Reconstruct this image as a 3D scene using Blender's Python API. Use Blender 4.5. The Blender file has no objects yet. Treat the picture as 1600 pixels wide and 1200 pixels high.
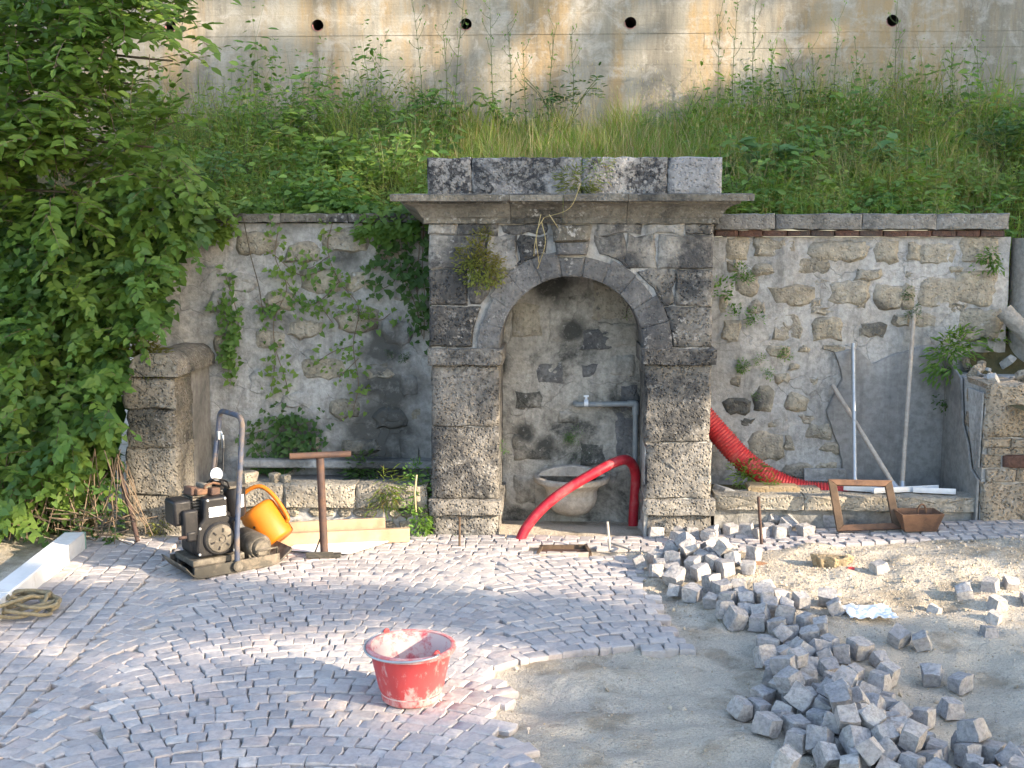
import bpy, bmesh, math, random
import numpy as np
from mathutils import Vector, Matrix, Euler, noise as mnoise
R = math.radians
scene = bpy.context.scene
COL = scene.collection

# ------------------------------------------------------------------ camera
CAM_H, FPX, YAW, PITCH = 1.65, 1800.0, R(2.5), R(7.3)
cam_data = bpy.data.cameras.new('camera')
cam_data.sensor_width = 36.0
cam_data.lens = FPX / 1600.0 * 36.0
cam_data.clip_start, cam_data.clip_end = 0.05, 800.0
cam = bpy.data.objects.new('camera', cam_data)
COL.objects.link(cam)
cam.location = (0, 0, CAM_H)
cam.rotation_euler = (R(90) - PITCH, 0, YAW)
scene.camera = cam

# ------------------------------------------------------------------ sky, sun, exposure
SUN_ELEV = R(20.0)
SUN_DIR = Vector((-0.915, 0.403, 0)).normalized() * math.cos(SUN_ELEV)
SUN_DIR.z = -math.sin(SUN_ELEV)          # the way the light travels
world = bpy.data.worlds.new('World')
scene.world = world
world.use_nodes = True
wn = world.node_tree.nodes
sky = wn.new('ShaderNodeTexSky')
sky.sky_type = 'NISHITA'
sky.sun_disc = False
sky.sun_elevation = SUN_ELEV
sky.sun_rotation = math.atan2(-SUN_DIR.x, -SUN_DIR.y)
sky.air_density, sky.dust_density, sky.ozone_density = 1.0, 1.6, 0.85
world.node_tree.links.new(sky.outputs[0], wn['Background'].inputs[0])
wn['Background'].inputs[1].default_value = 0.15
sun_data = bpy.data.lights.new('sun', 'SUN')
sun_data.energy = 3.4
sun_data.angle = R(0.53)
sun_data.color = (1.0, 0.83, 0.62)
sun = bpy.data.objects.new('sun', sun_data)
COL.objects.link(sun)
sun.rotation_euler = SUN_DIR.to_track_quat('-Z', 'Y').to_euler()
sun.location = (20, -10, 12)
vs = scene.view_settings
vs.view_transform = 'Standard'
vs.look = 'None'
vs.exposure = 2.2
vs.gamma = 1.0
vs.use_curve_mapping = False
scene.render.engine = 'CYCLES'
scene.cycles.use_denoising = True
scene.cycles.max_bounces = 6
scene.cycles.transparent_max_bounces = 8
scene.cycles.use_adaptive_sampling = True
scene.cycles.adaptive_threshold = 0.02

# ------------------------------------------------------------------ measuring helpers
_cf = Vector((-math.sin(YAW) * math.cos(PITCH), math.cos(YAW) * math.cos(PITCH), -math.sin(PITCH)))
_cr = Vector((math.cos(YAW), math.sin(YAW), 0))
_cu = _cr.cross(_cf)
_C = Vector((0, 0, CAM_H))
def ray(px, py):
    return _cf + _cr * ((px - 800) / FPX) + _cu * ((600 - py) / FPX)
def P(px, py, Y):
    """point of the plane y = Y seen at that spot of the photograph"""
    v = ray(px, py)
    return _C + v * (Y / v.y)
def sstep(a, b, x):
    t = min(1.0, max(0.0, (x - a) / (b - a)))
    return t * t * (3 - 2 * t)
def lvl(x, y):
    """level of the finished ground: it climbs a little towards the right-hand wall"""
    return 0.115 * sstep(0.45, 2.5, x) * sstep(4.3, 6.0, y)
def G(px, py, off=0.0):
    v = ray(px, py)
    p = _C + v * ((off - CAM_H) / v.z)
    for _ in range(8):
        p = _C + v * ((lvl(p.x, p.y) + off - CAM_H) / v.z)
    return p
def fbm(x, y, z=0.0, oct=4):
    a, s, f = 0.0, 0.5, 1.0
    for _ in range(oct):
        a += s * mnoise.noise((x * f, y * f, z * f)); s *= 0.5; f *= 2.03
    return a

def catmull(p, k=6):
    p = [Vector(q) for q in p]; p = [p[0] * 2 - p[1]] + p + [p[-1] * 2 - p[-2]]; o = []
    for i in range(1, len(p) - 2):
        for j in range(k):
            t = j / k
            o.append(.5 * (2 * p[i] + (p[i + 1] - p[i - 1]) * t + (2 * p[i - 1] - 5 * p[i] + 4 * p[i + 1] - p[i + 2]) * t * t + (3 * p[i] - p[i - 1] - 3 * p[i + 1] + p[i + 2]) * t ** 3))
    o.append(p[-2]); return o

# ------------------------------------------------------------------ objects
def mesh_from(name, verts, faces, mat=None, smooth=False, sharp=None):
    me = bpy.data.meshes.new(name)
    me.from_pydata([tuple(v) for v in verts], [], faces)
    if mat is not None: me.materials.append(mat)
    if smooth:
        me.polygons.foreach_set('use_smooth', [True] * len(me.polygons))
        if sharp: me.set_sharp_from_angle(angle=R(sharp))
    me.update()
    return me
def tag(o, label=None, cat=None, group=None, kind=None):
    if label: o['label'] = label
    if cat: o['category'] = cat
    if group: o['group'] = group
    if kind: o['kind'] = kind
    return o
def thing(name, label, cat, loc=(0, 0, 0), rot=(0, 0, 0), group=None):
    o = bpy.data.objects.new(name, None)
    o.empty_display_size = 0.1
    COL.objects.link(o)
    o.location = loc; o.rotation_euler = rot
    return tag(o, label, cat, group)
def link(name, me, parent=None, loc=None, rot=None, scale=None):
    o = bpy.data.objects.new(name, me)
    COL.objects.link(o)
    if parent is not None: o.parent = parent
    if loc is not None: o.location = loc
    if rot is not None: o.rotation_euler = rot
    if scale is not None: o.scale = scale
    return o
def origin_of(parent):
    v = Vector((0, 0, 0))
    while parent is not None:
        v += parent.location; parent = parent.parent
    return v
class MB:
    """collects one mesh"""
    def __init__(s): s.v, s.f = [], []
    def add(s, vs, fs):
        n = len(s.v); s.v += [Vector(v) for v in vs]; s.f += [tuple(i + n for i in f) for f in fs]
        return s
    def box(s, c, d, rot=None):
        c = Vector(c); h = Vector(d) * 0.5
        vs = [Vector((x * h.x, y * h.y, z * h.z)) for x in (-1, 1) for y in (-1, 1) for z in (-1, 1)]
        if rot is not None:
            m = Euler(rot).to_matrix(); vs = [m @ v for v in vs]
        return s.add([v + c for v in vs], [(0, 1, 3, 2), (4, 6, 7, 5), (0, 4, 5, 1), (2, 3, 7, 6), (0, 2, 6, 4), (1, 5, 7, 3)])
    def tube(s, path, r, n=10, cap=True, wave=None):
        path = [Vector(p) for p in path]; N = len(path)
        rs = r if isinstance(r, (list, tuple)) else [r] * N
        up = None; rings = []
        for i, p in enumerate(path):
            t = (path[min(i + 1, N - 1)] - path[max(i - 1, 0)]).normalized()
            if up is None:
                up = Vector((0, 0, 1)) if abs(t.z) < 0.9 else Vector((1, 0, 0))
            a = t.cross(up).normalized(); b = a.cross(t).normalized(); up = b
            rings.append([p + (a * math.cos(2 * math.pi * k / n) + b * math.sin(2 * math.pi * k / n)) * rs[i] for k in range(n)])
        vs = [v for q in rings for v in q]; fs = []
        for i in range(N - 1):
            for k in range(n):
                fs.append((i * n + k, i * n + (k + 1) % n, (i + 1) * n + (k + 1) % n, (i + 1) * n + k))
        if cap:
            fs.append(tuple(range(n))[::-1]); fs.append(tuple((N - 1) * n + k for k in range(n)))
        return s.add(vs, fs)
    def lathe(s, prof, c=(0, 0, 0), n=28, axis='z', a0=0.0, a1=2 * math.pi, rot=None):
        full = abs(a1 - a0 - 2 * math.pi) < 1e-6; m = n if full else n + 1
        vs = []; c = Vector(c)
        M = Euler(rot).to_matrix() if rot is not None else None
        for r, h in prof:
            for k in range(m):
                a = a0 + (a1 - a0) * k / n
                x, y = r * math.cos(a), r * math.sin(a)
                v = {'z': Vector((x, y, h)), 'y': Vector((x, h, y)), 'x': Vector((h, x, y))}[axis]
                if M: v = M @ v
                vs.append(v + c)
        fs = []
        for i in range(len(prof) - 1):
            for k in range(n if full else n):
                k2 = (k + 1) % m
                fs.append((i * m + k, i * m + k2, (i + 1) * m + k2, (i + 1) * m + k))
        return s.add(vs, fs)
    def build(s, name, mat, parent=None, world=True, smooth=False, sharp=None, bevel=0.0, segs=2, recalc=True):
        o0 = origin_of(parent) if (world and parent is not None) else Vector((0, 0, 0))
        me = mesh_from(name, [v - o0 for v in s.v], s.f, mat)
        if recalc:
            bm = bmesh.new(); bm.from_mesh(me); bmesh.ops.recalc_face_normals(bm, faces=bm.faces); bm.to_mesh(me); bm.free()
        if smooth:
            me.polygons.foreach_set('use_smooth', [True] * len(me.polygons))
            if sharp: me.set_sharp_from_angle(angle=R(sharp))
        o = link(name, me, parent)
        if bevel > 0:
            m = o.modifiers.new('bevel', 'BEVEL'); m.width = bevel; m.segments = segs; m.limit_method = 'ANGLE'; m.angle_limit = R(35)
            me.polygons.foreach_set('use_smooth', [True] * len(me.polygons)); me.set_sharp_from_angle(angle=R(45))
        return o

# ------------------------------------------------------------------ procedural materials
class NB:
    def __init__(s, name):
        s.m = bpy.data.materials.new(name); s.m.use_nodes = True
        s.t = s.m.node_tree; s.n = s.t.nodes; s.n.clear()
        s.out = s.n.new('ShaderNodeOutputMaterial')
    def new(s, kind, **kw):
        o = s.n.new(kind)
        for k, v in kw.items(): setattr(o, k, v)
        return o
    def put(s, sock, v):
        if v is None: return
        if hasattr(v, 'is_output'): s.t.links.new(v, sock)
        elif isinstance(v, (tuple, list)) and len(v) == 3 and sock.type == 'RGBA': sock.default_value = (*v, 1)
        else: sock.default_value = v
    def pos(s): return s.new('ShaderNodeNewGeometry').outputs['Position']
    def obj(s): return s.new('ShaderNodeTexCoord').outputs['Object']
    def island(s): return s.new('ShaderNodeNewGeometry').outputs['Random Per Island']
    def orand(s): return s.new('ShaderNodeObjectInfo').outputs['Random']
    def rnd(s): return s.math('FRACT', s.math('ADD', s.island(), s.orand()))
    def math(s, op, a, b=None, c=None, clamp=False):
        o = s.new('ShaderNodeMath', operation=op, use_clamp=clamp)
        s.put(o.inputs[0], a); s.put(o.inputs[1], b)
        if c is not None: s.put(o.inputs[2], c)
        return o.outputs[0]
    def vec(s, op, a, b=None):
        o = s.new('ShaderNodeVectorMath', operation=op)
        s.put(o.inputs[0], a); s.put(o.inputs[1], b)
        return o.outputs['Value'] if op in ('DISTANCE', 'LENGTH', 'DOT_PRODUCT') else o.outputs[0]
    def noise(s, vec, scale, detail=4.0, rough=0.55, dist=0.0):
        o = s.new('ShaderNodeTexNoise'); s.put(o.inputs['Vector'], vec)
        o.inputs['Scale'].default_value = scale; o.inputs['Detail'].default_value = detail
        o.inputs['Roughness'].default_value = rough; o.inputs['Distortion'].default_value = dist
        return o.outputs[0]
    def voro(s, vec, scale, feature='F1', rand=1.0):
        o = s.new('ShaderNodeTexVoronoi', feature=feature); s.put(o.inputs['Vector'], vec)
        o.inputs['Scale'].default_value = scale; o.inputs['Randomness'].default_value = rand
        return o.outputs[0]
    def ramp(s, fac, *stops, interp='LINEAR'):
        o = s.new('ShaderNodeValToRGB'); e = o.color_ramp.elements; o.color_ramp.interpolation = interp
        while len(e) < len(stops): e.new(0.5)
        for el, (p, c) in zip(e, stops):
            el.position = p; el.color = (c, c, c, 1) if isinstance(c, (int, float)) else (*c, 1)
        s.put(o.inputs[0], fac)
        return o.outputs[0]
    def mix(s, fac, a, b, mode='MIX'):
        o = s.new('ShaderNodeMix', data_type='RGBA', blend_type=mode)
        s.put(o.inputs[0], fac); s.put(o.inputs[6], a); s.put(o.inputs[7], b)
        return o.outputs[2]
    def scalev(s, vec, v):
        return s.vec('MULTIPLY', vec, v)
    def blob(s, pts, fuzz=0.35, nscale=5.0):
        """soft union of spots (x, y, z, radius) with a ragged outline: the shape of a stain"""
        p = s.pos(); acc = None
        for x, y, z, r in pts:
            d = s.math('DIVIDE', s.vec('DISTANCE', p, (x, y, z)), r)
            acc = d if acc is None else s.math('MINIMUM', acc, d)
        nn = s.math('MULTIPLY_ADD', s.noise(p, nscale, 6, 0.6), 1.6, -0.8)
        return s.ramp(s.math('ADD', acc, nn), (max(0.0, 0.75 - fuzz), 1.0), (min(1.0, 0.75 + fuzz), 0.0))
    def done(s, color, rough=0.85, bump=None, bstr=0.5, bdist=0.01, metal=0.0, spec=0.3, trans=None, coat=0.0, sss=None):
        b = s.new('ShaderNodeBsdfPrincipled')
        s.put(b.inputs['Base Color'], color); s.put(b.inputs['Roughness'], rough); s.put(b.inputs['Metallic'], metal)
        s.put(b.inputs['Specular IOR Level'], spec)
        if coat: b.inputs['Coat Weight'].default_value = coat
        if bump is not None:
            bp = s.new('ShaderNodeBump'); bp.inputs['Strength'].default_value = bstr; bp.inputs['Distance'].default_value = bdist
            s.put(bp.inputs['Height'], bump); s.t.links.new(bp.outputs[0], b.inputs['Normal'])
        sh = b.outputs[0]
        if trans is not None:
            tr = s.new('ShaderNodeBsdfTranslucent'); s.put(tr.inputs[0], trans[0])
            mx = s.new('ShaderNodeMixShader'); mx.inputs[0].default_value = trans[1]
            s.t.links.new(sh, mx.inputs[1]); s.t.links.new(tr.outputs[0], mx.inputs[2]); sh = mx.outputs[0]
        s.t.links.new(sh, s.out.inputs[0])
        return s.m

def stone_mat(name, light, mid, dark, stain=(0.5, 0.62), lichen=0.0, pock=0.5, scale=1.0, cracks=0.0, rvar=1.0, blobs=None, warm=None, bstr=0.9, bdist=0.012):
    """weathered stone: two tones, black growth in patches, pale lichen spots, pitted relief"""
    light, mid = tuple(x * .86 for x in light), tuple(x * .86 for x in mid)
    b = NB(name); p = b.pos()
    r = b.rnd()
    c = b.mix(b.ramp(b.noise(p, 3.1 * scale, 6), (0.35, 0.0), (0.68, 1.0)), light, mid)
    c = b.mix(b.math('MULTIPLY', b.ramp(r, (0.0, 0.0), (1.0, 1.0)), 0.35 * rvar), c, warm or (light[0] * 0.9, light[1] * 0.82, light[2] * 0.7))
    c = b.mix(b.ramp(b.noise(p, 38 * scale, 5, 0.7), (0.36, 0.5), (0.6, 0.0)), c, (mid[0] * 0.42, mid[1] * 0.41, mid[2] * 0.39))
    sm = b.ramp(b.math('ADD', b.noise(p, 2.4 * scale, 9, 0.68, 0.4), b.math('MULTIPLY_ADD', r, 0.20 * rvar, -0.10 * rvar)), (stain[0], 0.0), (stain[1], 1.0))
    sm = b.math('MULTIPLY', sm, b.ramp(b.noise(p, 30, 6, 0.75), (0.3, 0.55), (0.55, 1.0)))
    run = b.ramp(b.noise(b.scalev(p, (7.0, 7.0, 0.55)), 1.6, 6, 0.65), (0.50, 0.0), (0.68, 0.55))
    sm = b.math('MAXIMUM', sm, b.math('MULTIPLY', run, b.ramp(b.noise(p, 40, 4, 0.7), (0.3, 0.4), (0.6, 1.0))))
    if blobs: sm = b.math('MAXIMUM', sm, b.math('MULTIPLY', b.blob(blobs), b.ramp(b.noise(p, 17, 8, 0.75), (0.28, 0.5), (0.46, 1.0))))
    c = b.mix(sm, c, dark)
    if lichen > 0:
        v = b.voro(p, 34)
        n = b.noise(p, 7, 5, 0.65)
        k = b.math('MULTIPLY', b.ramp(v, (0.20, 1.0), (0.42, 0.0)), b.ramp(n, (0.62 - lichen * 0.3, 0.0), (0.70 - lichen * 0.3, 1.0)))
        n2 = b.ramp(b.noise(p, 26, 6, 0.72), (0.60 - lichen * 0.12, 0.0), (0.64 - lichen * 0.12, 1.0))
        big = b.ramp(b.noise(p, 1.7, 3), (0.38, 0.1), (0.60, 1.0))
        blk_ = b.math('MULTIPLY_ADD', b.math('FRACT', b.math('MULTIPLY', r, 7.13)), 0.75, 0.25)
        c = b.mix(b.math('MULTIPLY', b.math('MULTIPLY', b.math('MAXIMUM', k, n2), b.math('MULTIPLY', big, blk_)), 0.85), c, (0.44, 0.43, 0.41))
    crk = None
    if cracks > 0:
        nz = b.new('ShaderNodeTexNoise'); b.put(nz.inputs['Vector'], p); nz.inputs['Scale'].default_value = 6.0; nz.inputs['Detail'].default_value = 5.0
        wp = b.vec('ADD', b.scalev(p, (1.0, 1.0, 1.6)), b.vec('MULTIPLY', nz.outputs[1], (0.22, 0.22, 0.22)))
        crk = b.math('MULTIPLY', b.ramp(b.voro(wp, 4.2, 'DISTANCE_TO_EDGE'), (0.0, 1.0), (0.028, 0.0)), b.ramp(b.noise(p, 3.3, 4), (0.44, 0.0), (0.56, 1.0)))
        c = b.mix(b.math('MULTIPLY', crk, cracks), c, (0.07, 0.066, 0.06))
    h = b.math('ADD', b.math('MULTIPLY', b.noise(p, 22 * scale, 8, 0.7), 1.0), b.math('MULTIPLY', b.math('SUBTRACT', 1.0, b.ramp(b.voro(p, 55 * scale), (0.0, 0.0), (0.45, 1.0))), -pock))
    h = b.math('ADD', h, b.math('MULTIPLY', b.noise(p, 6 * scale, 3), 1.2))
    if crk is not None: h = b.math('ADD', h, b.math('MULTIPLY', crk, -0.35))
    return b.done(c, 0.92, h, bstr, bdist, spec=0.2)

def flat_mat(name, color, rough=0.6, var=0.25, dirt=None, scale=14, metal=0.0, spec=0.4, local=True, bstr=0.25, bdist=0.004, dlo=0.5, dhi=0.66, coat=0.0):
    """painted, plastic or metal surface with uneven tone and dirt or rust patches"""
    b = NB(name); p = b.obj() if local else b.pos()
    n = b.noise(p, scale, 6, 0.65)
    c = b.mix(b.ramp(n, (0.3, 0.0), (0.75, 1.0)), tuple(x * (1 + var * 0.3) for x in color), tuple(x * (1 - var) for x in color))
    rg = rough
    if dirt is not None:
        k = b.ramp(b.noise(p, scale * 0.55, 9, 0.72, 0.3), (dlo, 0.0), (dhi, 1.0))
        c = b.mix(k, c, dirt)
        rg = b.math('ADD', rough, b.math('MULTIPLY', k, (0.9 - rough)))
    return b.done(c, rg, b.noise(p, scale * 4, 6, 0.7), bstr, bdist, metal=metal, spec=spec, coat=coat)

def leaf_mat(name, c1, c2, c3, trans=0.35, dry=0.0):
    b = NB(name); r = b.rnd(); p = b.pos()
    c = b.mix(b.ramp(r, (0.0, 0.0), (0.75, 1.0)), c1, c2)
    c = b.mix(b.ramp(b.noise(p, 2.2, 3), (0.45, 0.0), (0.68, 0.85)), c, c3)
    c = b.mix(b.ramp(b.noise(p, 60, 2), (0.4, 0.0), (0.8, 0.25)), c, (c3[0] * 0.6, c3[1] * 0.6, c3[2] * 0.6))
    if dry > 0: c = b.mix(b.ramp(b.math('FRACT', b.math('MULTIPLY', r, 17.3)), (1 - dry - 0.01, 0.0), (1 - dry, 1.0)), c, (0.26, 0.20, 0.08))
    t = b.mix(1.0, c, (1.5, 1.55, 0.8), 'MULTIPLY')
    return b.done(c, 0.55, spec=0.35, trans=(t, trans))
# ------------------------------------------------------------------ materials of the setting
def sett_material():
    b = NB('porphyry_sett'); r = b.rnd(); p = b.pos()
    c = b.ramp(r, (0.0, (0.39, 0.36, 0.355)), (0.25, (0.46, 0.42, 0.41)), (0.5, (0.32, 0.30, 0.30)), (0.75, (0.50, 0.46, 0.44)), (0.9, (0.45, 0.38, 0.355)), (1.0, (0.57, 0.53, 0.50)))
    c = b.mix(b.ramp(b.noise(p, 42, 6, 0.7), (0.35, 0.45), (0.62, 0.0)), c, (0.20, 0.18, 0.175))
    c = b.mix(b.ramp(b.noise(p, 1.3, 4), (0.45, 0.0), (0.7, 0.35)), c, (0.50, 0.46, 0.41))
    h = b.math('ADD', b.noise(p, 30, 7, 0.7), b.math('MULTIPLY', b.noise(p, 9, 2), 0.6))
    return b.done(c, 0.8, h, 0.85, 0.008, spec=0.3)
M_SETT = sett_material()
def sand_material():
    b = NB('bedding_sand'); p = b.pos()
    n = b.noise(p, 1.15, 6, 0.6, 0.3)
    c = b.mix(b.ramp(n, (0.36, 0.0), (0.66, 1.0)), (0.56, 0.485, 0.385), (0.65, 0.58, 0.48))
    c = b.mix(b.ramp(b.noise(p, 3.6, 6, 0.65), (0.50, 0.0), (0.62, 0.85)), c, (0.30, 0.25, 0.18))
    c = b.mix(b.ramp(b.noise(p, 140, 3, 0.8), (0.36, 0.6), (0.6, 0.0)), c, (0.30, 0.26, 0.21))
    c = b.mix(b.ramp(b.voro(p, 95), (0.10, 0.7), (0.24, 0.0)), c, (0.58, 0.55, 0.50))
    h = b.math('ADD', b.noise(p, 55, 8, 0.75), b.math('MULTIPLY', b.ramp(b.voro(p, 95), (0.05, 1.0), (0.4, 0.0)), 0.5))
    return b.done(c, 0.95, b.math('ADD', h, b.math('MULTIPLY', b.noise(p, 18, 4, .6), 1.5)), 1.0, 0.014, spec=0.15)
M_SAND = sand_material()
def pebble_material():
    b = NB('gravel_stone'); r = b.rnd(); p = b.pos()
    c = b.ramp(r, (0.0, (0.30, 0.25, 0.18)), (0.4, (0.45, 0.38, 0.28)), (0.7, (0.33, 0.30, 0.27)), (1.0, (0.50, 0.45, 0.38)))
    return b.done(c, 0.9, b.noise(p, 90, 4), 0.4, 0.004, spec=0.2)
M_PEB = pebble_material()
def earth_material():
    b = NB('bank_earth'); p = b.pos()
    c = b.mix(b.noise(p, 4, 6), (0.055, 0.05, 0.025), (0.11, 0.095, 0.05))
    return b.done(c, 0.95, b.noise(p, 30, 6), 0.8, 0.02, spec=0.1)
M_EARTH = earth_material()

# ------------------------------------------------------------------ the laid paving: outline on the ground
AL = R(5.4)                                         # the courses run this much to the left of the wall's normal
UA, VA = Vector((math.cos(AL), math.sin(AL), 0)), Vector((-math.sin(AL), math.cos(AL), 0))
def uv_of(p): return p.x * UA.x + p.y * UA.y, p.x * VA.x + p.y * VA.y
def xy_of(u, v): return UA * u + VA * v
U_SEAM = uv_of(G(283, 843))[0]
U_KERB = uv_of(G(133, 856))[0] + 0.0
U_CUSP = uv_of(G(775, 1037))[0]
EDGE_PX = [(975, 862), (985, 872), (1012, 915), (1042, 965), (1092, 1022), (1040, 1013), (960, 1006), (870, 1017), (800, 1034), (772, 1042),
           (770, 1062), (790, 1082), (788, 1112), (800, 1135), (806, 1165), (822, 1195), (828, 1230), (845, 1300)]
edge = [G(*q) for q in EDGE_PX]
Y_BACK = 5.86                                       # rows parallel to the wall begin here
def in_poly(x, y, poly):
    c = False; j = len(poly) - 1
    for i in range(len(poly)):
        xi, yi, xj, yj = poly[i][0], poly[i][1], poly[j][0], poly[j][1]
        if (yi > y) != (yj > y) and x < (xj - xi) * (y - yi) / (yj - yi) + xi: c = not c
        j = i
    return c
PAVED = [(-4.5, Y_BACK)] + [(edge[0].x + 0.02, Y_BACK)] + [(q.x, q.y) for q in edge] + [(edge[-1].x, 1.6), (-4.5, 1.6)]
def paved(x, y):
    return y > Y_BACK or in_poly(x, y, PAVED)

rnd = random.Random(11)
def sett_mesh(name, w, d, h, rg, chip=0.11):
    """a split porphyry block: uneven outline, worn upper edges, slightly narrower foot; top at z = 0"""
    o = [(-.5, -.5), (0.0, -.52), (.5, -.5), (.53, 0.0), (.5, .5), (0.0, .52), (-.5, .5), (-.53, 0.0)]
    o = [(x + rg.uniform(-.055, .055), y + rg.uniform(-.055, .055)) for x, y in o]
    rings = []
    tx, ty = rg.uniform(-.06, .06), rg.uniform(-.06, .06)
    for s, z in ((0.80, -h), (1.0, -h * 0.26), (0.99, -h * 0.07), (1.0 - chip, -0.002)):
        rings.append([(x * s * w, y * s * d, z + (tx * x + ty * y) * 0.12 * w + (rg.uniform(-.018, .018) * w if z > -h * 0.2 else 0)) for x, y in o])
    vs = [v for q in rings for v in q]; n = 8
    vs.append((0, 0, rg.uniform(-.01, .025) * w))
    fs = [tuple(range(n))[::-1]]
    for i in range(3):
        for k in range(n): fs.append((i * n + k, i * n + (k + 1) % n, (i + 1) * n + (k + 1) % n, (i + 1) * n + k))
    for k in range(n): fs.append((3 * n + k, 3 * n + (k + 1) % n, 4 * n))
    return vs, fs
SETT_VARS = [sett_mesh('sett', 1.0, 1.0, 0.8, rnd) for _ in range(16)]     # unit sized, scaled per stone

setts = []                                          # (x, y, angle, width, depth)
S = 0.073
W = 1.42; RISE = 0.21
TH = 2 * math.atan(RISE / (W / 2)); RAD = (W / 2) / math.sin(TH)
seamj = {}
def seam_j(c, r): return seamj.setdefault((c, r), rnd.uniform(-.055, .055))
for col in range(-3, 3):
    uc = U_CUSP + (col + 0.5) * W
    nst = int(round(2 * TH * RAD / 0.075))
    for row in range(10, 130):
        v0 = 0.3 + row * S + rnd.uniform(-.006, .006)
        cuts = [-TH + 2 * TH * (k + (rnd.uniform(-.24, .24) if 0 < k < nst else 0)) / nst for k in range(nst + 1)]
        cuts[0] += seam_j(col, row) / RAD; cuts[-1] += seam_j(col + 1, row) / RAD
        if row % 2: cuts = [cuts[0]] + [c + TH / nst for c in cuts[1:-1]] + [cuts[-1]]
        for k in range(len(cuts) - 1):
            a = (cuts[k] + cuts[k + 1]) / 2; w = (cuts[k + 1] - cuts[k]) * RAD
            if w < 0.04: continue
            u = uc + RAD * math.sin(a); v = v0 - RAD * (1 - math.cos(a)) + rnd.uniform(-.006, .006)
            if u - w / 2 < U_SEAM + .004:
                lft = U_SEAM + .004; w = u + w / 2 - lft; u = lft + w / 2
                if w < .028: continue
            p = xy_of(u, v); dd = S
            if p.y + S * .5 > Y_BACK:
                bot = p.y - S * .5; dd = Y_BACK - .002 - bot
                if dd < .028: continue
                p = Vector((p.x, bot + dd / 2, 0))
            if p.y < 3.0 or not in_poly(p.x, p.y, PAVED): continue
            setts.append((p.x, p.y, AL - a + rnd.uniform(-.10, .10), w * rnd.uniform(.90, .985), dd * rnd.uniform(.88, .975)))
# straight courses between kerb and fans
ncol = max(4, int(round((U_SEAM - U_KERB) / 0.074))); cw = (U_SEAM - U_KERB) / ncol
for c in range(-1, ncol):
    for row in range(0, 95):
        u = U_KERB + (c + 0.5) * cw + rnd.uniform(-.005, .005); v = 2.6 + (row + 0.5) * 0.078 + rnd.uniform(-.008, .008) + 0.03 * math.sin(c * 2.1)
        p = xy_of(u, v)
        if p.y > Y_BACK + 0.25 or p.y < 3.0: continue
        setts.append((p.x, p.y, AL + rnd.uniform(-.05, .05), cw * rnd.uniform(.88, .96), 0.078 * rnd.uniform(.89, .96)))
# rows along the foot of the wall
for row in range(6):
    y = Y_BACK + 0.034 + row * 0.067
    x = U_SEAM - 0.55 + row * 0.03
    while x < 3.6:
        w = rnd.uniform(.062, .10)
        pitgap = (row in (1, 2)  and P(838, 858, y).x - 0.02 < x + w / 2 < P(925, 858, y).x + 0.02)
        lx = x + w / 2
        if (lx > xy_of(U_SEAM, y).x - 0.2) and not pitgap and not (lx > 0.12 and row < 1 + (lx < .75)):
            setts.append((lx, y + rnd.uniform(-.006, .006), rnd.uniform(-.05, .05), w * 0.92, 0.063 * rnd.uniform(.94, 1.02)))
        x += w
H_SETT = 0.06
paving = tag(bpy.data.objects.new('paving', None), kind='structure')
COL.objects.link(paving)
paving['label'] = 'grey porphyry setts laid in fans and straight courses'
def sett_z(x, y): return lvl(x, y) + 0.006 * mnoise.noise((x * 2.1, y * 2.1, 3.0))
def in_view(x, y):
    q = Vector((x, y, 0)) - _C; w = q.dot(_cf)
    if w < 0.2: return False
    return -60 < 800 + FPX * q.dot(_cr) / w < 1660 and 600 - FPX * q.dot(_cu) / w < 1230
setts.sort(key=lambda s: s[0] ** 2 + s[1] ** 2)
seen = [s for s in setts if in_view(s[0], s[1])]
near = set(id(s) for s in seen[:300])
sett_meshes = [mesh_from('sett', v, f, M_SETT, smooth=True, sharp=38) for v, f in SETT_VARS]
bulk = MB()
for i, s in enumerate(setts):
    x, y, a, w, d = s
    z = sett_z(x, y) + rnd.uniform(-.0022, .0022); tilt = (rnd.uniform(-.024, .024), rnd.uniform(-.024, .024))
    k = rnd.randrange(16); a += rnd.choice((0, math.pi))
    if id(s) in near:
        link('sett', sett_meshes[k], paving, (x, y, z), (tilt[0], tilt[1], a), (w, d, H_SETT / 0.8))
    elif in_view(x, y) or y > 2.6:
        m = Matrix.LocRotScale(Vector((x, y, z)), Euler((tilt[0], tilt[1], a)), Vector((w, d, H_SETT / 0.8)))
        vs, fs = SETT_VARS[k]
        bulk.add([m @ Vector(v) for v in vs], fs)
o = bulk.build('sett_field', M_SETT, paving, smooth=True, sharp=38, recalc=False)
tag(o, kind='stuff')

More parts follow.
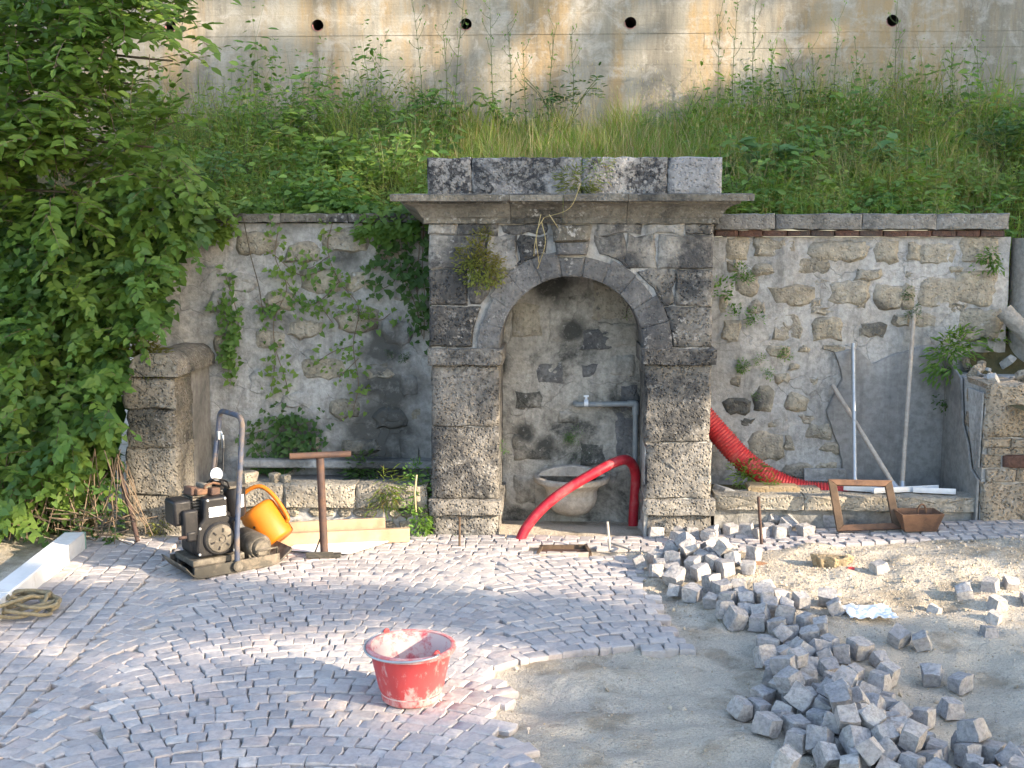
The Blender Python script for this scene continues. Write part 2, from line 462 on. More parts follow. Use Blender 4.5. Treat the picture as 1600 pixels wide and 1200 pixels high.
# ------------------------------------------------------------------ ground: one sheet, fine where the camera looks
DIPS = []
for px, py, r, h in ((1480, 1060, .30, -.05), (1560, 1120, .34, -.05), (1130, 1150, .10, .025), (1180, 1110, .10, -.02), (905, 1060, .16, .03),
                     (860, 1090, .12, -.02), (1010, 1080, .25, -.012), (1250, 860, .18, .03), (1010, 880, .12, .03), (1130, 905, .3, .02),
                     (1330, 905, .12, .015), (1500, 900, .3, .02), (1560, 870, .2, .02), (1480, 1000, .2, .02), (1300, 960, .2, .012), (1040, 935, .12, -.02),
                     (1180, 1000, .2, -.012), (930, 1150, .3, .012)):
    q = G(px, py, -0.03); DIPS.append((q.x, q.y, r, h))
fr = random.Random(12)
for _ in range(46):                                  # footprints and tool marks in the sand
    q = G(fr.uniform(820, 1600), fr.uniform(880, 1200), -.03); DIPS.append((q.x, q.y, fr.uniform(.04, .09), -fr.uniform(.008, .018))); DIPS.append((q.x + fr.uniform(-.1, .1), q.y - .08, fr.uniform(.04, .07), fr.uniform(.004, .010)))
def ground_z(x, y):
    base = lvl(x, y)
    if y > 6.2 or x < -3.2: pv = 1.0
    else:
        pv = 0.0
        for dx, dy in ((0, 0), (.03, 0), (-.03, 0), (0, .03), (0, -.03)):
            pv += 0.2 if paved(x + dx, y + dy) and not (x + dx > 0.12 and Y_BACK < y + dy < Y_BACK + .06) else 0.0
    loose = -0.036 + 0.032 * fbm(x * 2.3, y * 2.3, 1.0) + 0.034 * fbm(x * 5, y * 8, 5.0) + 0.011 * fbm(x * 19, y * 19, 2.0)
    loose += 0.03 * sstep(4.7, 5.7, y) * sstep(0.0, 0.5, x)
    for cx, cy, r, h in DIPS:
        d2 = ((x - cx) ** 2 + (y - cy) ** 2) / (r * r)
        if d2 < 6: loose += h * math.exp(-d2)
    return base + pv * (-0.019 + 0.005 * fbm(x * 30, y * 30)) + (1 - pv) * loose
def axis(lo, hi, step, far):
    a = list(np.arange(lo, hi + 1e-6, step)); d = step; x = hi
    while x < far: d *= 1.35; x += d; a.append(x)
    d = step; x = lo; b = []
    while x > -far: d *= 1.35; x -= d; b.append(x)
    return b[::-1] + a
gx = axis(-3.3, 3.0, 0.026, 300); gy = axis(2.8, 6.4, 0.026, 300)
gv = []; gf = []
for y in gy:
    for x in gx:
        if -3.4 < x < 3.2 and 2.6 < y < 6.6: z = ground_z(x, y)
        else: z = lvl(min(x, 3), min(y, 6.0)) - 0.03
        gv.append((x, y, z))
nx = len(gx)
for j in range(len(gy) - 1):
    for i in range(nx - 1): gf.append((j * nx + i, j * nx + i + 1, (j + 1) * nx + i + 1, (j + 1) * nx + i))
ground = link('ground', mesh_from('ground', gv, gf, M_SAND, smooth=True))
tag(ground, 'pale bedding sand and gravelly earth under the unfinished paving', kind='structure')

# gravel lying on the sand
gm = MB(); rg = random.Random(5)
ico = [(0, 0, 1), (.9, 0, .3), (.28, .85, .3), (-.72, .53, .3), (-.72, -.53, .3), (.28, -.85, .3), (0, 0, -.6)]
icf = [(0, 1, 2), (0, 2, 3), (0, 3, 4), (0, 4, 5), (0, 5, 1), (6, 2, 1), (6, 3, 2), (6, 4, 3), (6, 5, 4), (6, 1, 5)]
cnt = 0
while cnt < 7000:
    x, y = rg.uniform(-0.5, 2.9), rg.uniform(3.2, 6.1)
    if paved(x, y) and not (x > .12 and y < Y_BACK + .06): continue
    dens = 0.12 + 0.88 * sstep(4.7, 5.4, y)
    if rg.random() > dens * (0.35 + 0.9 * max(0, fbm(x * 3, y * 3, 9) + .4)): continue
    r = rg.uniform(.0025, .0065) if rg.random() < .965 else rg.uniform(.007, .014)
    z = ground_z(x, y); q = Euler((rg.uniform(0, 6), rg.uniform(0, 6), rg.uniform(0, 6))).to_matrix()
    sx, sy, sz = rg.uniform(.7, 1.3), rg.uniform(.7, 1.3), rg.uniform(.5, .9)
    gm.add([q @ Vector((a * r * sx, b_ * r * sy, c * r * sz)) + Vector((x, y, z + r * .25)) for a, b_, c in ico], icf)
    cnt += 1
tag(gm.build('gravel', M_PEB, None, recalc=False), 'loose gravel and small pebbles scattered over the sand', 'gravel', kind='stuff')
# ------------------------------------------------------------------ masonry
M_MORTAR = stone_mat('lime_mortar', (0.53, 0.53, 0.525), (0.37, 0.365, 0.355), (0.085, 0.085, 0.08), stain=(0.56, 0.72), lichen=0.0, pock=0.15, scale=0.8, bstr=0.8, cracks=0.2,
                     blobs=[(-1.15, 6.9, .50, .36), (-1.05, 6.9, 1.0, .22), (-1.6, 6.9, .38, .22), (-1.15, 6.9, .3, .36), (-1.05, 6.9, .75, .25), (.72, 6.9, .35, .24), (.68, 6.9, .95, .15), (.72, 6.9, 1.3, .13), (-2.2, 6.9, .35, .22), (-1.3, 6.9, 1.55, .14)])
M_STONE = stone_mat('limestone_rubble', (0.46, 0.42, 0.34), (0.34, 0.31, 0.26), (0.09, 0.088, 0.08), stain=(0.54, 0.70), lichen=0.1, pock=0.6, warm=(0.47, 0.40, 0.28),
                    blobs=[(-1.15, 6.88, .50, .36), (-1.05, 6.88, 1.0, .22), (-1.15, 6.88, .3, .36), (.72, 6.88, .35, .26), (.70, 6.88, .95, .2), (.72, 6.88, 1.3, .16), (1.05, 6.88, .62, .25), (-2.2, 6.88, .35, .22)])
M_ASHLAR = stone_mat('portal_limestone', (0.37, 0.345, 0.31), (0.24, 0.228, 0.21), (0.052, 0.053, 0.055), stain=(0.42, 0.56), lichen=0.3, pock=1.0, bstr=1.0, bdist=0.018, rvar=0.7,
                     blobs=[(-.2, 6.25, 1.5, .26), (-.55, 6.25, 1.38, .22), (.15, 6.25, 1.38, .2), (-.85, 6.25, .35, .14), (.45, 6.25, .35, .14), (.45, 6.25, 1.2, .2), (-.9, 6.25, 1.2, .22), (-.88, 6.25, .85, .2), (.44, 6.25, .85, .18), (-.95, 6.25, .6, .1)])
M_SPAND = stone_mat('patched_spandrel_stone', (0.46, 0.445, 0.42), (0.31, 0.30, 0.28), (0.06, 0.06, 0.062), stain=(0.45, 0.56), lichen=0.15, pock=0.5, bstr=1.0, blobs=[(-.55, 6.25, 1.45, .2), (.15, 6.25, 1.45, .18), (-.2, 6.25, 1.62, .14), (.35, 6.25, 1.5, .12)])
M_CAP = stone_mat('lichened_capstone', (0.44, 0.435, 0.44), (0.31, 0.31, 0.32), (0.035, 0.036, 0.04), stain=(0.45, 0.53), lichen=0.75, pock=0.8, bstr=1.0)
M_CORNICE = stone_mat('cornice_stone', (0.31, 0.285, 0.24), (0.21, 0.195, 0.165), (0.045, 0.045, 0.043), stain=(0.40, 0.58), lichen=0.25, pock=0.5)
M_ARCHK = stone_mat('dark_arch_stone', (0.24, 0.237, 0.235), (0.17, 0.168, 0.168), (0.055, 0.056, 0.06), stain=(0.42, 0.64), lichen=0.15, pock=0.6, rvar=0.25)
M_NICHE = stone_mat('niche_plaster', (0.52, 0.495, 0.45), (0.36, 0.34, 0.30), (0.06, 0.06, 0.055), stain=(0.47, 0.58), lichen=0.05, pock=0.25, bstr=0.9, cracks=0.3,
                    blobs=[(.05, 6.7, 1.1, .12), (-.45, 6.7, 1.2, .14), (-.4, 6.7, .92, .12), (-.05, 6.7, 1.4, .2), (-.22, 6.7, .5, .10), (-.1, 6.7, .42, .1), (-.5, 6.7, .42, .06)])
M_PLASTER = stone_mat('smooth_cement_render', (0.34, 0.335, 0.325), (0.27, 0.265, 0.26), (0.10, 0.10, 0.10), stain=(0.58, 0.75), pock=0.05, scale=0.6, bstr=0.35)
M_TROUGH = stone_mat('trough_stone', (0.48, 0.44, 0.37), (0.36, 0.33, 0.28), (0.12, 0.115, 0.10), stain=(0.55, 0.72), lichen=0.2, pock=0.8, bstr=1.0)
M_ROUGHP = stone_mat('rough_pier_stone', (0.40, 0.365, 0.305), (0.29, 0.265, 0.225), (0.075, 0.073, 0.066), stain=(0.47, 0.64), lichen=0.15, pock=1.0, bstr=1.0, bdist=0.018)
M_TUFFP = stone_mat('tuff_pier_stone', (0.46, 0.40, 0.32), (0.36, 0.31, 0.25), (0.14, 0.125, 0.10), stain=(0.60, 0.76), lichen=0.1, pock=1.0, bstr=1.0, bdist=0.018)  # paler, warmer and less stained than the other pier stone
M_COPING = stone_mat('wall_coping_stone', (0.34, 0.325, 0.30), (0.25, 0.24, 0.22), (0.06, 0.06, 0.058), stain=(0.50, 0.68), lichen=0.2, pock=0.5, rvar=0.3)
M_BRICK = stone_mat('weathered_brick', (0.17, 0.095, 0.075), (0.12, 0.07, 0.058), (0.07, 0.06, 0.055), stain=(0.5, 0.66), pock=0.3)

def arc_resample(poly, step):
    out = []
    for i in range(len(poly)):
        a, b = Vector(poly[i]), Vector(poly[(i + 1) % len(poly)])
        n = max(1, int(round((b - a).length / step)))
        for k in range(n): out.append(a.lerp(b, k / n))
    return out
def poly_stone(name, poly, yf, depth, mat, parent, rg, rough=0.006, bev=0.012, step=0.05, wob=0.004, plane='xz', smooth=True, bulge=0.0):
    """a block of masonry from its outline in the wall plane (x, z): uneven edges, worn arrises, dressed face"""
    pts = arc_resample([Vector(q) for q in poly], step)
    pts = [q + Vector((rg.uniform(-wob, wob), rg.uniform(-wob, wob))) for q in pts]
    c = sum(pts, Vector((0, 0))) / len(pts); n = len(pts)
    ar = sum((q - c).length for q in pts) / n
    s1 = max(0.5, 1 - bev / ar)
    vs = []
    for s, y, j in ((1.0, yf + depth, 0), (1.0, yf + bev, 1), (s1, yf, 1), (s1 * 0.66, yf - bulge * .7, 1), (s1 * 0.33, yf - bulge, 1)):
        for q in pts:
            r = c + (q - c) * s
            dy = (fbm(r.x * 9, r.y * 9, yf * 3 + rg.random() * .05) * rough * 2.2 + rg.uniform(-rough, rough) * .6) if j else 0
            vs.append(Vector((r.x, y + dy, r.y)))
    vs.append(Vector((c.x, yf - bulge, c.y)))
    fs = [tuple(range(n))]
    for i in range(4):
        for k in range(n): fs.append((i * n + k, (i + 1) * n + k, (i + 1) * n + (k + 1) % n, i * n + (k + 1) % n))
    for k in range(n): fs.append((4 * n + k, 5 * n, 4 * n + (k + 1) % n))
    m = MB(); m.v, m.f = vs, fs
    return m.build(name, mat, parent, smooth=smooth, sharp=50, recalc=True)
def rect(x0, z0, x1, z1): return [(x0, z0), (x1, z0), (x1, z1), (x0, z1)]
def pxpoly(pts, Y):
    return [(lambda p: (p.x, p.z))(P(a, b, Y)) for a, b in pts]
def pxrect(x0, y0, x1, y1, Y):
    a, b = P(x0, y1, Y), P(x1, y0, Y)
    return rect(a.x, a.z, b.x, b.z)
def rough_face(name, x0, x1, z0, z1, yf, yb, mat, parent, step=0.04, amp=0.012, freq=5.0, seed=0.0, extra=None):
    """a mass of wall with an uneven front face"""
    nx = max(2, int((x1 - x0) / step)); nz = max(2, int((z1 - z0) / step))
    m = MB(); vs = []
    for j in range(nz + 1):
        for i in range(nx + 1):
            x, z = x0 + (x1 - x0) * i / nx, z0 + (z1 - z0) * j / nz
            y = yf + amp * (fbm(x * freq, z * freq, seed, 5) * 1.6)
            if extra: y += extra(x, z)
            vs.append((x, y, z))
    fs = [(j * (nx + 1) + i, j * (nx + 1) + i + 1, (j + 1) * (nx + 1) + i + 1, (j + 1) * (nx + 1) + i) for j in range(nz) for i in range(nx)]
    m.add(vs, fs)
    k = nx + 1; b = len(m.v)
    m.v += [Vector((x0, yb, z0)), Vector((x1, yb, z0)), Vector((x1, yb, z1)), Vector((x0, yb, z1))]
    bot = list(range(0, k)); top = [nz * k + i for i in range(k)]; lef = [j * k for j in range(nz + 1)]; rig = [j * k + nx for j in range(nz + 1)]
    m.f += [tuple(bot[::-1]) + (b, b + 1), tuple(top) + (b + 2, b + 3), tuple(lef) + (b + 3, b), tuple(rig[::-1]) + (b + 1, b + 2), (b, b + 3, b + 2, b + 1)]
    return m.build(name, mat, parent, smooth=True, sharp=50)

YF, YW, YN = 6.25, 6.90, 6.70            # fronts of portal and piers, face of the walls, back of the niche
rg = random.Random(3)

# ---- portal
portal = thing('fountain_portal', 'weathered stone fountain portal with round-arched niche, cornice and lichened parapet', 'portal', (P(893, 838, YF).x, YF, 0))
cx = P(893, 545, YF).x; spring = P(893, 545, YF).z
sc = (P(1005, 545, YF).x - P(780, 545, YF).x) / 225.0
RI, RO = 113 * sc, 150 * sc
xl, xr = P(669, 450, YF).x, P(1115, 450, YF).x
jl, jr = cx - RI, cx + RI
ztop = P(893, 346, YF).z
# mortar core behind the blocks
m = MB()
def extr(poly, y0, y1):
    n = len(poly)
    m.add([(x, y0, z) for x, z in poly] + [(x, y1, z) for x, z in poly], [tuple(range(n))[::-1], tuple(range(n, 2 * n))] + [(k, (k + 1) % n, n + (k + 1) % n, n + k) for k in range(n)])
e = 0.014
extr(rect(xl + e, -0.1, jl - e, spring), YF + .016, 7.0)
extr(rect(jr + e, -0.1, xr - e, spring), YF + .016, 7.0)
N = 20
arc = [(cx + (RI + e) * math.cos(math.pi * k / N), spring + (RI + e) * math.sin(math.pi * k / N)) for k in range(N + 1)]
for k in range(N):
    a, b = arc[k], arc[k + 1]
    extr([a, (a[0], ztop), (b[0], ztop), b] if abs(a[0] - b[0]) > 1e-5 else [a, b, b, a], YF + .016, 7.0)
extr(rect(jr + e, spring, xr - e, ztop), YF + .0165, 6.99); extr(rect(xl + e, spring, jl - e, ztop), YF + .0165, 6.99)
m.build('mortar_core', M_MORTAR, portal)
def blk(poly, dy=0.0, depth=0.55, mat=M_ASHLAR, name='block', **k):
    return poly_stone(name, poly, YF - dy, depth, mat, portal, rg, **k)
def row(px0, px1, y0, y1): return pxrect(px0, y0, px1, y1, YF)
# piers
for side in (0, 1):
    a, b = ((674, 779), (1007, 1112))[side]
    blk(row(a + 4, b - 1, 806, 848), 0.0, name='pier_base', rough=.012)
    blk(row(a - 3, b + 6, 781, 804), 0.035, name='plinth', rough=.008, bev=.016)
    blk(row(a, b, 668 + 25 * side, 780), 0.0, name='pier_block', rough=.011, bev=.014)
    blk(row(a, b, 571, 667 + 25 * side), 0.0, name='pier_block', rough=.009, bev=.014)
    blk(row(a - 5, b + 7, 545, 570), 0.03, name='impost', rough=.005, bev=.012)
# voussoirs and keystone
nv = 11
for k in range(nv):
    if k == 5: continue
    a0, a1 = math.pi * k / nv + .0015, math.pi * (k + 1) / nv - .0015
    ro = RO * (1 + rg.uniform(-.06, .06))
    pts = [(cx + ro * math.cos(t), spring + ro * math.sin(t)) for t in (a0, (a0 + a1) / 2, a1)] + [(cx + RI * math.cos(t), spring + RI * math.sin(t)) for t in (a1, (a0 + a1) / 2, a0)]
    blk(pts, 0.001, 0.46, M_ARCHK, 'voussoir', rough=.002, bev=.0025, wob=.0015)
a0, a1 = math.pi * 5 / nv + .012, math.pi * 6 / nv - .012
blk([(cx + RI * math.cos(t), spring + RI * math.sin(t)) for t in (a1, (a0 + a1) / 2, a0)] + pxpoly([(914, 402), (872, 402)], YF), 0.0, .46, M_ARCHK, 'keystone_foot', bev=.006, rough=.003)
blk(pxpoly([(870, 398), (917, 398), (921, 378), (866, 378)], YF), 0.03, .3, M_ARCHK, 'keystone', rough=.004)
blk(pxpoly([(865, 377), (922, 377), (926, 351), (860, 351)], YF), 0.045, .3, M_CORNICE, 'keystone', rough=.004)
# spandrels: courses of blocks cut to the arch
def spandrel(side):
    for y0, y1, cuts in ((349, 366, (.0, .25, .6, 1.)), (367, 420, (.0, .48, .75, 1.)), (421, 478, (.0, .62, 1.)), (479, 543, (.0, 1.))):
        z1, z0 = P(893, y0, YF).z, P(893, y1, YF).z
        def xin(z):
            h = max(0.0, z - spring)
            lim = math.sqrt(max(0.0, (RO * 1.035) ** 2 - h * h)) if h < RO * 1.035 else 0.0
            lim = max(lim, (35 + .1 * (400 - min(400, 398))) * sc)
            return cx + lim if side else cx - lim
        xo = (xr if side else xl)
        for i in range(len(cuts) - 1):
            L, top = [], []
            zz = [z0 + (z1 - z0) * t / 4 for t in range(5)]
            def at(f, z, f_=None): return xo + (xin(z) - xo) * f
            g = 0.004
            A = [(at(cuts[i], z), z) for z in zz]; B = [(at(cuts[i + 1], z), z) for z in zz]
            if cuts[i] > 0:
                xm = A[2][0]; A = [(min(xm, q[0]) if side else max(xm, q[0]), q[1]) for q in [(xm, z0), (xm, z1)]]
            else: A = [A[0], A[-1]]
            if cuts[i + 1] < 1:
                xm = B[2][0]; B = [(xm, z0), (xm, z1)]
            sg = -1 if side else 1
            A = [(x + sg * g, z) for x, z in A]; B = [(x - sg * g, z) for x, z in B]
            poly = A + B[::-1]
            if abs(poly[0][0] - poly[-1][0]) < .02: continue
            blk(poly, rg.uniform(-.004, .004), .5, rg.choice((M_ASHLAR, M_SPAND, M_SPAND)) if y0 < 421 or i else M_ASHLAR, 'block', rough=.006, bev=.012, wob=.014 if i else .004)
spandrel(0); spandrel(1)
# cornice: moulded profile run round three sides, in five lengths
prof = [(0.0, 349), (0.018, 349), (0.018, 341), (0.03, 339), (0.036, 335), (0.045, 331), (0.058, 326), (0.082, 321.5), (0.115, 319), (0.118, 316), (0.175, 315.5), (0.178, 306), (0.165, 304)]
zc = [P(893, y, YF).z for _, y in prof]
cuts = [xl - 0.0, cx - .33, cx - .05, cx + .29, xr]
for i in range(4):
    a, b = cuts[i] + (0.0015 if i else 0), cuts[i + 1] - (0.0015 if i < 3 else 0)
    m = MB(); n = len(prof); st = max(3, int((b - a) / .06)); vs = []; fs = []
    for s in range(st + 1):
        for k, (pj, _) in enumerate(prof):
            t = s / st
            x = (a - (pj if i == 0 else 0)) * (1 - t) + (b + (pj if i == 3 else 0)) * t
            j = fbm(x * 8, k * .8, 2.2) * .007 + (rg.uniform(-.004, .004) if k in (10, 11, 12) else 0)
            vs.append((x, YF - pj + j, zc[k] + fbm(x * 6, k, 8) * .003))
    for s in range(st):
        for k in range(n - 1): fs.append((s * n + k, (s + 1) * n + k, (s + 1) * n + k + 1, s * n + k + 1))
    b0 = len(vs)                                      # back edge: closes top, bottom and ends
    for s in range(st + 1):
        x = vs[s * n + 9][0]
        vs += [(x, 6.98, zc[0]), (x, 6.98, zc[-1] + .012)]
    for s in range(st):
        fs.append((s * n + n - 1, (s + 1) * n + n - 1, b0 + 2 * s + 3, b0 + 2 * s + 1)); fs.append((s * n, b0 + 2 * s, b0 + 2 * s + 2, (s + 1) * n))
    fs.append(tuple(range(n)) + (b0 + 1, b0)); fs.append(tuple(st * n + k for k in range(n))[::-1] + (b0 + 2 * st, b0 + 2 * st + 1))
    m.add(vs, fs); m.build('cornice', M_CORNICE, portal, smooth=True, sharp=40)
# parapet blocks
xs = [P(x, 270, YF).x for x in (667, 737, 909, 1043, 1128)]
for i in range(4):
    poly_stone('parapet_block', rect(xs[i] + .002, P(893, 306, YF).z, xs[i + 1] - .002, P(893, 246, YF).z), YF - .01, .36, M_CAP, portal, rg, rough=.005, bev=.01, step=.035)
# niche: back wall, side reveals are the pier blocks; stones showing through the plaster
nb = rough_face('niche_back', jl - .12, jr + .12, -.1, spring + RI + .1, YN, YN + .2, M_NICHE, portal, step=.03, amp=.02, freq=6, seed=4.0)
for (a, b, c, d, mt) in ((905, 515, 960, 548, M_ARCHK), (800, 470, 850, 525, M_STONE), (855, 480, 905, 535, M_NICHE), (835, 565, 880, 600, M_ARCHK), (950, 555, 992, 590, M_NICHE), (905, 565, 935, 592, M_ARCHK),
                         (965, 600, 1000, 650, M_ARCHK), (800, 610, 850, 640, M_NICHE), (925, 440, 985, 500, M_STONE), (800, 680, 860, 720, M_NICHE), (870, 640, 905, 665, M_NICHE), (960, 640, 1000, 720, M_ARCHK), (905, 690, 950, 730, M_NICHE), (800, 740, 840, 790, M_NICHE), (930, 505, 1000, 545, M_NICHE)):
    poly = pxrect(a, b, c, d, YN - .01)
    poly = [(x + rg.uniform(-.015, .015), z + rg.uniform(-.012, .012)) for x, z in poly]
    poly_stone('stone', poly, YN - .006, .06, mt, portal, rg, rough=.006, bev=.02, wob=.009, step=.04, bulge=.006)

# ---- rubble walls left and right of the portal
def stone_at(px, py, w, h, Y, parent, mat, proud=.012, rough=.009, name='stone'):
    c = P(px, py, Y); k = Y / FPX
    w *= k * 1.18; h *= k * 1.2
    n = rg.randint(8, 11); pts = []
    for i in range(n):
        t = 2 * math.pi * i / n + rg.uniform(-.12, .12)
        ct, st = math.cos(t), math.sin(t)
        ex = 0.5
        x = math.copysign(abs(ct) ** ex, ct) * w / 2 * rg.uniform(.84, 1.06); z = math.copysign(abs(st) ** ex, st) * h / 2 * rg.uniform(.84, 1.06)
        pts.append((c.x + x, c.z + z))
    return poly_stone(name, pts, Y - proud, .10, mat, parent, rg, rough=rough, bev=.022, wob=.013, step=.045, bulge=rg.uniform(-.004, .008))
right = thing('rubble_wall', 'grey rubble stone wall with poles leaning on it, right of the portal', 'stone wall', (P(1340, 838, YW).x, YW, 0))
def plaster_dent(x, z): return 0.0
rough_face('mortar', P(1118, 600, YW).x - .3, P(1567, 600, YW).x, -.1, P(1340, 370, YW).z, YW, YW + .3, M_MORTAR, right, step=.035, amp=.026, freq=5.0, seed=1.0)
RST = [(1205, 388, 52, 30), (1150, 385, 40, 40), (1270, 415, 60, 28), (1310, 392, 85, 26), (1385, 392, 42, 34), (1465, 396, 55, 34), (1530, 390, 60, 40), (1240, 460, 70, 28), (1325, 458, 58, 34), (1390, 465, 44, 38), (1470, 458, 68, 46),
       (1165, 445, 40, 30), (1145, 415, 20, 20), (1230, 510, 46, 44), (1293, 514, 50, 34), (1362, 516, 44, 22), (1525, 450, 62, 54), (1528, 508, 66, 48), (1445, 500, 40, 20), (1275, 473, 20, 14), (1355, 430, 40, 16), (1420, 430, 30, 16),
       (1195, 625, 34, 40), (1245, 630, 36, 30), (1150, 636, 40, 22), (1195, 695, 56, 44), (1232, 690, 20, 30), (1280, 675, 46, 26), (1165, 560, 44, 26), (1215, 548, 40, 18), (1145, 520, 26, 34), (1150, 595, 26, 20), (1270, 595, 16, 14), (1300, 700, 40, 22), (1250, 735, 50, 20), (1346, 395, 26, 20), (1428, 392, 24, 30), (1420, 462, 22, 40), (1283, 440, 24, 14), (1290, 485, 46, 12), (1410, 500, 26, 20), (1255, 545, 24, 16), (1300, 545, 40, 12), (1220, 590, 26, 14), (1240, 575, 20, 12), (1215, 660, 36, 14), (1260, 655, 26, 16), (1290, 730, 36, 16), (1345, 735, 30, 26), (1170, 660, 26, 14), (1345, 475, 16, 20), (1195, 420, 36, 18), (1235, 385, 18, 24), (1165, 735, 36, 20), (1495, 420, 30, 14), (1495, 480, 30, 14), (1130, 470, 14, 40), (1185, 480, 30, 22), (1140, 690, 26, 36)]
for q in RST: stone_at(*q, YW, right, M_STONE, proud=rg.uniform(.004, .016))
pl = pxpoly([(1302, 550), (1340, 545), (1362, 568), (1400, 552), (1440, 540), (1478, 540), (1478, 800), (1310, 800), (1315, 720), (1290, 640), (1315, 590)], YW)
poly_stone('cement_render', pl, YW - .022, .06, M_PLASTER, right, rg, rough=.002, bev=.008, wob=.006, step=.05)
xs = [P(x, 345, YW).x for x in (1116, 1210, 1345, 1460, 1573)]
for i in range(4):
    poly_stone('coping_stone', rect(xs[i] + .002, P(1340, 359, YW).z, xs[i + 1] - .002, P(1340, 334, YW).z), YW - .055, .36, M_COPING, right, rg, rough=.004, bev=.014, step=.04)
nbk = 12; xa, xb = P(1116, 360, YW).x, P(1568, 360, YW).x
for i in range(nbk):
    poly_stone('brick', rect(xa + (xb - xa) * i / nbk + .003, P(1340, 369.5, YW).z, xa + (xb - xa) * (i + 1) / nbk - .003, P(1340, 360, YW).z), YW - .03, .12, M_BRICK, right, rg, rough=.002, bev=.004, step=.08, wob=.002)

left = thing('rubble_wall', 'grey mortared rubble wall overgrown with creepers, left of the portal', 'stone wall', (P(500, 838, YW).x, YW, 0))
rough_face('mortar', P(215, 600, YW).x, P(675, 600, YW).x + .25, -.1, P(500, 349, YW).z, YW, YW + .3, M_MORTAR, left, step=.035, amp=.028, freq=5.0, seed=7.0)
LST = [(400, 380, 60, 34), (470, 395, 50, 28), (540, 375, 70, 34), (610, 385, 50, 40), (380, 440, 46, 34), (440, 470, 44, 26), (500, 440, 60, 40), (570, 440, 50, 30), (635, 445, 40, 46), (350, 470, 40, 40), (560, 500, 62, 34), (480, 515, 50, 26),
       (620, 520, 46, 40), (420, 530, 46, 32), (500, 575, 70, 36), (590, 580, 46, 26), (640, 600, 34, 40), (410, 600, 40, 40), (465, 625, 50, 26), (540, 640, 46, 26), (610, 655, 50, 30), (640, 700, 34, 40), (560, 700, 60, 26), (590, 735, 60, 22), (480, 690, 40, 24), (430, 740, 60, 20), (350, 540, 30, 40), (395, 670, 34, 28), (650, 650, 20, 30)]
for q in LST: stone_at(*q, YW, left, M_STONE if rg.random() < .55 else M_MORTAR, proud=rg.uniform(.008, .024))
xs = [P(x, 345, YW).x for x in (330, 440, 545, 666)]
for i in range(3):
    poly_stone('coping_stone', rect(xs[i] + .002, P(500, 348, YW).z, xs[i + 1] - .002, P(500, 334, YW).z), YW - .05, .36, M_CORNICE, left, rg, rough=.004, bev=.012, step=.04)

# ---- short return walls that close the troughs
lp = thing('return_wall', 'rough stone return wall with rounded coping behind the plate compactor', 'stone wall', (P(235, 838, YF).x, YF, 0))
x0, x1 = P(196, 700, YF).x, P(276, 700, YF).x
ys = [(590, 640), (641, 700), (701, 775), (776, 850)]
for i, (a, b) in enumerate(ys):
    poly_stone('block', rect(x0 + rg.uniform(-.02, .02), P(235, b, YF).z + .001, x1, P(235, a, YF).z - .001), YF - rg.uniform(-.004, .006), .30, M_ROUGHP, lp, rg, rough=.014, bev=.015, wob=.008, step=.045)
m = MB(); m.box(((x0 + x1) / 2, (YF + .302 + YW) / 2, P(235, 590, YF).z / 2 - .05), (x1 - x0 - .006, YW - YF - .31, P(235, 590, YF).z + .1))
m.build('mortar', M_PLASTER, lp)
rough = [(YF - .03, YF + .2), (YF + .203, YF + .43), (YF + .433, YW + .02)]
zt = P(235, 588, YF).z
for i, (ya, yb) in enumerate(rough):
    d = (x1 - x0)
    pts = []
    m = MB(); secs = 5; n = 9
    for s in range(secs + 1):
        y = ya + (yb - ya) * s / secs
        for k in range(n):
            t = k / (n - 1)
            x = x0 + .05 + (d - .02) * t; arch = (1 - (2 * t - 1) ** 4)
            pts.append((x + fbm(y * 9, k, 4) * .01, y, zt + .055 + .075 * arch + fbm(x * 12, y * 12, 6) * .014 + .02 * s / secs * 0))
        for k in range(n):
            t = k / (n - 1); pts.append((x0 + .05 + (d - .02) * (1 - t), y, zt + .001))
    q = 2 * n
    fs = [(s * q + k, s * q + (k + 1) % q, (s + 1) * q + (k + 1) % q, (s + 1) * q + k) for s in range(secs) for k in range(q)] + [tuple(range(q)), tuple(secs * q + k for k in range(q))[::-1]]
    m.add(pts, fs); m.build('coping_stone', M_ROUGHP, lp, smooth=True, sharp=50)

rp = thing('return_wall', 'sunlit tuff and brick return wall at the right edge of the picture', 'stone wall', (P(1600, 838, YF).x, YF, 0))
x0, x1 = P(1537, 700, YF).x, P(1800, 700, YF).x
bz = lambda py: P(1600, py, YF).z
for a, b, xs_, mt in ((600, 685, (1537, 1690, 1800), M_TUFFP), (755, 840, (1537, 1640, 1800), M_TUFFP)):
    for i in range(len(xs_) - 1):
        poly_stone('block', rect(P(xs_[i], 700, YF).x + .002, bz(b), P(xs_[i + 1], 700, YF).x - .002, bz(a)), YF, .30, mt, rp, rg, rough=.013, bev=.016, wob=.008, step=.045)
for k, (a, b) in enumerate(((686, 699), (700, 711), (712, 732), (733, 754))):
    x = 1537 + (k % 2) * 6
    while x < 1800:
        w = rg.uniform(26, 62)
        poly_stone('brick', rect(P(x, 700, YF).x + .003, bz(b) + .002, P(min(x + w, 1800), 700, YF).x - .003, bz(a) - .002), YF + rg.uniform(-.006, .012), .25, M_TUFFP if rg.random() < .8 else M_BRICK, rp, rg, rough=.006, bev=.008, wob=.005, step=.05)
        x += w
m = MB(); m.box(((x0 + x1) / 2 + .005, (YF + .02 + YW) / 2, bz(603) / 2 - .05), (x1 - x0 + .004, YW - YF - .02, bz(603) + .1)); m.build('mortar', M_MORTAR, rp)
